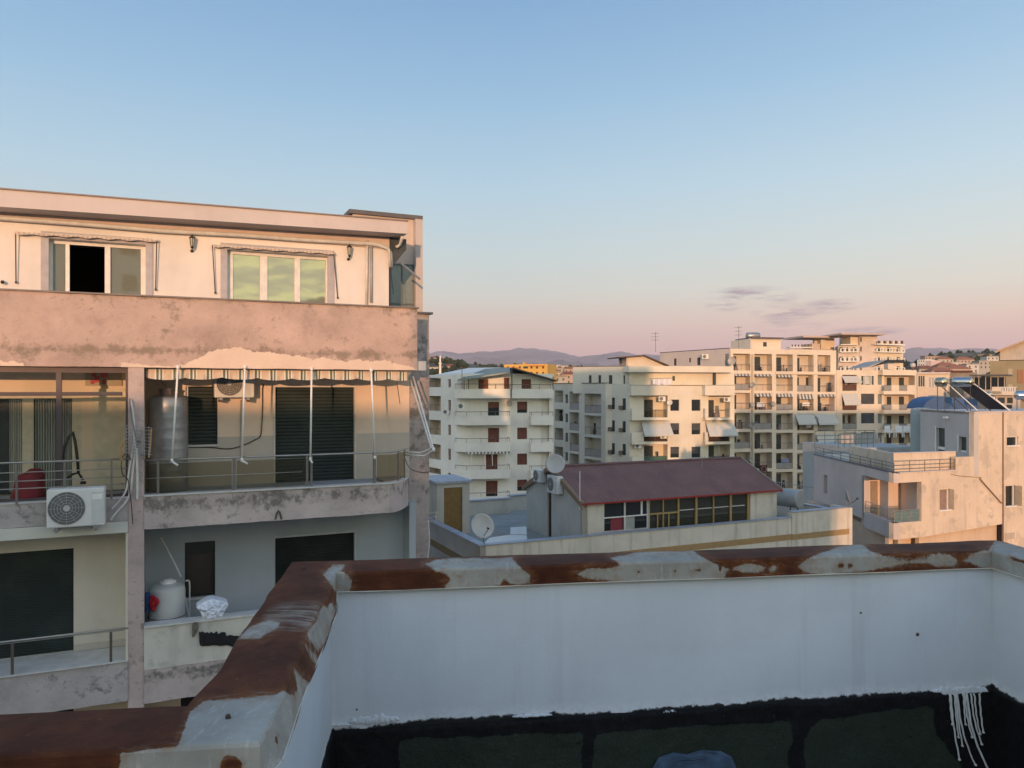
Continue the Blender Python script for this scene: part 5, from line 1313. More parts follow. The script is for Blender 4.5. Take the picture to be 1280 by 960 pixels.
# gable end towards the terrace, with a door gap
sd0, sd1 = 2.95, 3.4
m = MB()
zt_at = lambda s_: ze + (zr_ - ze) * (1 - abs(s_ - gD / 2) / (gD / 2))
def gable(s0, s1, o, z0_=ztf):
    pts = [(s0, z0_), (s1, z0_), (s1, zt_at(s1))]
    if s0 < gD / 2 < s1: pts.append((gD / 2, zr_))
    pts.append((s0, zt_at(s0)))
    A_ = [gp(-o, s_, z) for s_, z in pts]; B_ = [gp(.2, s_, z) for s_, z in pts]
    m.face(A_[::-1]); m.face(B_)
    for i in range(len(A_)): m.face([A_[i], A_[(i + 1) % len(A_)], B_[(i + 1) % len(A_)], B_[i]])
gable(0, sd0, .0); gable(sd1, gD, .0)
part(m, 'gable_wall', plaster('gable_grey', (.50, .49, .45), (.3, .29, .26), .12, .35, .8, .25, 40.), hb)
m = MB(); m.hexa([gp(.15, sd0, ztf), gp(.1, sd0, ztf), gp(.1, sd1, ztf), gp(.15, sd1, ztf), gp(.15, sd0, ze + .4), gp(.1, sd0, ze + .4), gp(.1, sd1, ze + .4), gp(.15, sd1, ze + .4)]); part(m, 'doorway', plain('door_brown', (.05, .028, .018), .7), hb)
# roof: corrugated sheets, front and rear slope
RM, ntm, bm_ = newmat('maroon_sheet')
co = ntm.nodes.new('ShaderNodeTexCoord').outputs['Object']
c = mixc(ntm, 1., (.20, .10, .08), ramp(ntm, tnoise(ntm, co, .9, 6, .6), [(.3, .82), (.7, 1.2)]), 'MULTIPLY')
c = mixc(ntm, ramp(ntm, tnoise(ntm, co, 3., 6, .7), [(.56, 0.), (.72, .35)]), c, (.30, .20, .18))
ntm.links.new(c, bm_.inputs['Base Color']); bm_.inputs['Roughness'].default_value = .55
m = MB(); ov = .22; nC = 66; u0_, u1_ = -.12, rr1 + .15
for sl in (0, 1):
    sA = (-ov) if sl == 0 else gD + ov; zA_ = ze - ov * (zr_ - ze) / (gD / 2)
    for k in range(nC * 4):
        ua = u0_ + (u1_ - u0_) * k / (nC * 4); ub = u0_ + (u1_ - u0_) * (k + 1) / (nC * 4)
        ha_ = .022 * math.cos(2 * math.pi * k / 4); hb2 = .022 * math.cos(2 * math.pi * (k + 1) / 4)
        f_ = [gp(ua, sA, zA_ + .06 + ha_), gp(ub, sA, zA_ + .06 + hb2), gp(ub, gD / 2, zr_ + .06 + hb2), gp(ua, gD / 2, zr_ + .06 + ha_)]
        m.face(f_ if sl == 0 else f_[::-1])
        f_ = [(x, y, z - .03) for x, y, z in f_]; m.face(f_[::-1])
rfm = part(m, 'roof', RM, hb)
m = MB(); m.tube([gp(u0_, gD / 2, zr_ + .09), gp(u1_, gD / 2, zr_ + .09)], .07, 8); part(m, 'ridge_cap', plain('ridge_maroon', (.15, .08, .08), .6), rfm)
m = MB(); zA_ = ze - ov * (zr_ - ze) / (gD / 2)
p0, p1 = gp(u0_, -ov - .03, zA_), gp(u1_, -ov - .03, zA_); m.hexa([p0, p1, gp(u1_, -ov + .02, zA_), gp(u0_, -ov + .02, zA_)] + [(x, y, z + .08) for x, y, z in (p0, p1, gp(u1_, -ov + .02, zA_), gp(u0_, -ov + .02, zA_))])
part(m, 'gutter', plain('red_gutter', (.28, .02, .02), .4), rfm)
for uu, mt in ((u0_ - .05, plain('tan_verge', (.24, .16, .10), .8)), (u1_, plain('grey_verge', (.30, .27, .24), .8))):
    for sa, sb in ((-ov, gD / 2), (gD + ov, gD / 2)):
        m = MB(); za = zA_; w_ = .16 if uu < 0 else .05
        a_ = [gp(uu, sa, za - .1), gp(uu + w_, sa, za - .1), gp(uu + w_, sb, zr_ - .1), gp(uu, sb, zr_ - .1)]; b_ = [(x, y, z + .24) for x, y, z in a_]
        m.hexa(a_ + b_); part(m, 'verge_board', mt, rfm)
# windows of the garden room
M_OCH = plain('ochre_frame', (.36, .25, .10), .5)
f = MB(); u0, u1, z0_, z1_ = ha; zt2 = GF.z(780, 646, 0)
for a, b, c_, d_ in ((u0, u0 + .04, z0_, z1_), (u1 - .05, u1, z0_, z1_), (uq(782) - .03, uq(782) + .03, z0_, z1_), (uq(802), uq(804), zt2, z1_)): f.box(GF, a, b, c_, d_, -.12, -.05)
f.box(GF, u0 + .041, u1 - .051, zt2 - .025, zt2 + .025, -.11, -.055)
wn = part(f, 'window', M_WHITE, hb)
part(MB().box(GF, u0, u1, z0_, z1_, -.14, -.13), 'pane', M_WIN, wn)
part(MB().box(GF, uq(765), uq(780), z0_, zt2 - .05, -.128, -.122), 'red_curtain', plain('dull_red', (.22, .04, .05), .9), wn)
part(MB().box(GF, uq(784), uq(795), z0_, zt2 - .05, -.128, -.122), 'pale_curtain', M_CURTG, wn)
f = MB(); u0, u1, z0_, z1_ = hb_
zt3 = GF.z(840, 641, 0)
for px, w_ in ((812, .05), (830, .03), (849, .05), (871.5, .06), (893, .03), (914.5, .06), (936.5, .06)): f.box(GF, uq(px) - w_, uq(px) + w_, z0_, z1_ - .07, -.12, -.05)
f.box(GF, u0, u1, z1_ - .069, z1_, -.12, -.05); f.box(GF, u0 + .1, uq(848), zt3 - .04, zt3 + .04, -.11, -.055)
for px in (823, 837): f.box(GF, uq(px) - .03, uq(px) + .03, z0_, zt3 - .041, -.11, -.055)
wn = part(f, 'window', M_OCH, hb)
part(MB().box(GF, u0, u1, z0_, z1_, -.14, -.13), 'pane', glassy('olive_glass', (.045, .045, .035), .06), wn)
part(MB().box(GF, uq(851), uq(933), GF.z(900, 634, 0) - .04, GF.z(900, 634, 0), -.128, -.122), 'ledge_line', M_LEDGE, wn)
m = MB(); m.tube([GF.P(.25, ztf, .07), GF.P(.25, ze - .1, .07)], .035, 8); part(m, 'downpipe', plain('cream_pipe', (.5, .45, .36), .5), hb)
# terrace furniture of the house: dishes, coolers, tank, pole
def dish(label, c, nrm, r, mat, arm=True, pole_to=None, name='satellite_dish', group='satellite dishes', depth=.16):
    c = Vector(c); nrm = Vector(nrm).normalized(); base = c - Vector((0, 0, r * 1.2)) if pole_to is None else Vector(pole_to)
    t = thing(name, label, 'satellite dish', base, group)
    m = MB(); pr = [(-r * depth * 2 + r * depth * 2 * (k / 6) ** 2, r * k / 6) for k in range(7)]
    m.lathe(c, nrm, [(h, x) for h, x in pr] + [(h - .012, x) for h, x in pr[::-1]], 28); part(m, 'reflector', mat, t, smooth=True)
    m = MB(); m.tube([c - nrm * r * depth * 2, base + Vector((0, 0, r * .3)) if pole_to is None else base + (c - nrm * r * .4 - base) * .5, base], .022, 6); part(m, 'mount', M_GALV, t)
    if arm:
        m = MB(); tip = c + nrm * r * 1.1 - Vector((0, 0, r * .45)); bt = c - Vector((0, 0, r * .95))
        m.tube([bt, tip], .014, 5); m.lathe(tip, (tip - c).normalized() * -1, [(0, .04), (.1, .035), (.11, .02)], 10); part(m, 'feed_arm', M_BLACK, t)
    return t
dm = plain('dish_grey', (.50, .50, .48), .5, 0., .08, 2.)
pc = HF.P(.25, zp + .05, -.15)
dish('large pale round satellite dish standing on the front corner of the cream house parapet', W(603.5, 657, 30.6), (.45, -.85, .35), .50, dm, pole_to=pc)
gv = Vector(gp(0, gD / 2 - .5, zr_))
dish('grey satellite dish mounted on the ridge end of the maroon roof', W(694, 579.5, 35.9), (-.1, -.95, .25), .46, dm, arm=False, pole_to=gv, depth=.1)
NG = Vector((-T1.x, -T1.y, 0)); TG = Vector((-T2.x, -T2.y, 0))
def gw(s_, z, o): p = g0 + T2 * s_ - T1 * o; return Vector((p.x, p.y, z))
# cooler units on the gable
def s_at(px, o=.3):
    # distance along the gable seen at column px
    a = (px - 640) / F; bx, by = g0.x - T1.x * o, g0.y - T1.y * o
    return -(bx - a * by) / (T2.x - a * T2.y)
s1 = s_at(690, .35); Yb = gw(s1, 0, .35).y
cA = gw(s1, Z0 + (HY - 616.5) / F * Yb, .35)
fan_ac('air_conditioner', 'big white air conditioner on the gable wall under the maroon roof verge', cA, TG, NG, 1.0, .82, .33, 'air conditioner units on the walls', detail=True)
s1 = s_at(671, .35); Yb = gw(s1, 0, .35).y
cB = gw(s1, Z0 + (HY - 602.5) / F * Yb, .35)
fan_ac('air_conditioner', 'smaller air conditioner on a bracket behind the big one on the gable wall', cB, TG, NG, .8, .6, .3, 'air conditioner units on the walls', detail=True)
m = MB(); p = Vector(gp(-.15, -.1, ze - .3)); m.tube([p, p + Vector((0, 0, 1.7))], .02, 6); solo(m, 'thin_pole', M_WHITE, 'thin white pole rising at the front corner of the maroon roof', 'pole', tuple(p))
m = MB(); p = W(877.5, 580, 39.5); m.tube([p - Vector((0, 0, .4)), p + Vector((0, 0, 0.4))], .015, 5); pp = W(898, 575, 40.9); m.tube([pp, pp + Vector((0, 0, .75))], .02, 5); 
solo(m, 'roof_aerial', M_GALV, 'thin bent aerial poles at the right end of the maroon ridge', 'aerial', tuple(pp))
# horizontal storage tank at the right corner
tc_ = W(1000, 624, 40.6); ax_ = Vector((T2.x * .75 - .25, T2.y * .75, 0)).normalized()
t = thing('storage_tank', 'large horizontal grey cylinder tank beside the maroon roof', 'storage tank', tc_ - Vector((0, 0, .75)))
R_ = .48; m = MB(); m.lathe(tc_, ax_, [(-.02, R_ * .94), (0, R_), (.06, R_), (.08, R_ * 1.012), (.1, R_), (1.25, R_), (1.27, R_ * 1.012), (1.29, R_), (2.3, R_), (2.36, R_ * .9)], 32); part(m, 'shell', plain('tank_grey', (.36, .37, .37), .5, .2, .1, 2.), t)
for d_ in (.35, 1.9):
    m = MB(); q = tc_ + ax_ * d_; sd_ = Vector((-ax_.y, ax_.x, 0)); m.tube([q - sd_ * .4 - Vector((0, 0, .85)), q - sd_ * .3 - Vector((0, 0, .3)), q + sd_ * .3 - Vector((0, 0, .3)), q + sd_ * .4 - Vector((0, 0, .85))], .03, 5); part(m, 'cradle', M_BLACK, t)
m = MB(); m.tube([HR.P(2.5, zp + .4, .1), HR.P(2.5, zp + 1.0, .1), HR.P(8.5, zp + 1.0, .1)], .02, 6); m.tube([HR.P(2.5, zp + .7, .1), HR.P(8.5, zp + .7, .1)], .014, 6)
for u in (3.5, 5, 6.5, 8): m.tube([HR.P(u, zp + .05, .1), HR.P(u, zp + 1.0, .1)], .018, 6)
solo(m, 'metal_railing', M_ALU, 'pale metal railing behind the horizontal tank beside the right house', 'railing', tuple(HR.P(4, zp, .1)))

# ------------------------------------------------------------------ right building (pinkish render, terraces)
KC = pd(1117, 40.); KF = Face(KC, pd(1217, 41.9))
lk_dir = Vector((.035, 1.)).normalized()
KLp = Vector(KC) + lk_dir * 11.6
KL = Face((KLp.x, KLp.y), KC)
kb = thing('corner_building', 'stained peach corner building with roof terraces and a corner loggia', 'building', (KC[0] + 5, KC[1] + 5, 0))
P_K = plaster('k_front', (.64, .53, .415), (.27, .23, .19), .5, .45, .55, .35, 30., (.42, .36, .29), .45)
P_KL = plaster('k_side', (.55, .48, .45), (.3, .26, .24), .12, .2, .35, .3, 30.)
P_KU = plaster('k_upper', (.50, .465, .44), (.3, .28, .26), .12, .2, .35, .3, 30.)
zT = Z0 - 4.41; zTb = zT - .5
uKend = KF.u(1253); uK2 = KF.u(1420)
# loggia numbers
zLf = Z0 + (HY - 654) / F * 40; zLc = Z0 + (HY - 603) / F * 40
zBot = Z0 + (HY - 674.5) / F * 40
uL1 = KF.u(1152); uL0 = KL.u(1080) ; kLen = (Vector(KC) - KLp).length
wk = KF.rect(1174.5, 1187.5, 611, 637.5)
m = MB()
uUp = KF.u(1195)
wk2 = KF.rect(1257, 1269, 606.5, 632.5, -.02); wk3 = KF.rect(1258.5, 1273, 545.5, 557, -.02); wk4 = KF.rect(1256, 1268, 666, 674, -.02)
zRoof = Z0 - 1.29
# upper front part: from px 1217 to the drain line, and lower parts
uC2 = KF.u(1217.5)
m.holes(KF, uL1, uKend, zBot + .35, zT, [wk], .3)
m.box(KF, 0., uL1, zTb + .0, zT, -.3, 0.)
m.box(KF, 0., uL1, zBot, zLf, -.3, 0.)
m.box(KF, uL1, uL1 + .001, zBot, zBot + .3, -.3, 0.)
part(m, 'wall', P_K, kb)
# sloping foot of the overhang
m = MB(); a = [KF.P(uL1, zBot, 0), KF.P(uKend, zBot + .349, 0), KF.P(uKend, zBot + .349, -.3), KF.P(uL1, zBot, -.3)]
m.face([KF.P(uL1, zBot, 0), KF.P(uKend, zBot + .35, 0), KF.P(uKend, zBot + .352, 0), KF.P(uL1, zBot + .352, 0)])
m.face(a[::-1]); part(m, 'wall_foot', P_K, kb)
m = MB(); m.box(KF, uUp, uKend, zT + .001, zRoof - 2.4, -.3, 0.); m.box(KF, uC2, uKend, zRoof - 2.4, zRoof, -.3, 0.)
m.holes(KF, uKend + .03, uK2, 0., zRoof, [wk2, wk3], .3, -.02)
part(m, 'wall', P_K, kb)
# replace gap: wall between terrace end and upper block
m = MB(); m.box(KF, KF.u(1195), uC2, zRoof - 2.4, zT + .02, -.3, -.001) if False else None
part(MB().box(KF, uKend + .001, uKend + .029, 0., zRoof, -.3, -.06), 'joint', M_DARK, kb)
m = MB(); m.tube([KF.P(uKend + .015, Z0 - 9, .03), KF.P(uKend + .015, zRoof, .03)], .035, 6); part(m, 'downpipe', plain('rust_pipe', (.20, .13, .10), .6), kb)
part(MB().box(KF, uC2 - .05, uK2, zRoof + .003, zRoof + .05, -.5, .06), 'roof_edge', P_ROOFEDGE, kb)
# left upper block
KU0 = KF.P(uC2, 0, 0)
KUb = Vector((KU0.x, KU0.y)) + Vector((.035, 1)).normalized() * 5.9
KU = Face((KUb.x, KUb.y), (KU0.x, KU0.y)); lU = (KUb - Vector((KU0.x, KU0.y))).length
d1_ = KU.rect(1170.5, 1181, 535, 575); w1_ = KU.rect(1198.5, 1208, 546, 565)
m = MB(); m.holes(KU, 0., lU, zT - .3, zRoof, [(d1_[0], d1_[1], zT + .1, d1_[3]), w1_], .25)
part(m, 'upper_wall', P_KU, kb)
m = MB(); m.prism([(KU0.x, KU0.y), (KU0.x + 9, KU0.y + 3.2), (KUb.x + 9, KUb.y + 3), (KUb.x, KUb.y)], zRoof - .12, zRoof - .002); part(m, 'roof', P_ROOFEDGE, kb)
# parapet front on KU
part(MB().box(KU, -.2, lU + .02, zRoof - .001, zRoof + .05, -.4, .05), 'roof_edge', P_ROOFEDGE, kb)
# set-back blue grey part left of it
KV = FP(1138, 49., 1153, 48.6)
m = MB(); m.box(KV, 0., KV.u(1153), zT - .3, Z0 - 1.25, -3, 0.); part(m, 'rear_wall', plaster('k_blue', (.30, .36, .38), (.2, .22, .22), .1, .2, .5, .2, 30.), kb)
for h_, nm, sub in ((d1_, 'door', 1), (w1_, 'window', 0)):
    mm = MB(); zb_ = zT + .1 if sub else h_[2]
    mm.box(KU, h_[0], h_[1], zb_, h_[3], -.2, -.16); w_ = part(mm, nm, plain('k_glass', (.05, .06, .055), .15), kb)
    mm = MB()
    for a, b in ((h_[0] - .1, h_[0]),): mm.box(KU, a, b, zb_, h_[3] + .08, .001, .03)
    if sub: mm.box(KU, h_[0], h_[1], zb_ + (h_[3] - zb_) * .36, zb_ + (h_[3] - zb_) * .44, -.158, -.1)
    mm.box(KU, h_[0], h_[1], zb_ + .001, zb_ + .08, -.158, -.1)
    part(mm, 'frame', M_WHITE, w_)
for h_, mt in ((wk, plain('pinkish_pane', (.28, .20, .17), .2)), (wk2, M_WIN), (wk3, M_WIN)):
    w_ = part(MB().box(KF, h_[0], h_[1], h_[2], h_[3], -.22, -.18), 'window', mt, kb)
    mm = MB(); o_ = .0
    mm.box(KF, h_[0], h_[0] + .05, h_[2], h_[3], -.178, -.12); mm.box(KF, h_[1] - .05, h_[1], h_[2], h_[3], -.178, -.12); mm.box(KF, h_[0] + .05, h_[1] - .05, h_[3] - .05, h_[3], -.178, -.12); mm.box(KF, h_[0] - .04, h_[1] + .04, h_[2] - .05, h_[2] + .02, -.1, .05)
    part(mm, 'frame', M_WHITE, w_)
# open sash on the two outer windows
for h_, a in ((wk2, .38), (wk, .25)):
    mm = MB(); p0 = KF.P(h_[1] - .03, h_[2] + .03, -.02); p1 = p0 + Vector((KF.n.x, KF.n.y, 0)) * a + Vector((KF.t.x, KF.t.y, 0)) * .06; hh_ = h_[3] - h_[2] - .06
    mm.face([p0, p1, p1 + Vector((0, 0, hh_)), p0 + Vector((0, 0, hh_))]); part(mm, 'open_sash', plain('sash_tan', (.42, .36, .28), .4), kb)
part(MB().box(KF, wk4[0], wk4[1], wk4[2], wk4[3], -.018, .005), 'blind_panel', plaster('k_panel', (.52, .43, .35), bmp=.2), kb)
# left flank of the lower block
wl = KL.rect(1030.5, 1034, 594, 617); lo0 = KL.u(1080)
m = MB(); m.holes(KL, 0., lo0, Z0 - 7.4, zT, [wl], .3)
m.box(KL, lo0, kLen, zTb, zT, -.3, 0.); m.box(KL, lo0, kLen, zBot, zLf, -.3, 0.)
# slanting underside of the flank (overhang stops further back)
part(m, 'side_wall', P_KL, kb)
part(MB().box(KL, wl[0], wl[1], wl[2], wl[3], -.2, -.16), 'window', plain('k_dull', (.16, .12, .13), .4), kb)
part(MB().box(KL, wl[0] - .14, wl[0] - .0, wl[2] - .05, wl[3] + .02, .001, .04), 'window_reveal', plain('k_reveal', (.55, .46, .42), .7), kb)
# terrace slab, ground floor walls set back, loggia interior
IN = .02
def kp(du, dv, z): p = Vector(KC) + KF.t * du + lk_dir * dv; return (p.x, p.y, z)
m = MB(); m.prism([kp(.301, .301, 0)[:2], kp(uUp + 4, .301, 0)[:2], kp(uUp + 4, 11.5, 0)[:2], kp(.301, 11.5, 0)[:2]], zTb, zT - .01); part(m, 'terrace_floor', P_K, kb)
lv = 2.4; 
m = MB(); m.prism([kp(.301, .301, 0)[:2], kp(uL1 + .2, .301, 0)[:2], kp(uL1 + .2, lv + 2.2, 0)[:2], kp(.301, lv + 2.2, 0)[:2]], zBot, zLf - .35); part(m, 'loggia_floor', P_KL, kb)
P_KIN = plaster('k_inner', (.66, .54, .46), (.4, .32, .26), .1, .1, .4, .2, 30.)
kdd = kLen - lo0
m = MB(); 
m.hexa([kp(.0, kdd, zLf - .35), kp(uL1 * .55, kdd - .2, zLf - .35), kp(uL1 * .55, kdd + .1, zLf - .35), kp(0, kdd + .3, zLf - .35)] + [kp(.0, kdd, zTb - .002), kp(uL1 * .55, kdd - .2, zTb - .002), kp(uL1 * .55, kdd + .1, zTb - .002), kp(0, kdd + .3, zTb - .002)])
m.hexa([kp(uL1 * .55, lv, zLf - .35), kp(uL1 + .1, lv, zLf - .35), kp(uL1 + .1, lv + .2, zLf - .35), kp(uL1 * .55, lv + .2, zLf - .35)] + [kp(uL1 * .55, lv, zTb - .002), kp(uL1 + .1, lv, zTb - .002), kp(uL1 + .1, lv + .2, zTb - .002), kp(uL1 * .55, lv + .2, zTb - .002)])
m.hexa([kp(uL1 * .55, lv + .2, zLf - .35), kp(uL1 * .55 + .2, lv + .2, zLf - .35), kp(uL1 * .55 + .2, kdd, zLf - .35), kp(uL1 * .55, kdd, zLf - .35)] + [kp(uL1 * .55, lv + .2, zTb - .002), kp(uL1 * .55 + .2, lv + .2, zTb - .002), kp(uL1 * .55 + .2, kdd, zTb - .002), kp(uL1 * .55, kdd, zTb - .002)])
m.hexa([kp(uL1, .301, zLf - .35), kp(uL1 + .2, .301, zLf - .35), kp(uL1 + .2, lv, zLf - .35), kp(uL1, lv, zLf - .35)] + [kp(uL1, .301, zTb - .002), kp(uL1 + .2, .301, zTb - .002), kp(uL1 + .2, lv, zTb - .002), kp(uL1, lv, zTb - .002)])
part(m, 'loggia_wall', P_KIN, kb)
m = MB(); a = kp(uL1 * .22, kdd - .16, zLf - .3); b = kp(uL1 * .45, kdd - .24, zLf - .3); m.hexa([a, b, (b[0], b[1] + .1, b[2]), (a[0], a[1] + .1, a[2])] + [(x, y, zLf + 1.75) for x, y, z in (a, b, (b[0], b[1] + .1, 0), (a[0], a[1] + .1, 0))]); part(m, 'door', plain('k_door', (.30, .24, .18), .4), kb)
m = MB(); zrl = zLf + .62
for z_, r in ((zrl, .022), (zrl - .18, .01), (zrl - .36, .01)): m.tube([KL.P(lo0 + .02, z_, -.1), kp(.1, .1, z_), KF.P(uL1 - .02, z_, -.1)], r, 6)
rl = part(m, 'loggia_railing', M_ALU, kb)
for q in [KL.P(lo0 + (kLen - lo0) * k / 4, 0, -.1) for k in (1, 2, 3)] + [kp(.1, .1, 0)] + [KF.P(uL1 * k / 3, 0, -.1) for k in (1, 2)]:
    m = MB(); m.tube([(q[0], q[1], zLf), (q[0], q[1], zrl)], .02, 5); part(m, 'post', M_ALU, rl)
part(MB().box(KF, .15, uL1 - .03, zLf + .02, zrl - .05, -.11, -.10), 'glass_sheet', glassy('aqua_glass', (.2, .28, .28), .1, .5, (.8, .95, .95)), rl)
# lower recessed wall under the overhang
m = MB(); m.prism([kp(.5, 1.1, 0)[:2], kp(12, 1.1, 0)[:2], kp(12, 14, 0)[:2], kp(.5, 14, 0)[:2]], 0., zBot - .003); m.box(KF, uL1 + .2, uKend, 0., zBot + .3, -.6, -.35); part(m, 'lower_wall', plaster('k_lower', (.60, .46, .34), (.3, .22, .16), .12, .2, .5, .2, 30.), kb)
part(MB().box(KF, .35, .6, 0., zBot - .003, -.9, -.65), 'column', P_K, kb)
part(MB().box(KF, .98, 1.22, 0., zBot - .003, -.9, -.65), 'column', P_K, kb)
# stepped parapet on the terrace
TI = .75
m = MB(); m.hexa([kp(.45, TI, zT), kp(uUp + .3, TI * .6, zT), kp(uUp + .3, TI * .6 + .3, zT), kp(.45, TI + .3, zT)] + [kp(.45, TI, zT + .96), kp(uUp + .3, TI * .6, zT + .96), kp(uUp + .3, TI * .6 + .3, zT + .96), kp(.45, TI + .3, zT + .96)])
m.hexa([kp(.45, TI + .301, zT), kp(.75, TI + .301, zT), kp(.75, 6.6, zT), kp(.45, 6.6, zT)] + [kp(.45, TI + .301, zT + .96), kp(.75, TI + .301, zT + .96), kp(.75, 6.6, zT + .96), kp(.45, 6.6, zT + .96)])
part(m, 'terrace_parapet', P_K, kb)
m = MB(); m.hexa([kp(.4, TI - .05, zT + .963), kp(uUp + .3, TI * .6 - .05, zT + .963), kp(uUp + .3, TI * .6 + .32, zT + .963), kp(.4, TI + .32, zT + .963)] + [kp(.4, TI - .05, zT + 1.0), kp(uUp + .3, TI * .6 - .05, zT + 1.0), kp(uUp + .3, TI * .6 + .32, zT + 1.0), kp(.4, TI + .32, zT + 1.0)]); part(m, 'coping', P_ROOFEDGE, kb)
M_GRN = plain('green_rail', (.05, .13, .10), .4, .2)
def railing(pts, z0_, hts, r, mat, name, parent, posts, pr=.02):
    m = MB()
    for h_ in hts: m.tube([(p[0], p[1], z0_ + h_) for p in pts], r, 5)
    rl = part(m, name, mat, parent)
    for q in posts:
        mm = MB(); mm.tube([(q[0], q[1], z0_), (q[0], q[1], z0_ + hts[0])], pr, 5); part(mm, 'post', mat, rl)
    return rl
A_ = kp(.08, 11.4, 0); B_ = kp(.08, .08, 0); C_ = KF.P(uUp - .02, 0, -.08)
M_KR = plain('dark_green_grey_rail', (.10, .13, .12), .4, .4)
railing([A_, B_], zT, (.52, .34, .16), .017, M_KR, 'terrace_railing', kb, [Vector(A_).lerp(Vector(B_), k / 8) for k in range(9)])
railing([B_, C_], zT, (.62, .40, .2), .017, plain('bronze_rail', (.20, .16, .11), .4, .3), 'terrace_railing', kb, [Vector(B_).lerp(Vector(C_), k / 4.) for k in range(1, 5)])
part(MB().box(KL, 0, kLen, zT + .003, zT + .04, -.32, .04), 'coping', plain('k_dark_cap', (.12, .13, .15), .6), kb)
part(MB().box(KF, .0, uUp, zT + .003, zT + .04, -.32, .04), 'coping', P_ROOFEDGE, kb)
m = MB(); m.tube([KF.at(1225, 598, .06), KF.at(1228, 602, .08), KF.at(1252, 629, .06)], .035, 6); part(m, 'slanting_pipe', plain('brown_pipe', (.26, .17, .12), .6), kb)
m = MB(); m.tube([KF.at(1189, 593, .02), KF.at(1200, 595, .03), KF.at(1227, 597, .03)], .012, 5); part(m, 'cable', M_BLACK, kb)
m = MB(); m.box(KU, *KU.rect(1179, 1184, 520.5, 523, .15), 0., .18); part(m, 'lamp', M_WHITE, kb)
# dish seen edge-on at the flank
dish('dark dish seen edge-on beside the pinkish flank of the corner building', W(1061, 621, 39.2), (.9, -.35, .25), .42, plain('dark_dish', (.28, .28, .28), .4), pole_to=W(1057, 634, 39.3))
# rear terrace behind it with green rails, clutter and white chairs
rt = thing('rear_terrace_block', 'low flat roofed block with green railings behind the corner building terrace', 'building', (21, 55, 0))
RT0 = FP(1064, 53., 1150, 54.)
zq_ = RT0.z(1060, 560)
part(MB().box(RT0, 0, RT0.u(1150), 0, zq_, -6, 0), 'wall', plaster('rt_wall', (.40, .42, .42), bmp=.2), rt)
for o_, yy_, mt in ((-.1, 0, M_GRN), (-4., .0, M_KR)):
    aa = RT0.P(RT0.u(1049 if o_ > -1 else 1060), 0, o_); bb = RT0.P(RT0.u(1093 if o_ > -1 else 1140), 0, o_)
    railing([aa, bb], zq_, (.95, .6, .3), .022, mt, 'terrace_railing', rt, [aa.lerp(bb, k / 6) for k in range(7)], .025)
part(MB().box(RT0, RT0.u(1092), RT0.u(1139), zq_, zq_ + .75, -3.9, -3.7), 'inner_parapet', plaster('rt_par', (.40, .37, .36), bmp=.2), rt)
def chair(c, label, rot):
    t = thing('plastic_chair', label, 'chair', c, 'white plastic chairs on the rear terrace'); ca, sa = math.cos(rot), math.sin(rot)
    def R3(x, y, z): return (c.x + x * ca - y * sa, c.y + x * sa + y * ca, c.z + z)
    def bx(x0, x1, y0, y1, z0_, z1_):
        mm = MB(); mm.hexa([R3(x0, y0, z0_), R3(x1, y0, z0_), R3(x1, y1, z0_), R3(x0, y1, z0_), R3(x0, y0, z1_), R3(x1, y0, z1_), R3(x1, y1, z1_), R3(x0, y1, z1_)]); return mm
    part(bx(-.25, .25, -.25, .22, .40, .44), 'seat', M_WHITE, t); part(bx(-.25, .25, .22, .26, .42, .88), 'backrest', M_WHITE, t)
    for x in (-.24, .19):
        for y in (-.24, .2): part(bx(x, x + .05, y, y + .05, 0, .4), 'leg', M_WHITE, t)
        part(bx(x, x + .05, -.2, .22, .6, .64), 'armrest', M_WHITE, t)
for i, (px, rot, lb_) in enumerate(((1112, .3, 'leftmost of the white plastic chairs on the rear terrace'), (1124, -.4, 'middle white plastic chair on the rear terrace'), (1134, 2.6, 'white plastic chair nearest the blue grey wall on the rear terrace'))):
    c = RT0.P(RT0.u(px, -4.9), zq_ + .45, -4.9); c.z = zq_ + .35; chair(c, lb_, rot)
part(MB().box(RT0, RT0.u(1108), RT0.u(1150), zq_, zq_ + .35, -6, -4.3), 'raised_floor', P_K, rt)

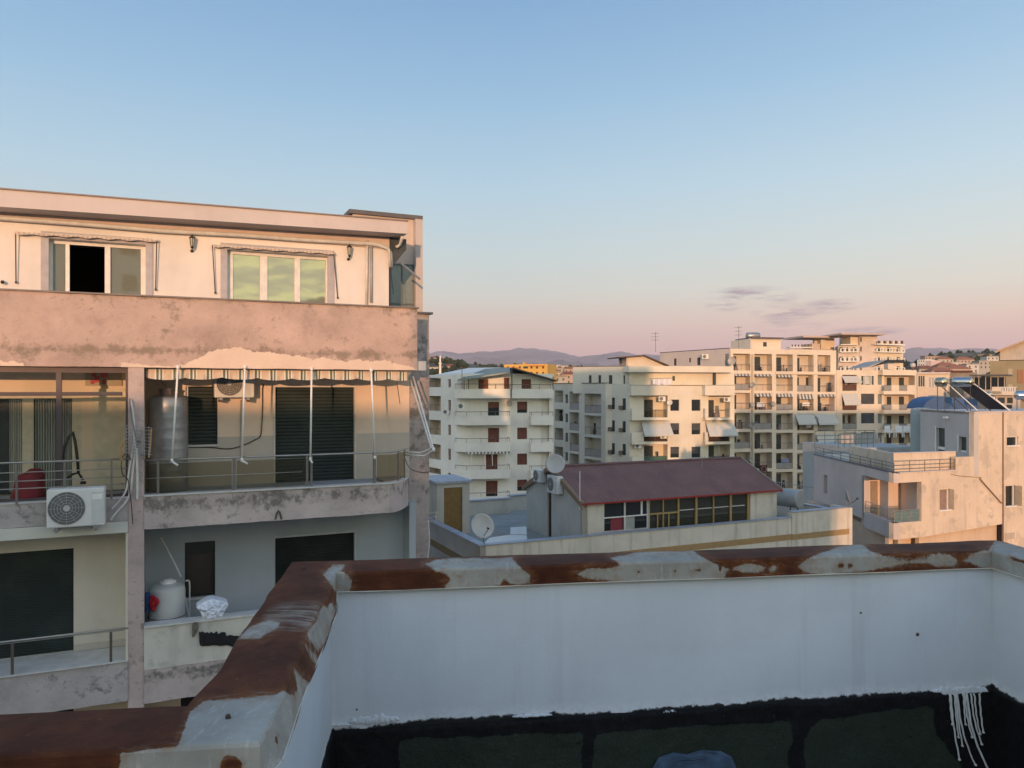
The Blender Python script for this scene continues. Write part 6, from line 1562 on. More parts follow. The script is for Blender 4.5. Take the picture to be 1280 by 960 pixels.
# ---- solar water heaters on the corner building roof
def heater(label, cpx, cpy, Y, r, L, tank_mat, colx, slope_to, n_legs=2, panel=True, end=None):
    c = W(cpx, cpy, Y); t = thing('solar_water_heater', label, 'solar water heater', Vector((c.x, c.y, zRoof)), 'solar water heaters on the roofs')
    axd = Vector(colx).normalized(); m = MB(); m.lathe(c - axd * L / 2, axd, [(0, r * .3), (.03, r * .75), (.10, r * .97), (.14, r), (L - .14, r), (L - .10, r * .97), (L - .03, r * .75), (L, r * .3)], 28)
    part(m, 'tank', tank_mat, t, smooth=True)
    m = MB(); m.lathe(c + axd * (L / 2 - .12), axd, [(0, r * 1.01), (.03, r * 1.005), (.08, r * .86), (.14, r * .4), (.15, .01)], 24) if end else m.lathe(c - axd * .01, axd, [(0, r * 1.01), (.02, r * 1.01)], 24); part(m, 'end_cap', end or M_ALU, t, smooth=True)
    for s_ in (-.38, .38):
        q = c + axd * L * s_; m = MB(); m.tube([q - Vector((0, 0, r * .8)), Vector((q.x, q.y, zRoof))], .022, 5); part(m, 'leg', plain('stand_dark', (.08, .07, .065), .5, .4), t)
    f = slope_to - c
    for s_ in (-.45, .45):
        q = c + axd * L * s_; m = MB(); m.tube([q + f * .06, q + f], .028, 5); part(m, 'rail', M_WHITE if s_ > 0 else plain('stand_dark', (.08, .07, .065)), t)
    if panel:
        m = MB(); a, b = c - axd * L * .42 + f * .12, c + axd * L * .42 + f * .12; d_, e_ = b + f * .82, a + f * .82; up = axd.cross(f).normalized() * .06
        m.hexa([a, b, d_, e_, a + up, b + up, d_ + up, e_ + up]); part(m, 'collector', glassy('collector_black', (.012, .014, .02), .1), t)
    m = MB(); m.tube([c + axd * L * .5 + Vector((0, 0, -.02)), c + axd * (L * .5 + .25) + Vector((0, 0, -.1)), c + axd * (L * .5 + .3) + Vector((0, 0, -.35)), c + axd * (L * .4) + f * .2], .018, 5); part(m, 'pipe', M_BLACK, t)
    return t
M_CHROME = plain('bright_steel', (.55, .56, .58), .16, 1., .04)
CW = plain('brass_steel', (.62, .52, .36), .16, 1., .04)
heater('solar heater with a short shiny tank on thin legs left of the long collector', 1176.5, 477.5, 43.5, .27, .62, CW, (.4, -.92, .0), W(1216, 513, 43.2), panel=False)
heater('solar heater with long steel tank and wide black sloping collector on the corner building', 1203, 477.5, 43.8, .28, 1.05, M_CHROME, (.75, -.66, 0), W(1251, 514, 43.6), end=CW)
heater('small brassy solar tank low behind the sloping collector', 1235, 494, 47.5, .24, .5, CW, (.3, -.95, 0), W(1262, 516, 47.), panel=False)
heater('solar tank cut by the right edge of the view', 1280, 494, 46.5, .28, 1.0, M_CHROME, (.95, -.2, 0), W(1312, 518, 46.), panel=False)
# blue curved sheet behind them
m = MB(); n = 20; c0 = W(1184, 513, 52.); rx = 1.75; 
prev = None
cs = [(c0.x - rx + 2 * rx * 0, 0)]
bx_ = W(1154, 514, 52.).x; ex_ = W(1222, 514, 52.).x
for k in range(n + 1):
    a = math.pi / 2 * min(1, k / 12); h_ = .86 * math.sin(a); x = bx_ + (1.3 * (1 - math.cos(a))) + max(0, k - 12) * (ex_ - bx_ - 1.3) / 8
    h_ += -.02 * max(0, k - 12)
    cur = (x, c0.y, zRoof - .1 + h_)
    if prev:
        m.face([(prev[0], prev[1], zRoof - .6), (cur[0], cur[1], zRoof - .6), cur, prev]); m.face([prev, cur, (cur[0], cur[1] + 2.2, cur[2]), (prev[0], prev[1] + 2.2, prev[2])])
    prev = cur
solo(m, 'blue_tarpaulin', plain('blue_tarp', (.035, .095, .22), .55, 0, .15, 2., .2), 'bright blue rounded tarpaulin cover on the roof behind the solar heaters', 'tarpaulin', (c0.x, c0.y, zRoof - .6))
# ------------------------------------------------------------------ apartment blocks of the middle distance
P_W = plaster('white_block', (.75, .73, .67), (.4, .38, .34), .08, .15, .25, .1, 10.)
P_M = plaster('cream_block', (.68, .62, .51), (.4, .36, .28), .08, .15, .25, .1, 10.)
P_MG = plaster('dim_cream_flank', (.55, .53, .47), (.34, .32, .29), .08, .12, .25, .1, 10.)  # cream block's less lit side: weaker light put into a greyer colour
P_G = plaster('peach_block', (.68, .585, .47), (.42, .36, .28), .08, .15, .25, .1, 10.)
P_GP = plaster('dim_peach_flank', (.60, .51, .46), (.4, .34, .3), .08, .12, .25, .1, 10.)  # peach block's side: dim grazing light put into a pinker, darker colour
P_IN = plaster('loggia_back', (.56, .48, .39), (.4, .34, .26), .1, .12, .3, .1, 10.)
M_RAILF = plain('far_rail', (.16, .14, .12), .5, .3)
M_RPANEL = plain('grey_rail_panel', (.27, .26, .25), .5)
M_GREENS = plain('green_screen', (.04, .11, .08), .7)
M_AWN = plain('pale_awning', (.52, .51, .47), .85, 0, .06)
M_DOORG = plain('grey_door', (.035, .043, .045), .5)
M_DOORB = plain('brown_door', (.11, .05, .04), .5)
def win(b, fc, r, mat, rec=.18, frame=None, off=0., name='window', shutter_part=None):
    u0, u1, z0, z1 = r
    w_ = part(MB().box(fc, u0, u1, z0, z1, off - rec - .05, off - rec), name, mat, b)
    if shutter_part:
        part(MB().box(fc, u0 + .02, u1 - .02, z0 + (z1 - z0) * (1 - shutter_part[0]), z1 - .01, off - rec + .002, off - rec + .04), 'shutter', shutter_part[1], w_)
    return w_
def railbars(b, pts, z0, h, mat=M_RAILF, panel=None, n=1):
    m = MB()
    for k in ((1.,) if n == 1 else (1., .55)): m.tube([(p[0], p[1], z0 + h * k) for p in pts], .03, 4)
    for p, q in zip(pts, pts[1:]):
        p = Vector(p); q = Vector(q); L = (q - p).length; c = max(1, int(L / 1.2))
        for k in range(c + 1):
            s_ = p.lerp(q, k / c); m.tube([(s_.x, s_.y, z0), (s_.x, s_.y, z0 + h)], .022, 4)
        if panel:
            m.cur = 1; m.face([(p.x, p.y, z0 + .06), (q.x, q.y, z0 + .06), (q.x, q.y, z0 + h * .95), (p.x, p.y, z0 + h * .95)]); m.cur = 0
    return part(m, 'railing', [mat, panel] if panel else mat, b)
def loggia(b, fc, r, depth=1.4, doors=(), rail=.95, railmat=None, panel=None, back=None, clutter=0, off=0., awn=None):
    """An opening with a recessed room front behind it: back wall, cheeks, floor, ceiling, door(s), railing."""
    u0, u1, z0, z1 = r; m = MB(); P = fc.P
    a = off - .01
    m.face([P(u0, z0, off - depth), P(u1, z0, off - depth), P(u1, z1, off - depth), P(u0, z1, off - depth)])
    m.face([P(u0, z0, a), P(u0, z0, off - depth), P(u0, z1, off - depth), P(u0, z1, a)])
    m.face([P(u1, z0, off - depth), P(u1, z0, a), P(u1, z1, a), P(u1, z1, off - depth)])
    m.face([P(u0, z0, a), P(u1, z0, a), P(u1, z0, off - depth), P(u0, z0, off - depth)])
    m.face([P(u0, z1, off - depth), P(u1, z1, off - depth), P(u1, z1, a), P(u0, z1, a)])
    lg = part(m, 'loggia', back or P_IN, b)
    for (d0, d1, mt) in doors:
        a0, a1 = u0 + (u1 - u0) * d0, u0 + (u1 - u0) * d1
        part(MB().box(fc, a0, a1, z0 + .02, z0 + min((z1 - z0) * .88, 2.2), off - depth + .01, off - depth + .06), 'door', mt, lg)
    if rail:
        p = [(P(u0 + .02, 0, off - .12).x, P(u0 + .02, 0, off - .12).y, 0), (P(u1 - .02, 0, off - .12).x, P(u1 - .02, 0, off - .12).y, 0)]
        railbars(lg, p, z0, rail, railmat or M_RAILF, panel)
    if awn is not None:
        m = MB(); zt_ = z1 - .02; n = 10
        for k in range(n):
            m.cur = k % 2; a0, a1 = u0 + (u1 - u0) * k / n, u0 + (u1 - u0) * (k + 1) / n
            m.face([P(a0, zt_ - awn, off + .25), P(a1, zt_ - awn, off + .25), P(a1, zt_, off + .0), P(a0, zt_, off + .0)])
        part(m, 'awning', [plain('awn_dark', (.14, .13, .12), .9), M_AWN], lg)
    if clutter:
        for k in range(clutter):
            m = MB(); cu_ = u0 + (u1 - u0) * random.uniform(.15, .85); wd_ = random.uniform(.12, .3); hh_ = random.uniform(.5, 1.5)
            m.lathe(P(cu_, z0, off - .5), (random.uniform(-.1, .1), 0, 1), [(0, wd_ * .7), (hh_ * .3, wd_), (hh_ * .6, wd_ * .6), (hh_, wd_ * .8), (hh_ + .05, .02)], 7)
            part(m, 'garden_pot', plain('clutter_dark' if random.random() < .6 else 'clutter_mixed', (.05, .045, .045) if random.random() < .6 else (.22, .18, .17), .8), lg)
    return lg
def slantawn(b, fc, r, out=1.1, mat=M_AWN):
    u0, u1, z0, z1 = r; n = 16; m = MB(); P = fc.P
    A_ = [(P(u0 + (u1 - u0) * k / n, z1, .02), P(u0 - .1 + (u1 - u0 + .2) * k / n, z0, out) + Vector((0, 0, .02 * math.sin(k * 2)))) for k in range(n + 1)]
    for (a, c), (b2, d) in zip(A_, A_[1:]): m.face([c, d, b2, a]); m.face([d + Vector((0, 0, -.01)), c + Vector((0, 0, -.01)), a + Vector((0, 0, -.01)), b2 + Vector((0, 0, -.01))])
    m.face([A_[0][1], A_[-1][1], A_[-1][1] - Vector((0, 0, .2)), A_[0][1] - Vector((0, 0, .2))])
    return part(m, 'awning', mat, b)
def shade_tree(): pass

# ============ white block with brown shutters
WF = FP(571, 84.5, 692, 87.); WL = FP(528, 91., 571, 84.49)
wb = thing('apartment_block', 'white apartment block with brown shutters and low gabled metal roof behind the terrace house', 'building', (0, 90, 0))
zs_ = {}
RR = WF.rect
wins = [(598, 610.5, 474, 486, 0), (630, 636.5, 472, 486, 0), (652, 664, 474, 486, 0)]
hs = []; fills = []
Zf = lambda py, px=620: WF.z(px, py)
for (x0, x1, yt, yb, k) in wins: hs.append(RR(x0, x1, yt, yb)); fills.append(('w', hs[-1], 0))
rows = [(502.5, 519.5, 502, 516), (535, 553, 534.5, 549), (568, 587, 567, 581), (601, 620.5, 599.5, 613.5), (634, 654, 633, 647)]
for i, (a, b, c, d) in enumerate(rows):
    hs.append(RR(610 if i < 2 else 607.5, 624 if i < 2 else 622, a, b)); fills.append(('d', hs[-1], i))
    hs.append(RR(646.5, 659, c, d)); fills.append(('w', hs[-1], i))
    hs.append(RR(676.5, 686, 498 + 33.3 * i, 518.5 + 33.3 * i)); fills.append(('r', hs[-1], i))
m = MB(); m.holes(WF, 0., WF.u(692), 0., Zf(467), hs, .3); m.box(WF, WF.u(686.1), WF.u(691.5), 0, Zf(498), .001, .1)
part(m, 'wall', P_W, wb)
for k, r, i in fills:
    if k == 'r':
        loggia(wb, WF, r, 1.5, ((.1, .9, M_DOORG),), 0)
    else:
        sh_ = {('w', 3): (.66, M_SHUTB), ('w', 0): (1., M_SHUTB)}.get((k, i), (1., M_SHUTB))
        if k == 'd' and i == 0: sh_ = (.42, M_SHUTB)
        if k == 'w' and i == 0 and r[1] > WF.u(645) and r[3] < Zf(490): sh_ = (.72, M_SHUTB)
        if k == 'd' and i == 3: sh_ = (.85, M_SHUTB)
        win(wb, WF, r, M_WIN, shutter_part=sh_, name='window' if k == 'w' else 'door')
def balcony(b, fc, x0, x1, yt, yb, out=1.2, bevel=.9, mat=P_W, railh=.0, bev2=.0, panelmat=None, name='balcony', px_ref=None):
    u0, u1, z0, z1 = fc.rect(x0, x1, yt, yb, out)
    pts = [fc.plan(u0 - bevel, 0.), fc.plan(u0, out), fc.plan(u1, out), fc.plan(u1 + bev2, 0.)]
    m = MB(); m.prism(pts, z0, z0 + .18)
    th = .14
    inn = [fc.plan(u0 - bevel + th, 0.), fc.plan(u0 + th * .6, out - th), fc.plan(u1 - th, out - th), fc.plan(u1 + bev2 - th, 0.)]
    for i in range(3):
        m.prism([pts[i], pts[i + 1], inn[i + 1], inn[i]], z0 + .181, z1)
    bb = part(m, name, mat, b)
    if railh:
        railbars(bb, [(p[0], p[1], 0) for p in [((a[0] + c[0]) / 2, (a[1] + c[1]) / 2) for a, c in zip(pts, inn)]], z1, railh, M_RAILF)
    return bb
for i, yt in enumerate((486.3, 519.8, 553.2, 587.)):
    yb = yt + 11.6
    if i == 0:
        balcony(wb, WF, 583, 638, yt, yb, 1.3, 1.1, railh=.55); balcony(wb, WF, 640, 692, yt, yb, 1.1, 0., railh=.5)
    else:
        balcony(wb, WF, 583, 638, yt, yb, 1.3, 1.1, railh=.45); balcony(wb, WF, 664, 692, yt, yb, .9, .0, railh=.42)
balcony(wb, WF, 583, 638, 621, 633, 1.3, 1.1, railh=.45)
# left flank with its loggias and slit windows
fl = []; ff = []
for i, (a, b) in enumerate(((472, 484), (495, 513.5), (525, 543.5), (555, 574), (585, 592), (610, 625))):
    fl.append(WL.rect(536.5, 551, a, b)); ff.append(('l', fl[-1]))
for a, b in ((474, 484), (500, 513), (531, 544), (561, 575), (591, 604)): fl.append(WL.rect(560, 563.5, a, b)); ff.append(('w', fl[-1]))
m = MB(); m.holes(WL, 0, WL.u(571) - .01, 0., WL.z(560, 468), fl, .3); part(m, 'side_wall', P_W, wb)
for k, r in ff:
    if k == 'l': loggia(wb, WL, r, 1.3, ((.3, .55, M_DOORB), (.72, .98, M_DOORB)), .7)
    else: win(wb, WL, r, M_SHUTB)
# roof: low gable with light metal sheets, ridge running back
M_SHEET = plain('pale_green_sheet', (.40, .43, .40), .5, .2, .15, 1.)
zr0 = Z0 + (HY - 459) / F * 84
e0 = WF.P(WF.u(573), WF.z(575, 474), 1.6); r0 = WF.P(WF.u(637), WF.z(637, 459.5), 1.6); e1 = WF.P(WF.u(692.5), WF.z(690, 475.5), 1.4)
bk = Vector((-.12, 1, 0)) * 12
def slab(pts, th=.14):
    m = MB(); lo = [p - Vector((0, 0, th)) for p in pts]; m.face(pts); m.face(lo[::-1])
    for i in range(len(pts)): m.face([pts[i], lo[i], lo[(i + 1) % len(pts)], pts[(i + 1) % len(pts)]])
    return m
part(slab([W(572, 474.6, 82.8), W(638, 464.6, 82.2), W(637, 459, 89), W(606, 461, 90)]), 'roof', plain('grey_green_sheet', (.20, .23, .20), .5, .2, .2, 1.), wb)
part(slab([r0 + Vector((.01, 0, 0)), e1, e1 + bk, r0 + bk]), 'roof', plain('brown_dark_roof', (.08, .065, .055), .7), wb)
l0 = W(533, 470.5, 90); l1 = W(573, 473, 84.6); l2 = W(626, 459.3, 90); l3 = W(586, 459.8, 98)
part(slab([l0, l1, l2, l3]), 'roof', plain('white_sheet_roof', (.62, .64, .64), .4, .1, .08, 1.), wb)
part(MB().prism([WF.plan(0, -.35), WF.plan(WF.u(691), -.35), WF.plan(WF.u(691), -12), WF.plan(2, -12)], 0, Zf(470)), 'core', P_W, wb)
for px in (578, 583.5, 637, 688):
    m = MB(); q = WF.P(WF.u(px), 0, 1.1); m.tube([(q.x, q.y, Zf(487)), (q.x, q.y, Zf(471 if px != 637 else 462))], .06, 5); part(m, 'roof_post', M_RAILF, wb)
# striped awning rolled over the third balcony
m = MB(); u0, u1, z0_, z1_ = WF.rect(585, 637, 564.8, 567.2, 1.2); n = 24
for k in range(n):
    m.cur = k % 2; m.box(WF, u0 + (u1 - u0) * k / n, u0 + (u1 - u0) * (k + 1) / n - .001, z0_, z1_, 1.1, 1.22)
for px in (589, 606, 615, 633): m.cur = 0; m.tube([WF.at(px, 566, 1.2), WF.at(px + .8, 582, 1.25)], .035, 5)
part(m, 'awning', [M_WHITE, plain('awn_dark', (.14, .13, .12), .9)], wb)
dish('small grey dish on the white block wall beside the brown door', WF.at(636.8, 504, .5), (.6, -.8, .2), .38, plain('dish_dull', (.30, .29, .27), .5), arm=False, pole_to=WF.at(636.5, 508, .05))
def farac(label, c, w=.85, h=.6):
    m = MB(); m.wbox(c.x - w / 2, c.x + w / 2, c.y - .3, c.y, c.z, c.z + h); t = solo(m, 'air_conditioner', M_ACW, label, 'air conditioner', tuple(c), 'air conditioner units on the walls')
    mm = MB(); mm.lathe((c.x - w * .12, c.y - .302, c.z + h / 2), (0, -1, 0), [(0, h * .4), (.01, h * .4)], 16); reg(t, tuple(c)); part(mm, 'fan', M_ACG, t)
farac('small air conditioner on the white block flank near its slit window', WL.at(557.5, 517.5, .35), .7, .5)
farac('small wall unit beside the upper left balcony of the white block', WL.at(577, 511, .9), .7, .6)

# ============ cream block in the centre
MF = FP(787, 95., 918, 97.5); MC = FP(757, 97., 787, 95.01); ML = FP(690, 108., 757, 97.01)
mb_ = thing('apartment_block', 'long cream apartment block with canvas balcony awnings in the centre of town', 'building', (16, 104, 0))
zM1 = MF.z(850, 482); 
hs = []; F1 = []
R3 = MF.rect
for i, (a, b, door, panel, cl) in enumerate(((495, 522, 1, M_SMOKE, 1), (525, 552, 1, plain('brown_panel', (.05, .03, .025), .7), 0), (555.5, 580, 1, M_GREENS, 1), (585, 610, 1, None, 1))):
    hs.append(R3(805, 834.5, a, b)); F1.append((hs[-1], i, 0)); hs.append(R3(885.5, 912.5, a, b)); F1.append((hs[-1], i, 1))
for i, (a, b) in enumerate(((499.5, 513.5), (529, 543), (558.5, 572), (588, 602))):
    for x in (838, 864.5): hs.append(R3(x, x + 11, a, b)); F1.append((hs[-1], i, 2))
m = MB(); m.holes(MF, 0., MF.u(918), 0., zM1, hs, .3); part(m, 'wall', P_M, mb_)
for r, i, k in F1:
    if k == 2: win(mb_, MF, r, M_WIN, shutter_part=((.0, M_SHUTG), (.62, M_SHUTG), (.65, M_SHUTG), (.5, M_SHUTG))[i] if i else None)
    else:
        pm = (M_SMOKE, plain('brown_panel', (.05, .03, .025), .7), M_GREENS, M_RPANEL)[i]
        loggia(mb_, MF, r, 1.5, ((.14, .55, M_DOORG) if k == 0 else (.14, .48, M_DOORG),), .95, None, pm if not (k == 1 and i == 0) else None, back=P_M, clutter=2)
for i in range(4):
    y = 522 + i * 30.2
    for x0, x1 in ((790, 836), (882, 918)):
        b_ = part(MB().rbox(MF, x0, x1, y, y + 3.2, 0.01, .95), 'balcony_slab', P_M, mb_)
    part(MB().rbox(MF, 790, 804.6, y - 11.5, y - .05, .6, .9), 'balcony_parapet', P_M, mb_)
    part(MB().rbox(MF, 834.6, 837, y - 11.5, y - .05, .6, .9), 'balcony_parapet', P_M, mb_)
    part(MB().rbox(MF, 912.6, 918, y - 12.5, y - .05, .6, .9), 'balcony_parapet', P_M, mb_)
    part(MB().rbox(MF, 881.5, 885, y - 11.5, y - .05, .6, .9), 'balcony_parapet', P_M, mb_)
part(MB().rbox(MF, 789, 837, 481.8, 494.3, .0, .95), 'balcony_parapet', P_M, mb_)
part(MB().rbox(MF, 881.5, 918.6, 481.8, 494.3, .0, .95), 'balcony_parapet', P_M, mb_)
for x0, x1 in ((803, 837.5), (883.5, 917.5)): slantawn(mb_, MF, R3(x0, x1, 525, 543, .5), 1.5)
dish('pale dish beside the left window of the central cream block', MF.at(837, 503, .6), (-.3, -.95, .2), .35, plain('dish_white', (.6, .58, .55), .5), arm=False, pole_to=MF.at(838, 507, .05))
farac('wall air conditioner above the left balcony of the central cream block', MF.at(827, 501.5, .3))
# top storey, set back
MT = FP(787, 98.5, 918, 101.)
zt_a = MT.z(850, 458)
hh_ = [MT.rect(840.5, 843.8, 470, 476)]
m = MB(); m.holes(MT, 0, MT.u(918), zM1 - .5, MT.z(850, 466), hh_, .3); part(m, 'top_wall', P_M, mb_)
part(MB().box(MT, hh_[0][0], hh_[0][1], hh_[0][2], hh_[0][3], -.2, -.15), 'window', M_WIN, mb_)
part(MB().rbox(MT, 786, 917, 457.6, 465.3, -1.2, 1.5), 'roof_band', P_M, mb_)
part(MB().rbox(MT, 892, 895, 466, 481, .2, .4), 'column', M_DOORG, mb_)
part(MB().box(MF, MF.u(787), MF.u(918), zM1 + .003, zM1 + .08, -.4, .1), 'coping', M_CAP, mb_)
part(MB().prism([MF.plan(.3, -.35), MF.plan(MF.u(917), -.35), MF.plan(MF.u(917), -1.5), MF.plan(MF.u(917), -12), MF.plan(-3, -12)], zM1 - .6, zM1 - .3), 'roof', P_MG, mb_)
part(MB().prism([MF.plan(.3, -1.7), MF.plan(MF.u(917), -1.7), MF.plan(MF.u(917), -12), MF.plan(-3, -12)], 0, zM1 - .7), 'core', P_MG, mb_)
MU = FP(716, 102., 787, 99.)
hs = [MU.rect(a, a + w_, 469, 480) for a, w_ in ((736, 3.4), (748, 3.4), (761, 4.4), (779.3, 2))]
m = MB(); m.holes(MU, 0, MU.u(787), zM1 - 1, MU.z(750, 458.4), hs, .3); m.box(MU, 0, .3, zM1 - 1, MU.z(750, 458.4), -9, -.3); part(m, 'top_wall', P_MG, mb_)
for r in hs: win(mb_, MU, r, M_DOORG)
part(MB().box(MU, 0, MU.u(787), MU.z(750, 458.4) + .003, MU.z(750, 458.4) + .08, -9, .06), 'coping', M_CAP, mb_)
# corner facet and left flank
hs = []
for a, b in ((497, 511.5), (525.5, 539.5), (554, 568), (582, 596)): hs += [MC.rect(764.5, 768.5, a, b), MC.rect(778, 782.2, a + 1, b + 1)]
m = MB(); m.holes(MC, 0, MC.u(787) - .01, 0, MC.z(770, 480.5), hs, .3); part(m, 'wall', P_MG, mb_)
for r in hs:
    win(mb_, MC, r, M_DOORG)
    part(MB().box(MC, r[0] - .35, r[0] + .1, r[2] + .05, r[2] + .55, .02, .35), 'window_grille', M_RAILF, mb_)
m = MB(); m.box(MC, 0, .9, 0, MC.z(758, 480.5), .001, .02); part(m, 'corner_panel', P_M, mb_)
hs = []; F2 = []
for i in range(5):
    d_ = 26.7 * i
    hs.append(ML.rect(693.5, 704, 488 + d_ * .88, 503 + d_ * .88)); F2.append((hs[-1], 'l', None, i))
    hs.append(ML.rect(706.5, 709.8, 493 + d_ * .9, 504 + d_ * .9)); F2.append((hs[-1], 'w', None, i))
    hs.append(ML.rect(711.8, 723.8, 489.5 + d_ * .97, 512 + d_ * .97)); F2.append((hs[-1], 'l', M_RPANEL, i))
    hs.append(ML.rect(730.5, 751.5, 492 + d_ * 1.03, 516 + d_ * 1.03)); F2.append((hs[-1], 'L', M_RPANEL if i != 1 else None, i))
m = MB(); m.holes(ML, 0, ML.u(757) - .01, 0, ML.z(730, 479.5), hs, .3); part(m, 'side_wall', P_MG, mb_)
for r, k, p_, i in F2:
    if k == 'w': win(mb_, ML, r, M_DOORG)
    else: loggia(mb_, ML, r, 1.3, (((.55, .98, M_DOORG),) if k == 'L' else ((.6, .9, M_DOORG),)), .95, None, p_, back=P_MG, clutter=1 if i in (1, 2) else 0)
part(MB().box(ML, 0, ML.u(757), ML.z(730, 479.5) + .003, ML.z(730, 479.5) + .1, -.5, .08), 'coping', M_CAP, mb_)
part(MB().prism([ML.plan(0, -1.8), ML.plan(ML.u(757), -1.8), ML.plan(ML.u(757), -9), ML.plan(0, -9)], 0, ML.z(730, 480)), 'core', P_MG, mb_)
# laundry on the top terrace
m = MB(); fc = FP(812, 97.2, 842, 97.6)
t = thing('laundry_line', 'row of white washing hanging on the top terrace of the central block', 'laundry', fc.P(1.5, zM1, 0))
m.tube([fc.at(812, 473.5, 0), fc.at(842, 472.5, 0)], .03, 4); part(m, 'line', M_RAILF, t)
for k in range(7):
    x = 816 + k * 3.3; m = MB(); u0, u1, z0_, z1_ = fc.rect(x, x + 2.9, 473.6, 480.5 + (k % 3) * .6, 0); n = 4
    for j in range(n):
        a0, a1 = u0 + (u1 - u0) * j / n, u0 + (u1 - u0) * (j + 1) / n; m.face([fc.P(a0, z0_, .05 * (j % 2)), fc.P(a1, z0_, .05 * ((j + 1) % 2)), fc.P(a1, z1_, 0), fc.P(a0, z1_, 0)])
    part(m, 'washing', plain('washing_%d' % (k % 2), ((.72, .70, .72), (.62, .6, .66))[k % 2], .9), t)
# gabled penthouse on top
ph = thing('rooftop_room', 'small pale rooftop room with a thin sloping brown roof in the centre', 'rooftop room', tuple(W(800, 458, 104)))
PF = FP(783, 104, 833, 105.)
z_ = lambda y: PF.z(800, y)
m = MB(); pts = [(PF.u(785), z_(459)), (PF.u(833), z_(459)), (PF.u(833), z_(458)), (PF.u(803), z_(445)), (PF.u(785), z_(446))]
fr_ = [PF.P(u, z, 0) for u, z in pts]; bk_ = [PF.P(u, z, -4) for u, z in pts]; m.face(fr_); m.face(bk_[::-1])
for i in range(5): m.face([fr_[i], bk_[i], bk_[(i + 1) % 5], fr_[(i + 1) % 5]])
part(m, 'wall', P_G, ph)
sideF = FP(773.5, 108, 783, 104.01); m = MB(); m.rbox(sideF, 773.5, 783, 446, 459, -.2, 0.); part(m, 'side_wall', P_GP, ph)
part(slab([PF.P(PF.u(771.5), z_(446.5), .8), PF.P(PF.u(803), z_(443.8), .8), PF.P(PF.u(803), z_(443.8), -4.5), PF.P(PF.u(771.5), z_(446.5), -4.5)]), 'roof', plain('brown_thin_roof', (.10, .06, .05), .7), ph)
part(slab([PF.P(PF.u(803.1), z_(443.8), .8), PF.P(PF.u(834), z_(456.5), .8), PF.P(PF.u(834), z_(456.5), -4.5), PF.P(PF.u(803.1), z_(443.8), -4.5)]), 'roof', plain('brown_thin_roof', (.10, .06, .05), .7), ph)
part(MB().rbox(sideF, 775, 777.3, 448, 454.5, .001, .03), 'window', M_DOORG, ph)

# ============ peach grid block
GF_ = FP(913, 116., 1045.5, 121.); GL = FP(825, 131., 913, 116.01)
gb_ = thing('apartment_block', 'sunlit peach apartment block with a grid of deep open loggias', 'building', (32, 124, 0))
cols = [(916.5, 937.8), (943, 965), (970.2, 991), (996.5, 1017), (1022, 1044.3)]
rws = [(443, 464.2), (468, 488.8), (492, 512.8), (516.8, 537.2), (541, 561.6), (566, 586.2), (590, 611)]
hs = []; F3 = []
for ri, (a, b) in enumerate(rws):
    for ci, (x0, x1) in enumerate(cols):
        if ri == 0 and ci == 4: x1 = 1038
        sl = (ci - 2) * .55
        hs.append(GF_.rect(x0, x1, a + sl * .8, b + sl)); F3.append((hs[-1], ri, ci))
zG = GF_.z(970, 436.8)
m = MB(); m.holes(GF_, 0, GF_.u(1045.3), 0., zG, hs, .45); part(m, 'wall', P_G, gb_)
clut = {(0, 0): 2, (0, 1): 1, (0, 2): 2, (3, 1): 2, (3, 2): 1, (4, 2): 2, (4, 3): 2, (5, 0): 4, (5, 3): 2, (6, 0): 3, (6, 1): 3, (6, 3): 3, (5, 2): 1, (1, 4): 1, (2, 1): 3, (2, 2): 4, (2, 3): 4, (2, 4): 3, (3, 0): 3, (4, 0): 2, (5, 1): 3, (0, 4): 3, (3, 4): 3, (0, 3): 1, (4, 1): 2, (6, 2): 2}
awn_ = {(1, 0): .35, (1, 1): .35, (1, 2): .45, (2, 1): .5, (2, 2): .5, (2, 3): .8, (2, 4): .35}
for r, ri, ci in F3:
    dd = ((.22, .45, M_DOORG),) if ci in (0, 3, 4) else ((.22, .60, M_DOORG),)
    if ri == 1 and ci in (1, 2): dd = ((.24, .5, plaster('pale_door', (.5, .46, .38), bmp=.1)),)
    if (ri, ci) == (1, 3): dd = ((.26, .42, M_DOORG), (.86, 1., M_DOORG))
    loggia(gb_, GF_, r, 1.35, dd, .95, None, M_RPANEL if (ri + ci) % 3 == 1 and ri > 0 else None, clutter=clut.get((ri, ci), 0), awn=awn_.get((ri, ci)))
for ri, ci in ((3, 3), (3, 4), (4, 4)):
    x0, x1 = cols[ci]; a, b = rws[ri]; slantawn(gb_, GF_, GF_.rect(x0 - 1, x1 + .5, a + 1, a + 12.5, .3), 1.)
for x in (939.5, 941): 
    m = MB(); m.tube([GF_.P(GF_.u(x), Z0 - 16, .12), GF_.P(GF_.u(x), zG - .8, .12)], .09, 5); part(m, 'downpipe', plain('cream_downpipe', (.55, .47, .36), .5), gb_)
part(MB().rbox(GF_, 970, 1045, 464.5, 467.6, .001, .2), 'slab_edge', P_G, gb_)
hs = [GL.rect(842, 845.5, 448.2, 457), GL.rect(861, 863.6, 447.6, 453), GL.rect(871, 875.5, 447, 456.5), GL.rect(905.8, 912.8, 442.2, 459)]
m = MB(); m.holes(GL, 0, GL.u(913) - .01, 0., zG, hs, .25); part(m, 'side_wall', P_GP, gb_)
for i, r in enumerate(hs): win(gb_, GL, r, M_DOORG if i < 3 else plain('grey_glazed', (.2, .22, .22), .3), rec=.1)
part(MB().prism([GF_.plan(.1, -.5), GF_.plan(GF_.u(1045), -.5), GF_.plan(GF_.u(1045), -13), GL.plan(.3, -.4)], zG - .4, zG - .1), 'roof', P_GP, gb_)
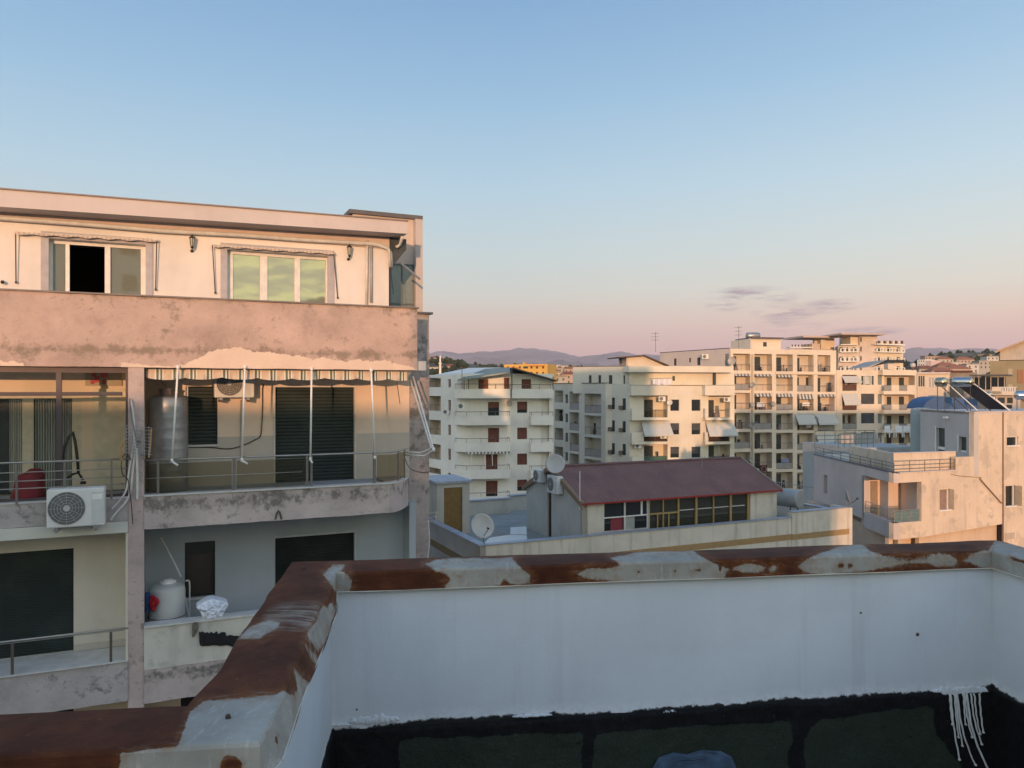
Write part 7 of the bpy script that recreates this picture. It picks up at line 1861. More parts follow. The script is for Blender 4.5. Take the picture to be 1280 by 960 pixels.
part(MB().prism([GF_.plan(.1, -1.8), GF_.plan(GF_.u(1045) - .01, -1.8), GF_.plan(GF_.u(1045), -13), GL.plan(.3, -.4)], 0, zG - .45), 'core', P_GP, gb_)
GE = Face(GF_.plan(GF_.u(1045.3), 0), GF_.plan(GF_.u(1045.3), -13)); part(MB().box(GE, 0.002, 13, 0, zG, -.3, -.01), 'end_wall', P_GP, gb_)
m = MB(); m.tube([GL.P(0, zG + .1, .02), GL.P(GL.u(912), zG + .1, .02)], .07, 5); part(m, 'coping', M_CAP, gb_)
# stair tower with a tank and an aerial
ST = FP(938, 119, 976, 120.2); S2 = FP(923.5, 124, 938, 119.01)
part(MB().rbox(ST, 938, 976, 423.6, 437.5, -6, 0.), 'stair_tower', P_G, gb_); part(MB().rbox(S2, 923.5, 938, 423.8, 437.5, -.3, 0.), 'stair_tower', P_GP, gb_)
part(MB().prism([S2.plan(-.8, .3), ST.plan(0, .5), ST.plan(ST.u(976) + .2, .5), ST.plan(ST.u(976) + .2, -6.2), S2.plan(-.8, -3)], ST.z(950, 423.6) + .01, ST.z(950, 423.6) + .25), 'roof', M_CAP, gb_)
part(MB().rbox(ST, 954, 958.4, 427.6, 433.2, .003, .03), 'window', M_DOORG, gb_)
c = W(941.5, 419.6, 121); t = thing('roof_tank', 'grey cylinder tank lying on the stair tower of the peach block', 'water tank', c - Vector((0, 0, .6)))
m = MB(); m.lathe(c - Vector((1.05, 0, 0)), (1, .1, 0), [(0, .4), (.08, .5), (1., .52), (2.0, .5), (2.1, .4)], 20); part(m, 'shell', M_GALV, t, smooth=True)
part(MB().wbox(c.x - .8, c.x + .8, c.y - .3, c.y + .3, c.z - .62, c.z - .48), 'stand', M_CAP, t)
def aerial(px, y0, y1, Y, label, n=3, r=.04, wd=.7):
    a, b = W(px, y1, Y), W(px, y0, Y); t = thing('tv_aerial', label, 'aerial', a, 'television aerials on the roofs')
    m = MB(); m.tube([a, b], r, 5); part(m, 'mast', M_RAILF, t)
    m = MB()
    for k in range(n):
        q = b - Vector((0, 0, .25 + k * (b.z - a.z) * .16)); m.tube([q - Vector((wd, .2, 0)), q + Vector((wd * .6, -.2, .02))], r * .6, 4)
    part(m, 'elements', M_RAILF, t)
aerial(923.5, 407.5, 437, 118, 'tall thin aerial on the left corner of the peach block')
aerial(819.5, 415, 440, 112, 'thin aerial mast on the roof above the central cream block')
aerial(577.5, 458, 486, 82.8, 'thin mast on the left balcony of the white block roof', 1)
dish('dish on the corner between the pinkish flank and loggia grid', GF_.at(914.5, 451, .8), (-.5, -.85, .2), .62, plain('dish_shade', (.40, .36, .33), .5), arm=False, pole_to=GF_.at(914, 456, .05))
farac('box shaped air conditioner high on the pinkish flank of the peach block', GL.at(881, 448.5, .35), 1., .7)
m = MB(); m.rbox(GF_, 949.5, 959, 581.5, 591, .05, .12); t = solo(m, 'hanging_rug', plain('dark_rug', (.07, .03, .03), .95), 'dark patterned rug with pale oval hung on a low loggia of the peach block', 'rug', tuple(GF_.at(954, 591, .1)))
m = MB()
for k in range(1): m.tube([GF_.P(GF_.u(954.2) + .42 * math.cos(a * .4488), GF_.z(954, 586.2) + .45 * math.sin(a * .4488), .13) for a in range(15)], .035, 4)
part(m, 'oval_pattern', plain('rug_pale', (.5, .33, .26), .9), t)

for i, (px, py, w_) in enumerate(((940.5, 481, 'upper'), (941, 506, 'second'), (940, 531, 'third'), (967, 505, 'middle column'), (1019.5, 524, 'right column'), (939.5, 575, 'lowest'))):
    dish('%s small dish fixed on a pillar of the peach loggia grid' % w_, GF_.at(px, py, .55), ((-.5, .4)[i % 2], -.9, .25), .42, plain('dish_dull', (.30, .29, .27), .5), arm=False, pole_to=GF_.at(px, py + 3, .05))
for i, (x0, x1, a, b, c) in enumerate(((946, 956, 503, 509, (.55, .55, .58)), (1003, 1012, 503, 508, (.70, .66, .64)), (1008, 1014, 529, 535, (.6, .6, .62)), (977, 986, 573, 580, (.22, .25, .38)), (919, 930, 600, 606, (.5, .5, .52)))):
    m = MB(); u0, u1, z0_, z1_ = GF_.rect(x0, x1, a, b, -.2); n = 6
    for j in range(n):
        a0, a1 = u0 + (u1 - u0) * j / n, u0 + (u1 - u0) * (j + 1) / n; m.face([GF_.P(a0, z0_ + .1 * (j % 2), -.2 + .06 * (j % 2)), GF_.P(a1, z0_ + .1 * ((j + 1) % 2), -.2 + .06 * ((j + 1) % 2)), GF_.P(a1, z1_, -.2), GF_.P(a0, z1_, -.2)])
    solo(m, 'laundry', plain('wash_%d' % i, c, .9), ('pale washing in the third row, second loggia of the grid', 'white washing in the third row, fourth loggia of the grid', 'white washing in the fourth row at right of the grid', 'blue washing low in the third column of the grid', 'grey washing in the lowest left loggia of the grid')[i], 'laundry', tuple(GF_.at(x0, b, -.2)), 'washing hung in the loggia grid')
for i, (px, py) in enumerate(((829, 548), (908, 502), (797, 560))):
    farac(('wall unit under the left awning of the central cream block', 'wall unit in the upper right loggia of the central cream block', 'wall unit beside the green screened balcony of the central block')[i], MF.at(px, py, .35), .8, .55)

# ============ block with bay windows, right
RF = FP(1045.6, 121.2, 1146, 124.5)
rb_ = thing('apartment_block', 'peach block with wide shuttered windows and rounded balconies right of the loggia grid', 'building', (56, 128, 0))
hs = []; F4 = []
for i in range(6):
    a = 468.5 + 24.1 * i
    hs.append(RF.rect(1053, 1071, a, a + 20)); F4.append((hs[-1], 'l', i))
    hs.append(RF.rect(1076.3, 1093, a + (.2 if i == 0 else -.5), a + 12.5)); F4.append((hs[-1], 'b', i))
    hs.append(RF.rect(1097.2, 1102.4, a, a + 12.5)); F4.append((hs[-1], 's', i))
    hs.append(RF.rect(1105.3, 1143.5, a + 1, a + 19.5)); F4.append((hs[-1], 'B', i))
zR = RF.z(1080, 462.8)
m = MB(); m.holes(RF, 0, RF.u(1146), 0, zR, hs, .3); part(m, 'wall', P_G, rb_)
for r, k, i in F4:
    if k == 'l': loggia(rb_, RF, r, 1.5, ((.34, .58, M_DOORG), (.80, .97, M_DOORB)), .95, None, M_RPANEL if i > 1 else M_DOORB, clutter=2 if i in (0, 4) else 0)
    elif k == 'b':
        w_ = win(rb_, RF, r, M_WIN if i == 0 else M_DOORG, rec=.12, shutter_part=None if i == 0 else (1., M_SHUTG))
        if i == 0:
            mm = MB(); u0, u1, z0_, z1_ = r
            for s_ in (0, .2, .28, .7, .78, .97): mm.box(RF, u0 + (u1 - u0) * s_, u0 + (u1 - u0) * (s_ + .03), z0_, z1_, -.11, -.05)
            mm.box(RF, u0, u1, z1_ - .12, z1_, -.048, -.03); part(mm, 'frame', M_WHITE, w_)
            part(MB().box(RF, u0 + (u1 - u0) * .32, u0 + (u1 - u0) * .68, z0_ + .1, z1_ - .2, -.11, -.10), 'curtain', M_CURT, w_)
    elif k == 's': win(rb_, RF, r, plain('grey_glazed', (.2, .22, .22), .3), rec=.1)
    else: loggia(rb_, RF, r, 1.4, ((.28, .42, M_DOORG), (.68, .84, M_DOORG)), 0, clutter=1 if i == 3 else 0)
for i in range(6):
    a = 488.5 + 24.1 * i
    bb = part(MB().rbox(RF, 1104.5, 1144, a, a + 4.5, .01, 1.0), 'balcony', P_G, rb_)
    part(MB().rbox(RF, 1114.5, 1124, a - 7, a - .05, .75, 1.), 'parapet_panel', P_G, bb)
    part(MB().rbox(RF, 1134, 1144, a - 7, a - .05, .75, 1.), 'parapet_panel', P_G, bb)
    for x0, x1 in ((1105, 1114.4), (1124.1, 1133.9)):
        railbars(bb, [RF.P(RF.u(x0, .9), 0, .9), RF.P(RF.u(x1, .9), 0, .9)], RF.z(1120, a, .9), .9, M_RAILF, M_RPANEL)
part(MB().rbox(RF, 1103.5, 1145, 462.3, 469, .0, 1.1), 'roof_band', P_G, rb_)
slantawn(rb_, RF, RF.rect(1053.5, 1074, 470, 477, .3), .9); slantawn(rb_, RF, RF.rect(1053.5, 1073, 492, 505, .3), .9)
part(MB().prism([RF.plan(0, -1.9), RF.plan(RF.u(1146), -1.9), RF.plan(RF.u(1146), -12), RF.plan(0, -12)], 0, zR - .2), 'core', P_GP, rb_)
# its roof-top awning sheet
m = slab([W(1058, 461.5, 123), W(1085, 458.5, 121.5), W(1108, 449.5, 123), W(1080, 453, 127)], .06); part(m, 'roof_sheet', plain('grey_sheet_roof', (.30, .31, .30), .5), rb_)
part(slab([W(1088, 459, 121.4), W(1108, 449.8, 123), W(1131, 450, 124), W(1131, 453.5, 124), W(1110, 453, 123)], .05), 'roof_sheet', plain('black_sheet', (.02, .02, .02), .6), rb_)
part(MB().rbox(RF, 1110, 1117.5, 452.5, 461.5, -2.2, -1.2), 'roof_hut', P_G, rb_)
c = W(1141, 456.5, 123); t = thing('roof_tank', 'round pale water tank on the roof right of the grey sheet awning', 'water tank', c - Vector((0, 0, .6)))
m = MB(); m.lathe(c - Vector((0, 0, .35)), (0, 0, 1), [(0, .25), (.1, .38), (.35, .42), (.6, .36), (.72, .15)], 16); part(m, 'shell', plain('pinkwhite', (.55, .48, .46), .4), t, smooth=True)
m = MB(); m.tube([c - Vector((0, 0, .8)), c - Vector((0, 0, .3))], .15, 6); part(m, 'stand', M_CAP, t)
# ============ lower peach building with glazed top floor behind the heaters
qb = thing('low_building', 'peach building with pale glazed top floor behind the solar heaters', 'building', (58, 105, 0))
QF = FP(1146.5, 127, 1187, 125)
hs = [QF.rect(1147.5, 1156, 470, 483), QF.rect(1160, 1172, 472, 484), QF.rect(1174, 1184, 472, 484)]
m = MB(); m.holes(QF, 0, QF.u(1187), 0, QF.z(1160, 467.5), hs, .2); part(m, 'wall', P_G, qb)
for i, r in enumerate(hs):
    w_ = win(qb, QF, r, plain('pale_panes', (.42, .38, .36), .3) if i else M_DOORG, rec=.1)
    mm = MB()
    for s_ in (0, .33, .66, .96): mm.box(QF, r[0] + (r[1] - r[0]) * s_, r[0] + (r[1] - r[0]) * (s_ + .05), r[2], r[3], -.09, -.03)
    part(mm, 'frame', M_WHITE, w_)
part(MB().rbox(QF, 1146.5, 1188, 465.2, 467.3, -5, .4), 'roof', P_ROOFEDGE, qb)
Q2 = FP(1187.2, 127, 1222, 125); part(MB().rbox(Q2, 1187.2, 1222, 465.5, 900, -8, 0), 'rear_wall', plaster('q2', (.30, .26, .23), bmp=.1), qb)
part(MB().rbox(Q2, 1168, 1216, 463.3, 465.3, -3, .5), 'dark_roof', plain('maroon_edge', (.10, .035, .035), .7), qb)
# glazed pergola building
pb = thing('glazed_room', 'rooftop room with tall dark panes under a flat thin roof right of the heaters', 'rooftop room', (62, 92, 0))
PG = FP(1212, 119, 1258, 116)
part(MB().rbox(PG, 1212, 1260, 468, 469.8, -5, 1.), 'roof', M_CAP, pb)
part(MB().rbox(PG, 1213, 1257, 471.5, 487, -.3, -.2), 'pane', M_WIN, pb)
for x in (1212.5, 1217, 1223, 1231.5, 1238, 1247, 1255): part(MB().rbox(PG, x, x + 1., 469.9, 487, -.19, -.05), 'frame', plain('pg_frame', (.45, .38, .33), .5), pb)
part(MB().rbox(PG, 1205, 1262, 487, 900, -5, 0), 'wall', plaster('pg_wall', (.36, .31, .27), bmp=.1), pb)
# balcony house, right of it
bb2 = thing('balcony_house', 'pinkish house with white balustrade between the sloping collector and right edge', 'house', (50, 80, 0))
BH = FP(1239, 110, 1272, 108)
part(MB().rbox(BH, 1240, 1252, 483.5, 493, .5, 1.2), 'parapet', P_G, bb2); 
for x in range(6): part(MB().rbox(BH, 1253 + x * 3, 1254.2 + x * 3, 484.5, 489, 1., 1.2), 'baluster', M_WHITE, bb2)
part(MB().rbox(BH, 1252, 1271, 483.6, 484.4, .95, 1.25), 'handrail', M_WHITE, bb2)
part(MB().rbox(BH, 1239, 1271, 489.1, 494, .0, 1.2), 'balcony_slab', P_G, bb2)
part(MB().rbox(BH, 1239, 1269, 494, 900, -6, .0), 'wall', P_GP, bb2)
for x0, x1, a, b in ((1247, 1256, 497, 504), (1259, 1266, 497, 504), (1247, 1255, 506, 513), (1258, 1265, 506, 512)): part(MB().rbox(BH, x0, x1, a, b, .003, .05), 'window', M_DOORG, bb2)
# olive and peach house cut by the right edge
hh2 = thing('gabled_house', 'olive walled house with broad peach gable at the right edge', 'house', (90, 140, 0))
HH = FP(1237.5, 140, 1310, 135.4)
part(MB().rbox(HH, 1237.5, 1320, 450.5, 900, -10, 0.), 'wall', plaster('olive_wall', (.30, .25, .16), (.2, .17, .1), .1, .2, .3, .1, 12.), hh2)
m = MB(); zz = lambda y: HH.z(1260, y)
pts = [(HH.u(1250), zz(450)), (HH.u(1330), zz(450)), (HH.u(1330), zz(420)), (HH.u(1300), zz(421)), (HH.u(1250), zz(439))]
fr_ = [HH.P(u, z, -.3) for u, z in pts]; bk_ = [HH.P(u, z, -9) for u, z in pts]; m.face(fr_); m.face(bk_[::-1])
for i in range(5): m.face([fr_[i], bk_[i], bk_[(i + 1) % 5], fr_[(i + 1) % 5]])
part(m, 'gable_wall', plaster('gable_peach', (.48, .42, .36), bmp=.1), hh2)
part(slab([HH.P(HH.u(1244), zz(438.8), .8), HH.P(HH.u(1300), zz(418.5), .8), HH.P(HH.u(1300), zz(418.5), -9.5), HH.P(HH.u(1244), zz(438.8), -9.5)], .35), 'roof', plain('peach_roof', (.46, .33, .22), .8), hh2)
part(MB().rbox(HH, 1272, 1279, 462, 479, .003, .08), 'shutter', plain('orange_brown', (.30, .15, .08), .6), hh2)
part(MB().rbox(HH, 1260, 1265.5, 461, 470, .003, .05), 'blind_window', plain('pale_olive', (.42, .36, .26), .7), hh2)
part(MB().rbox(HH, 1260, 1265.5, 480.5, 489, .003, .05), 'blind_window', plain('pale_olive', (.42, .36, .26), .7), hh2)

# ============ far hotel-like blocks with flat cantilevered roofs
def farblock(b, fc, x0, x1, ytop, ystep, n, wins_, wy=(2.5, 7.5), bal=None, mat=P_G, depth=12, ybot=485, wm=M_DOORG, zbase=0.):
    hs = []
    for i in range(n):
        for (a, c) in wins_: hs.append(fc.rect(a, c, ytop + ystep * i + wy[0], ytop + ystep * i + wy[1]))
    z1 = fc.z((x0 + x1) / 2, ytop)
    m = MB(); m.holes(fc, fc.u(x0), fc.u(x1), zbase, z1, hs, .4); part(m, 'wall', mat, b)
    for r in hs: part(MB().box(fc, r[0], r[1], r[2], r[3], -.39, -.3), 'window', wm, b)
    part(MB().prism([fc.plan(fc.u(x0), -.41), fc.plan(fc.u(x1), -.41), fc.plan(fc.u(x1), -depth), fc.plan(fc.u(x0), -depth)], zbase, z1), 'core', mat, b)
    if bal:
        for i in range(n):
            for (a, c) in bal:
                y = ytop + ystep * i + wy[1] + .3
                bb = part(MB().rbox(fc, a, c, y, y + 1.2, 0.01, 1.6), 'balcony', P_W, b)
                u0, u1 = fc.u(a, 1.5), fc.u(c, 1.5); zz_ = fc.z((a + c) / 2, y, 1.5)
                m = MB(); m.box(fc, u0, u1, zz_ + .9, zz_ + 1.05, 1.4, 1.5); k = int((u1 - u0) / 1.2)
                for j in range(k + 1): m.box(fc, u0 + (u1 - u0) * j / max(k, 1) - .18, u0 + (u1 - u0) * j / max(k, 1) + .18, zz_, zz_ + .9, 1.4, 1.48)
                part(m, 'railing', P_W, bb)
tb = thing('tower_block', 'far salmon tower block with flat overhanging roof and many small balconies', 'building', (112, 245, 0))
TF1 = FP(1048, 238, 1076, 236); TF2 = FP(1076.2, 236, 1096.5, 236.5); TF3 = FP(1096.6, 237, 1131.5, 242)
farblock(tb, TF1, 1048, 1074.5, 431.5, 11.8, 4, [(1049, 1053.6), (1058, 1060), (1065.5, 1069.3)], bal=[(1051, 1072.5)], mat=P_GP)
farblock(tb, TF2, 1074.6, 1096.5, 418.5, 11.8, 5, [(1075.3, 1077.2)], (3, 9), mat=P_GP)
farblock(tb, TF3, 1096.7, 1129, 431.8, 11.8, 4, [(1096.9, 1101), (1108.6, 1113), (1121, 1125)], bal=[(1096.9, 1131)])
part(MB().rbox(TF2, 1052, 1108, 416.3, 418.3, -10, 4.), 'flat_roof', plain('tower_roof', (.48, .38, .33), .7), tb)
part(MB().rbox(TF2, 1063, 1075, 419.5, 431.5, -6, -1.), 'top_wall', P_G, tb)
part(MB().rbox(TF1, 1051, 1072.5, 430, 431.2, 0, 1.6), 'terrace_edge', P_W, tb); part(MB().rbox(TF3, 1096.8, 1131.5, 429.8, 431.4, 0, 2.), 'terrace_edge', P_W, tb)
for i in range(9): part(MB().rbox(TF3, 1098 + i * 3.6, 1100.2 + i * 3.6, 426, 429.7, 1.3, 1.6), 'terrace_post', P_G if i % 2 else M_DOORB, tb)
t2 = thing('tower_block', 'smaller far salmon tower with a disc like flat roof left of the bigger one', 'building', (98, 252, 0))
UF = FP(986, 240, 1047, 243)
farblock(t2, UF, 987, 1046, 436.6, 11.8, 3, [(1037, 1043), (1010, 1014)], (2, 5), mat=P_GP)
part(MB().rbox(UF, 1004, 1047, 419.8, 422, -9, 3.), 'flat_roof', plain('tower_roof', (.48, .38, .33), .7), t2)
part(MB().rbox(UF, 1015, 1025, 429.5, 436.6, -6, -.5), 'top_wall', P_GP, t2); part(MB().rbox(UF, 1026, 1043, 423, 436.6, -6, -1.5), 'top_wall', P_G, t2); part(MB().rbox(UF, 1018, 1024, 423, 429.4, -4, -3.5), 'column', P_G, t2)
part(MB().rbox(UF, 987, 1016, 433.5, 434.8, -1, 1.2), 'terrace_edge', P_W, t2)
for i in range(6): part(MB().rbox(UF, 990 + i * 4, 991 + i * 4, 430.6, 433.4, .8, 1.), 'terrace_post', M_DOORB, t2)
# ============ far yellow block
yb_ = thing('apartment_block', 'far bright yellow block with orange bands seen over the white block roof', 'building', (3, 330, 0))
YF = FP(624, 330, 685, 322)
P_Y = plaster('yellow_paint', (.62, .38, .10), (.4, .25, .1), .05, .05, .1, .05, 5.)
farblock(yb_, YF, 630, 684.5, 455.3, 7., 3, [(634, 636), (641, 643), (648.5, 651), (654, 660), (663, 665.6), (670, 672.5), (677.8, 680)], (2.6, 5.4), mat=P_Y)
part(MB().rbox(YF, 631, 646, 459, 460.6, .1, 1.), 'band', plain('orange_band', (.60, .20, .07), .7), yb_); part(MB().rbox(YF, 660, 680, 456.5, 457.4, .1, .8), 'band', plain('orange_band', (.60, .20, .07), .7), yb_)
part(MB().rbox(YF, 653.5, 656, 453, 455.2, -3, -1), 'roof_hut', P_Y, yb_)
# ------------------------------------------------------------------ hills, town, mountains, haze
def hillz(x, y):
    if y < 200: return 0.
    a = x / y
    amp = 44 + 14 * math.exp(-((a - .60) / .10) ** 2) + 10 * math.exp(-((a + .10) / .05) ** 2) - 6 * math.exp(-((a - .52) / .03) ** 2)
    s_ = min(1., max(0., (y - 260) / 640.)); s_ = s_ * s_ * (3 - 2 * s_)
    dec = 1. - .55 * min(1., max(0., (y - 1000) / 1400.))
    n = noise.noise(Vector((x * .004, y * .004, 1.))) * 9 + noise.noise(Vector((x * .015, y * .015, 2.))) * 3
    return s_ * dec * (amp + n) 
m = MB(); na, nr = 170, 60; angs = [-.42 + 1.42 * i / na for i in range(na + 1)]; rads = [200 * (2600 / 200) ** (j / nr) for j in range(nr + 1)]
for r in rads:
    for a in angs: m.v.append((a * r, r, hillz(a * r, r) + .05))
for j in range(nr):
    for i in range(na): m.f.append((j * (na + 1) + i, j * (na + 1) + i + 1, (j + 1) * (na + 1) + i + 1, (j + 1) * (na + 1) + i)); m.m.append(0)
HM, nh, bh = newmat('hill_ground')
co = nh.nodes.new('ShaderNodeTexCoord').outputs['Object']
c = ramp(nh, tnoise(nh, co, .02, 7, .7), [(.3, (.030, .040, .022)), (.5, (.065, .065, .038)), (.62, (.14, .12, .08)), (.75, (.19, .16, .12))])
nh.links.new(c, bh.inputs['Base Color']); bh.inputs['Roughness'].default_value = .95
structure(m, 'hill', HM, smooth=True)
# far-off wood: bushes and tree clumps scattered over the slopes (one mass)
m = MB(); rnd = random.Random(3)
for k in range(2000):
    y = 330 + (rnd.random() ** .8) * 900; a = rnd.uniform(-.16, .10) if rnd.random() < .42 else rnd.uniform(.30, .70)
    x = a * y; d_ = noise.noise(Vector((x * .012, y * .012, 8.)))
    if d_ < (-.12 if a > .2 else .05): continue
    z = hillz(x, y); r = rnd.uniform(1.6, 4.2)
    nq = 5; base = len(m.v)
    for j, (h_, rr) in enumerate(((-.2, .5), (.35, 1.), (.9, .85), (1.35, .25))):
        for i in range(nq):
            an = 2 * math.pi * i / nq + j * .5; q = r * rr * rnd.uniform(.7, 1.25); m.v.append((x + q * math.cos(an), y + q * math.sin(an), z + r * h_ * rnd.uniform(.85, 1.2)))
    for j in range(3):
        for i in range(nq): m.f.append((base + j * nq + i, base + j * nq + (i + 1) % nq, base + (j + 1) * nq + (i + 1) % nq, base + (j + 1) * nq + i)); m.m.append(0)
    m.f.append(tuple(base + 3 * nq + i for i in range(nq))); m.m.append(0)
structure(m, 'woods', plain('wood_green', (.035, .05, .025), .9, 0, .4, .03), kind='stuff')
# town houses on the slopes
TONES = [(.46, .42, .36), (.50, .46, .42), (.42, .33, .27), (.38, .36, .33), (.54, .51, .48), (.45, .35, .30)]
ROOFS = [(.24, .09, .06), (.30, .13, .08), (.22, .18, .16), (.40, .36, .32)]
adjw = ['cream', 'pale', 'tan', 'grey', 'white', 'salmon']; adjr = ['dark red', 'brick red', 'brown', 'flat light']
def townhouse(px, py, Y, w, h, tone, roof, label, floors=2, gable=True, d=9.):
    c = W(px, py, Y); zb = hillz(c.x, Y) - 1.5; zt = c.z
    zb = min(zb, zt - h)
    t = thing('town_house', label, 'house', (c.x, Y, zb), 'houses spread over the far slopes')
    part(MB().wbox(c.x - w / 2, c.x + w / 2, Y, Y + d, zb, zt), 'wall', plain('tone_%d' % tone, TONES[tone], .9), t)
    m = MB(); o = .5
    if gable:
        a = [(c.x - w / 2 - o, Y - o, zt), (c.x + w / 2 + o, Y - o, zt), (c.x + w / 2 + o, Y + d + o, zt), (c.x - w / 2 - o, Y + d + o, zt)]; r0 = (c.x - w * .22, Y + d / 2, zt + w * .16 + .4); r1 = (c.x + w * .22, Y + d / 2, zt + w * .16 + .4)
        m.face([a[0], a[1], r1, r0]); m.face([a[1], a[2], r1]); m.face([a[2], a[3], r0, r1]); m.face([a[3], a[0], r0]); m.face(a[::-1])
    else: m.wbox(c.x - w / 2 - o, c.x + w / 2 + o, Y - o, Y + d, zt + .01, zt + .5)
    part(m, 'roof', plain('roof_%d' % roof, ROOFS[roof], .85), t)
    n = max(2, int(w / 3.2)); m = MB()
    for f_ in range(floors):
        for k in range(n):
            x = c.x - w / 2 + w * (k + .5) / n; z = zt - 2.4 - f_ * 3.
            if z < zb + .5: continue
            if k == 0 or True:
                mm = MB(); mm.wbox(x - .55, x + .55, Y - .06, Y + .02, z, z + 1.4); part(mm, 'window', M_DOORG, t)
    return t
H = [
 # left slope around the minaret
 (541, 447.5, 900, 10, 7, 0, 0), (546, 452.5, 760, 12, 7, 2, 1), (556.5, 450, 880, 13, 8, 5, 1), (563, 453, 800, 12, 6, 4, 3), (571, 456, 720, 12, 6, 3, 3), (541, 459.5, 640, 9, 6, 4, 3), (561, 458, 640, 11, 6, 1, 0),
 # behind the yellow block
 (693, 456.5, 760, 12, 7, 4, 3), (700, 460, 660, 12, 6, 3, 2), (707.5, 457.5, 800, 14, 8, 4, 3), (713, 461, 640, 10, 6, 2, 1), (691, 464, 560, 11, 6, 5, 1), (703, 465.5, 540, 11, 5, 0, 2), (711, 468, 480, 10, 5, 2, 0), (697, 470.5, 440, 10, 5, 3, 2),
 # right slope
 (1166, 445.5, 780, 16, 8, 2, 2), (1182, 449, 700, 14, 8, 0, 1), (1191, 453, 620, 14, 8, 4, 3), (1171, 452, 640, 10, 7, 3, 3), (1187, 445.5, 820, 12, 7, 1, 0), (1207, 449.5, 700, 16, 7, 5, 1), (1231, 443.5, 760, 14, 9, 5, 2), (1241, 445.5, 640, 10, 7, 4, 2), (1216, 455.5, 560, 9, 4, 4, 3), (1186, 458, 520, 15, 6, 2, 1), (1172, 460, 470, 13, 6, 0, 2), (1200, 461, 470, 14, 5, 5, 1), (1232, 451.5, 600, 10, 5, 3, 3), (1160, 461, 430, 10, 5, 3, 0), (1179, 464, 400, 12, 4, 2, 1), (1222, 448, 760, 8, 6, 0, 1),
]
where = ['beside the minaret', 'below the minaret', 'right of the minaret', 'on the upper slope right of the minaret', 'low right of the minaret', 'far left under the minaret', 'lower down beside the minaret',
 'just right of the yellow block', 'second row right of the yellow block', 'highest right of the yellow block', 'small one above the cream block roofline', 'low beside the yellow block', 'among houses between yellow and cream blocks', 'nearest the cream block roof edge', 'lowest right of the white block roof',
 'crowning the slope right of the far tower', 'mid slope under the crest, right of the far tower', 'with bright wall mid slope above the solar heaters', 'small one left on the right slope', 'on the crest above the bright walled house', 'on the slope above the long steel solar tank', 'tall one on the crest near the peach gable', 'close to the olive house at the crest', 'small white one on the green slope', 'low on the right slope above the glazed rooms', 'low left on the right slope', 'wide low one above the shiny solar tank', 'under the crest by the olive house', 'at the slope foot beside the round tank', 'lowest one at the foot of the right slope', 'narrow one between crest houses']
for i, (px, py, Y, w, h, tn, rf_) in enumerate(H):
    townhouse(px, py, Y, w, h, tn, rf_, '%s far house, %s roof, %s' % (adjw[tn], adjr[rf_], where[i]), floors=2 if h < 8 else 3, gable=rf_ < 2)
# hotel with many windows on the right slope
hb3 = thing('hillside_block', 'cream block with a blank pink end wall on the slope right of the tower', 'building', (330, 600, 0))
KH = FP(1146, 590, 1164, 580)
farblock(hb3, KH, 1146.5, 1157, 449.5, 4.2, 4, [(1148, 1149.4), (1150.8, 1152.2), (1153.6, 1155)], (1.2, 2.8), mat=P_W, zbase=0)
part(MB().rbox(KH, 1157.1, 1164, 450.5, 475, -12, 0.), 'end_wall', plain('pink_end', (.62, .46, .42), .9), hb3)
# minaret
c = W(550.3, 464, 600); mn = thing('minaret', 'slim white minaret on the far slope left of the white block', 'minaret', tuple(c)); z1 = W(550.3, 443.5, 600).z; hM = z1 - c.z
c = Vector((c.x, c.y, c.z - 6)); hM += 6
m = MB(); m.lathe(c, (0, 0, 1), [(0, 1.0), (hM * .30, .95), (hM * .60, .85), (hM * .62, .8)], 12); part(m, 'shaft', plain('minaret_white', (.75, .72, .68), .6), mn)
m = MB(); m.lathe(c + Vector((0, 0, hM * .60)), (0, 0, 1), [(0, .9), (.4, 1.35), (1.2, 1.4), (1.25, .7)], 12); part(m, 'balcony', MATS['minaret_white'], mn)
m = MB(); m.lathe(c + Vector((0, 0, hM * .60 + 1.2)), (0, 0, 1), [(0, .65), (hM * .2, .62), (hM * .21, .75), (hM * .36, .05)], 12); part(m, 'spire', MATS['minaret_white'], mn)
# mountains
def ridge(name, a0, a1, Y, prof, depth, seed, mat):
    m = MB(); n = 260; k = 14
    for j in range(k + 1):
        s_ = j / k
        for i in range(n + 1):
            a = a0 + (a1 - a0) * i / n; px = 640 + a * F
            h = prof(px)
            env = math.sin(math.pi * min(1, s_ * 1.0) * .5) if s_ <= 1 else 1
            y = Y + depth * (s_ - 1)
            z = (h * env) * 1. + noise.noise(Vector((a * 60, s_ * 5, seed))) * 90 * env * (1 - s_ * .6) + noise.noise(Vector((a * 220, s_ * 14, seed))) * 35 * env * (1 - s_ * .5)
            m.v.append((a * y, y, max(-1., z)))
    for j in range(k):
        for i in range(n): m.f.append((j * (n + 1) + i, j * (n + 1) + i + 1, (j + 1) * (n + 1) + i + 1, (j + 1) * (n + 1) + i)); m.m.append(0)
    b = len(m.v)
    for i in range(n + 1):
        x, y, z = m.v[k * (n + 1) + i]; m.v.append((x * 1.15, y * 1.15, -1.))
    for i in range(n): m.f.append((k * (n + 1) + i, k * (n + 1) + i + 1, b + i + 1, b + i)); m.m.append(0)
    structure(m, name, mat, smooth=True)
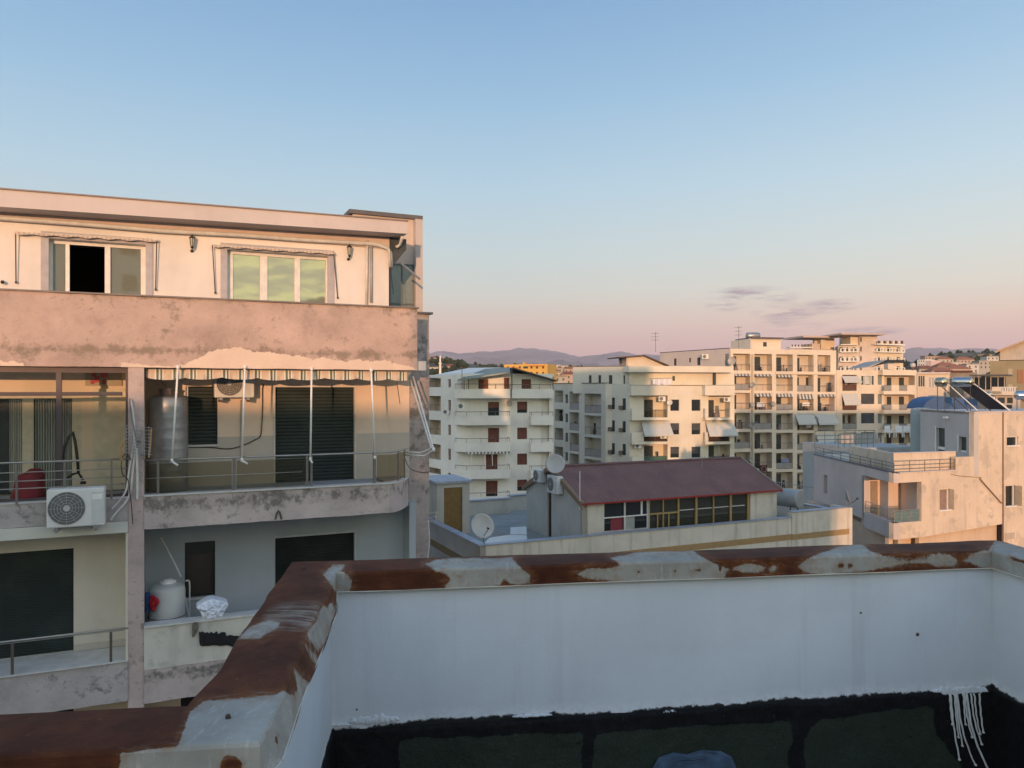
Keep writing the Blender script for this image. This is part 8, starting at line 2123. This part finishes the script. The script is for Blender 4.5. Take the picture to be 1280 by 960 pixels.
def interp(pts):
    xs = [p[0] for p in pts]; ys = [p[1] for p in pts]
    return lambda px: float(np.interp(px, xs, ys))
MM, nmn, bmn = newmat('mountain_rock')
co = nmn.nodes.new('ShaderNodeTexCoord').outputs['Object']
nmn.links.new(ramp(nmn, tnoise(nmn, co, .0012, 8, .65), [(.3, (.16, .12, .11)), (.6, (.32, .24, .22)), (.8, (.42, .33, .31))]), bmn.inputs['Base Color']); bmn.inputs['Roughness'].default_value = 1.
YM = 15000.
pf = interp([(300, 458), (480, 450), (537, 440), (545, 438.2), (560, 438.8), (575, 441), (590, 439.5), (610, 438.5), (630, 436.5), (650, 434.3), (665, 433.8), (680, 436), (700, 438), (722, 444.5), (745, 442.5), (765, 439.6), (780, 440), (800, 442), (830, 443), (900, 440), (1000, 446), (1080, 442), (1130, 436), (1148, 433), (1165, 434.5), (1178, 434.4), (1192, 436.5), (1215, 434.8), (1240, 436), (1280, 440), (1500, 450)])
ridge('mountains', -.40, .85, YM, lambda px: Z0 + (HY - pf(px)) / F * YM - 40, 5200, 4., MM)
YN = 8000.
pn = interp([(300, 470), (537, 466), (560, 452), (580, 456), (620, 452), (660, 455), (700, 449), (760, 456), (900, 470), (1120, 470), (1135, 452), (1170, 448), (1210, 449), (1245, 447), (1300, 452), (1500, 465)])
ridge('foothills', -.40, .85, YN, lambda px: Z0 + (HY - pn(px)) / F * YN - 30, 3500, 9., MM)
# evening haze: one closed box of even thin air
mb = MB(); mb.wbox(-14000, 20000, -2000, 18500, -3., 1150.)
hz_ = mb.build('haze', bpy.data.materials.new('haze_air'), None); hz_['kind'] = 'stuff'
hm = hz_.data.materials[0]; hm.use_nodes = True; ntz = hm.node_tree
for n_ in list(ntz.nodes): 
    if n_.type == 'BSDF_PRINCIPLED': ntz.nodes.remove(n_)
pv = ntz.nodes.new('ShaderNodeVolumePrincipled'); pv.inputs['Color'].default_value = (.90, .83, .90, 1.); pv.inputs['Density'].default_value = .00004; pv.inputs['Anisotropy'].default_value = 0.
ntz.links.new(pv.outputs[0], ntz.nodes['Material Output'].inputs['Volume'])
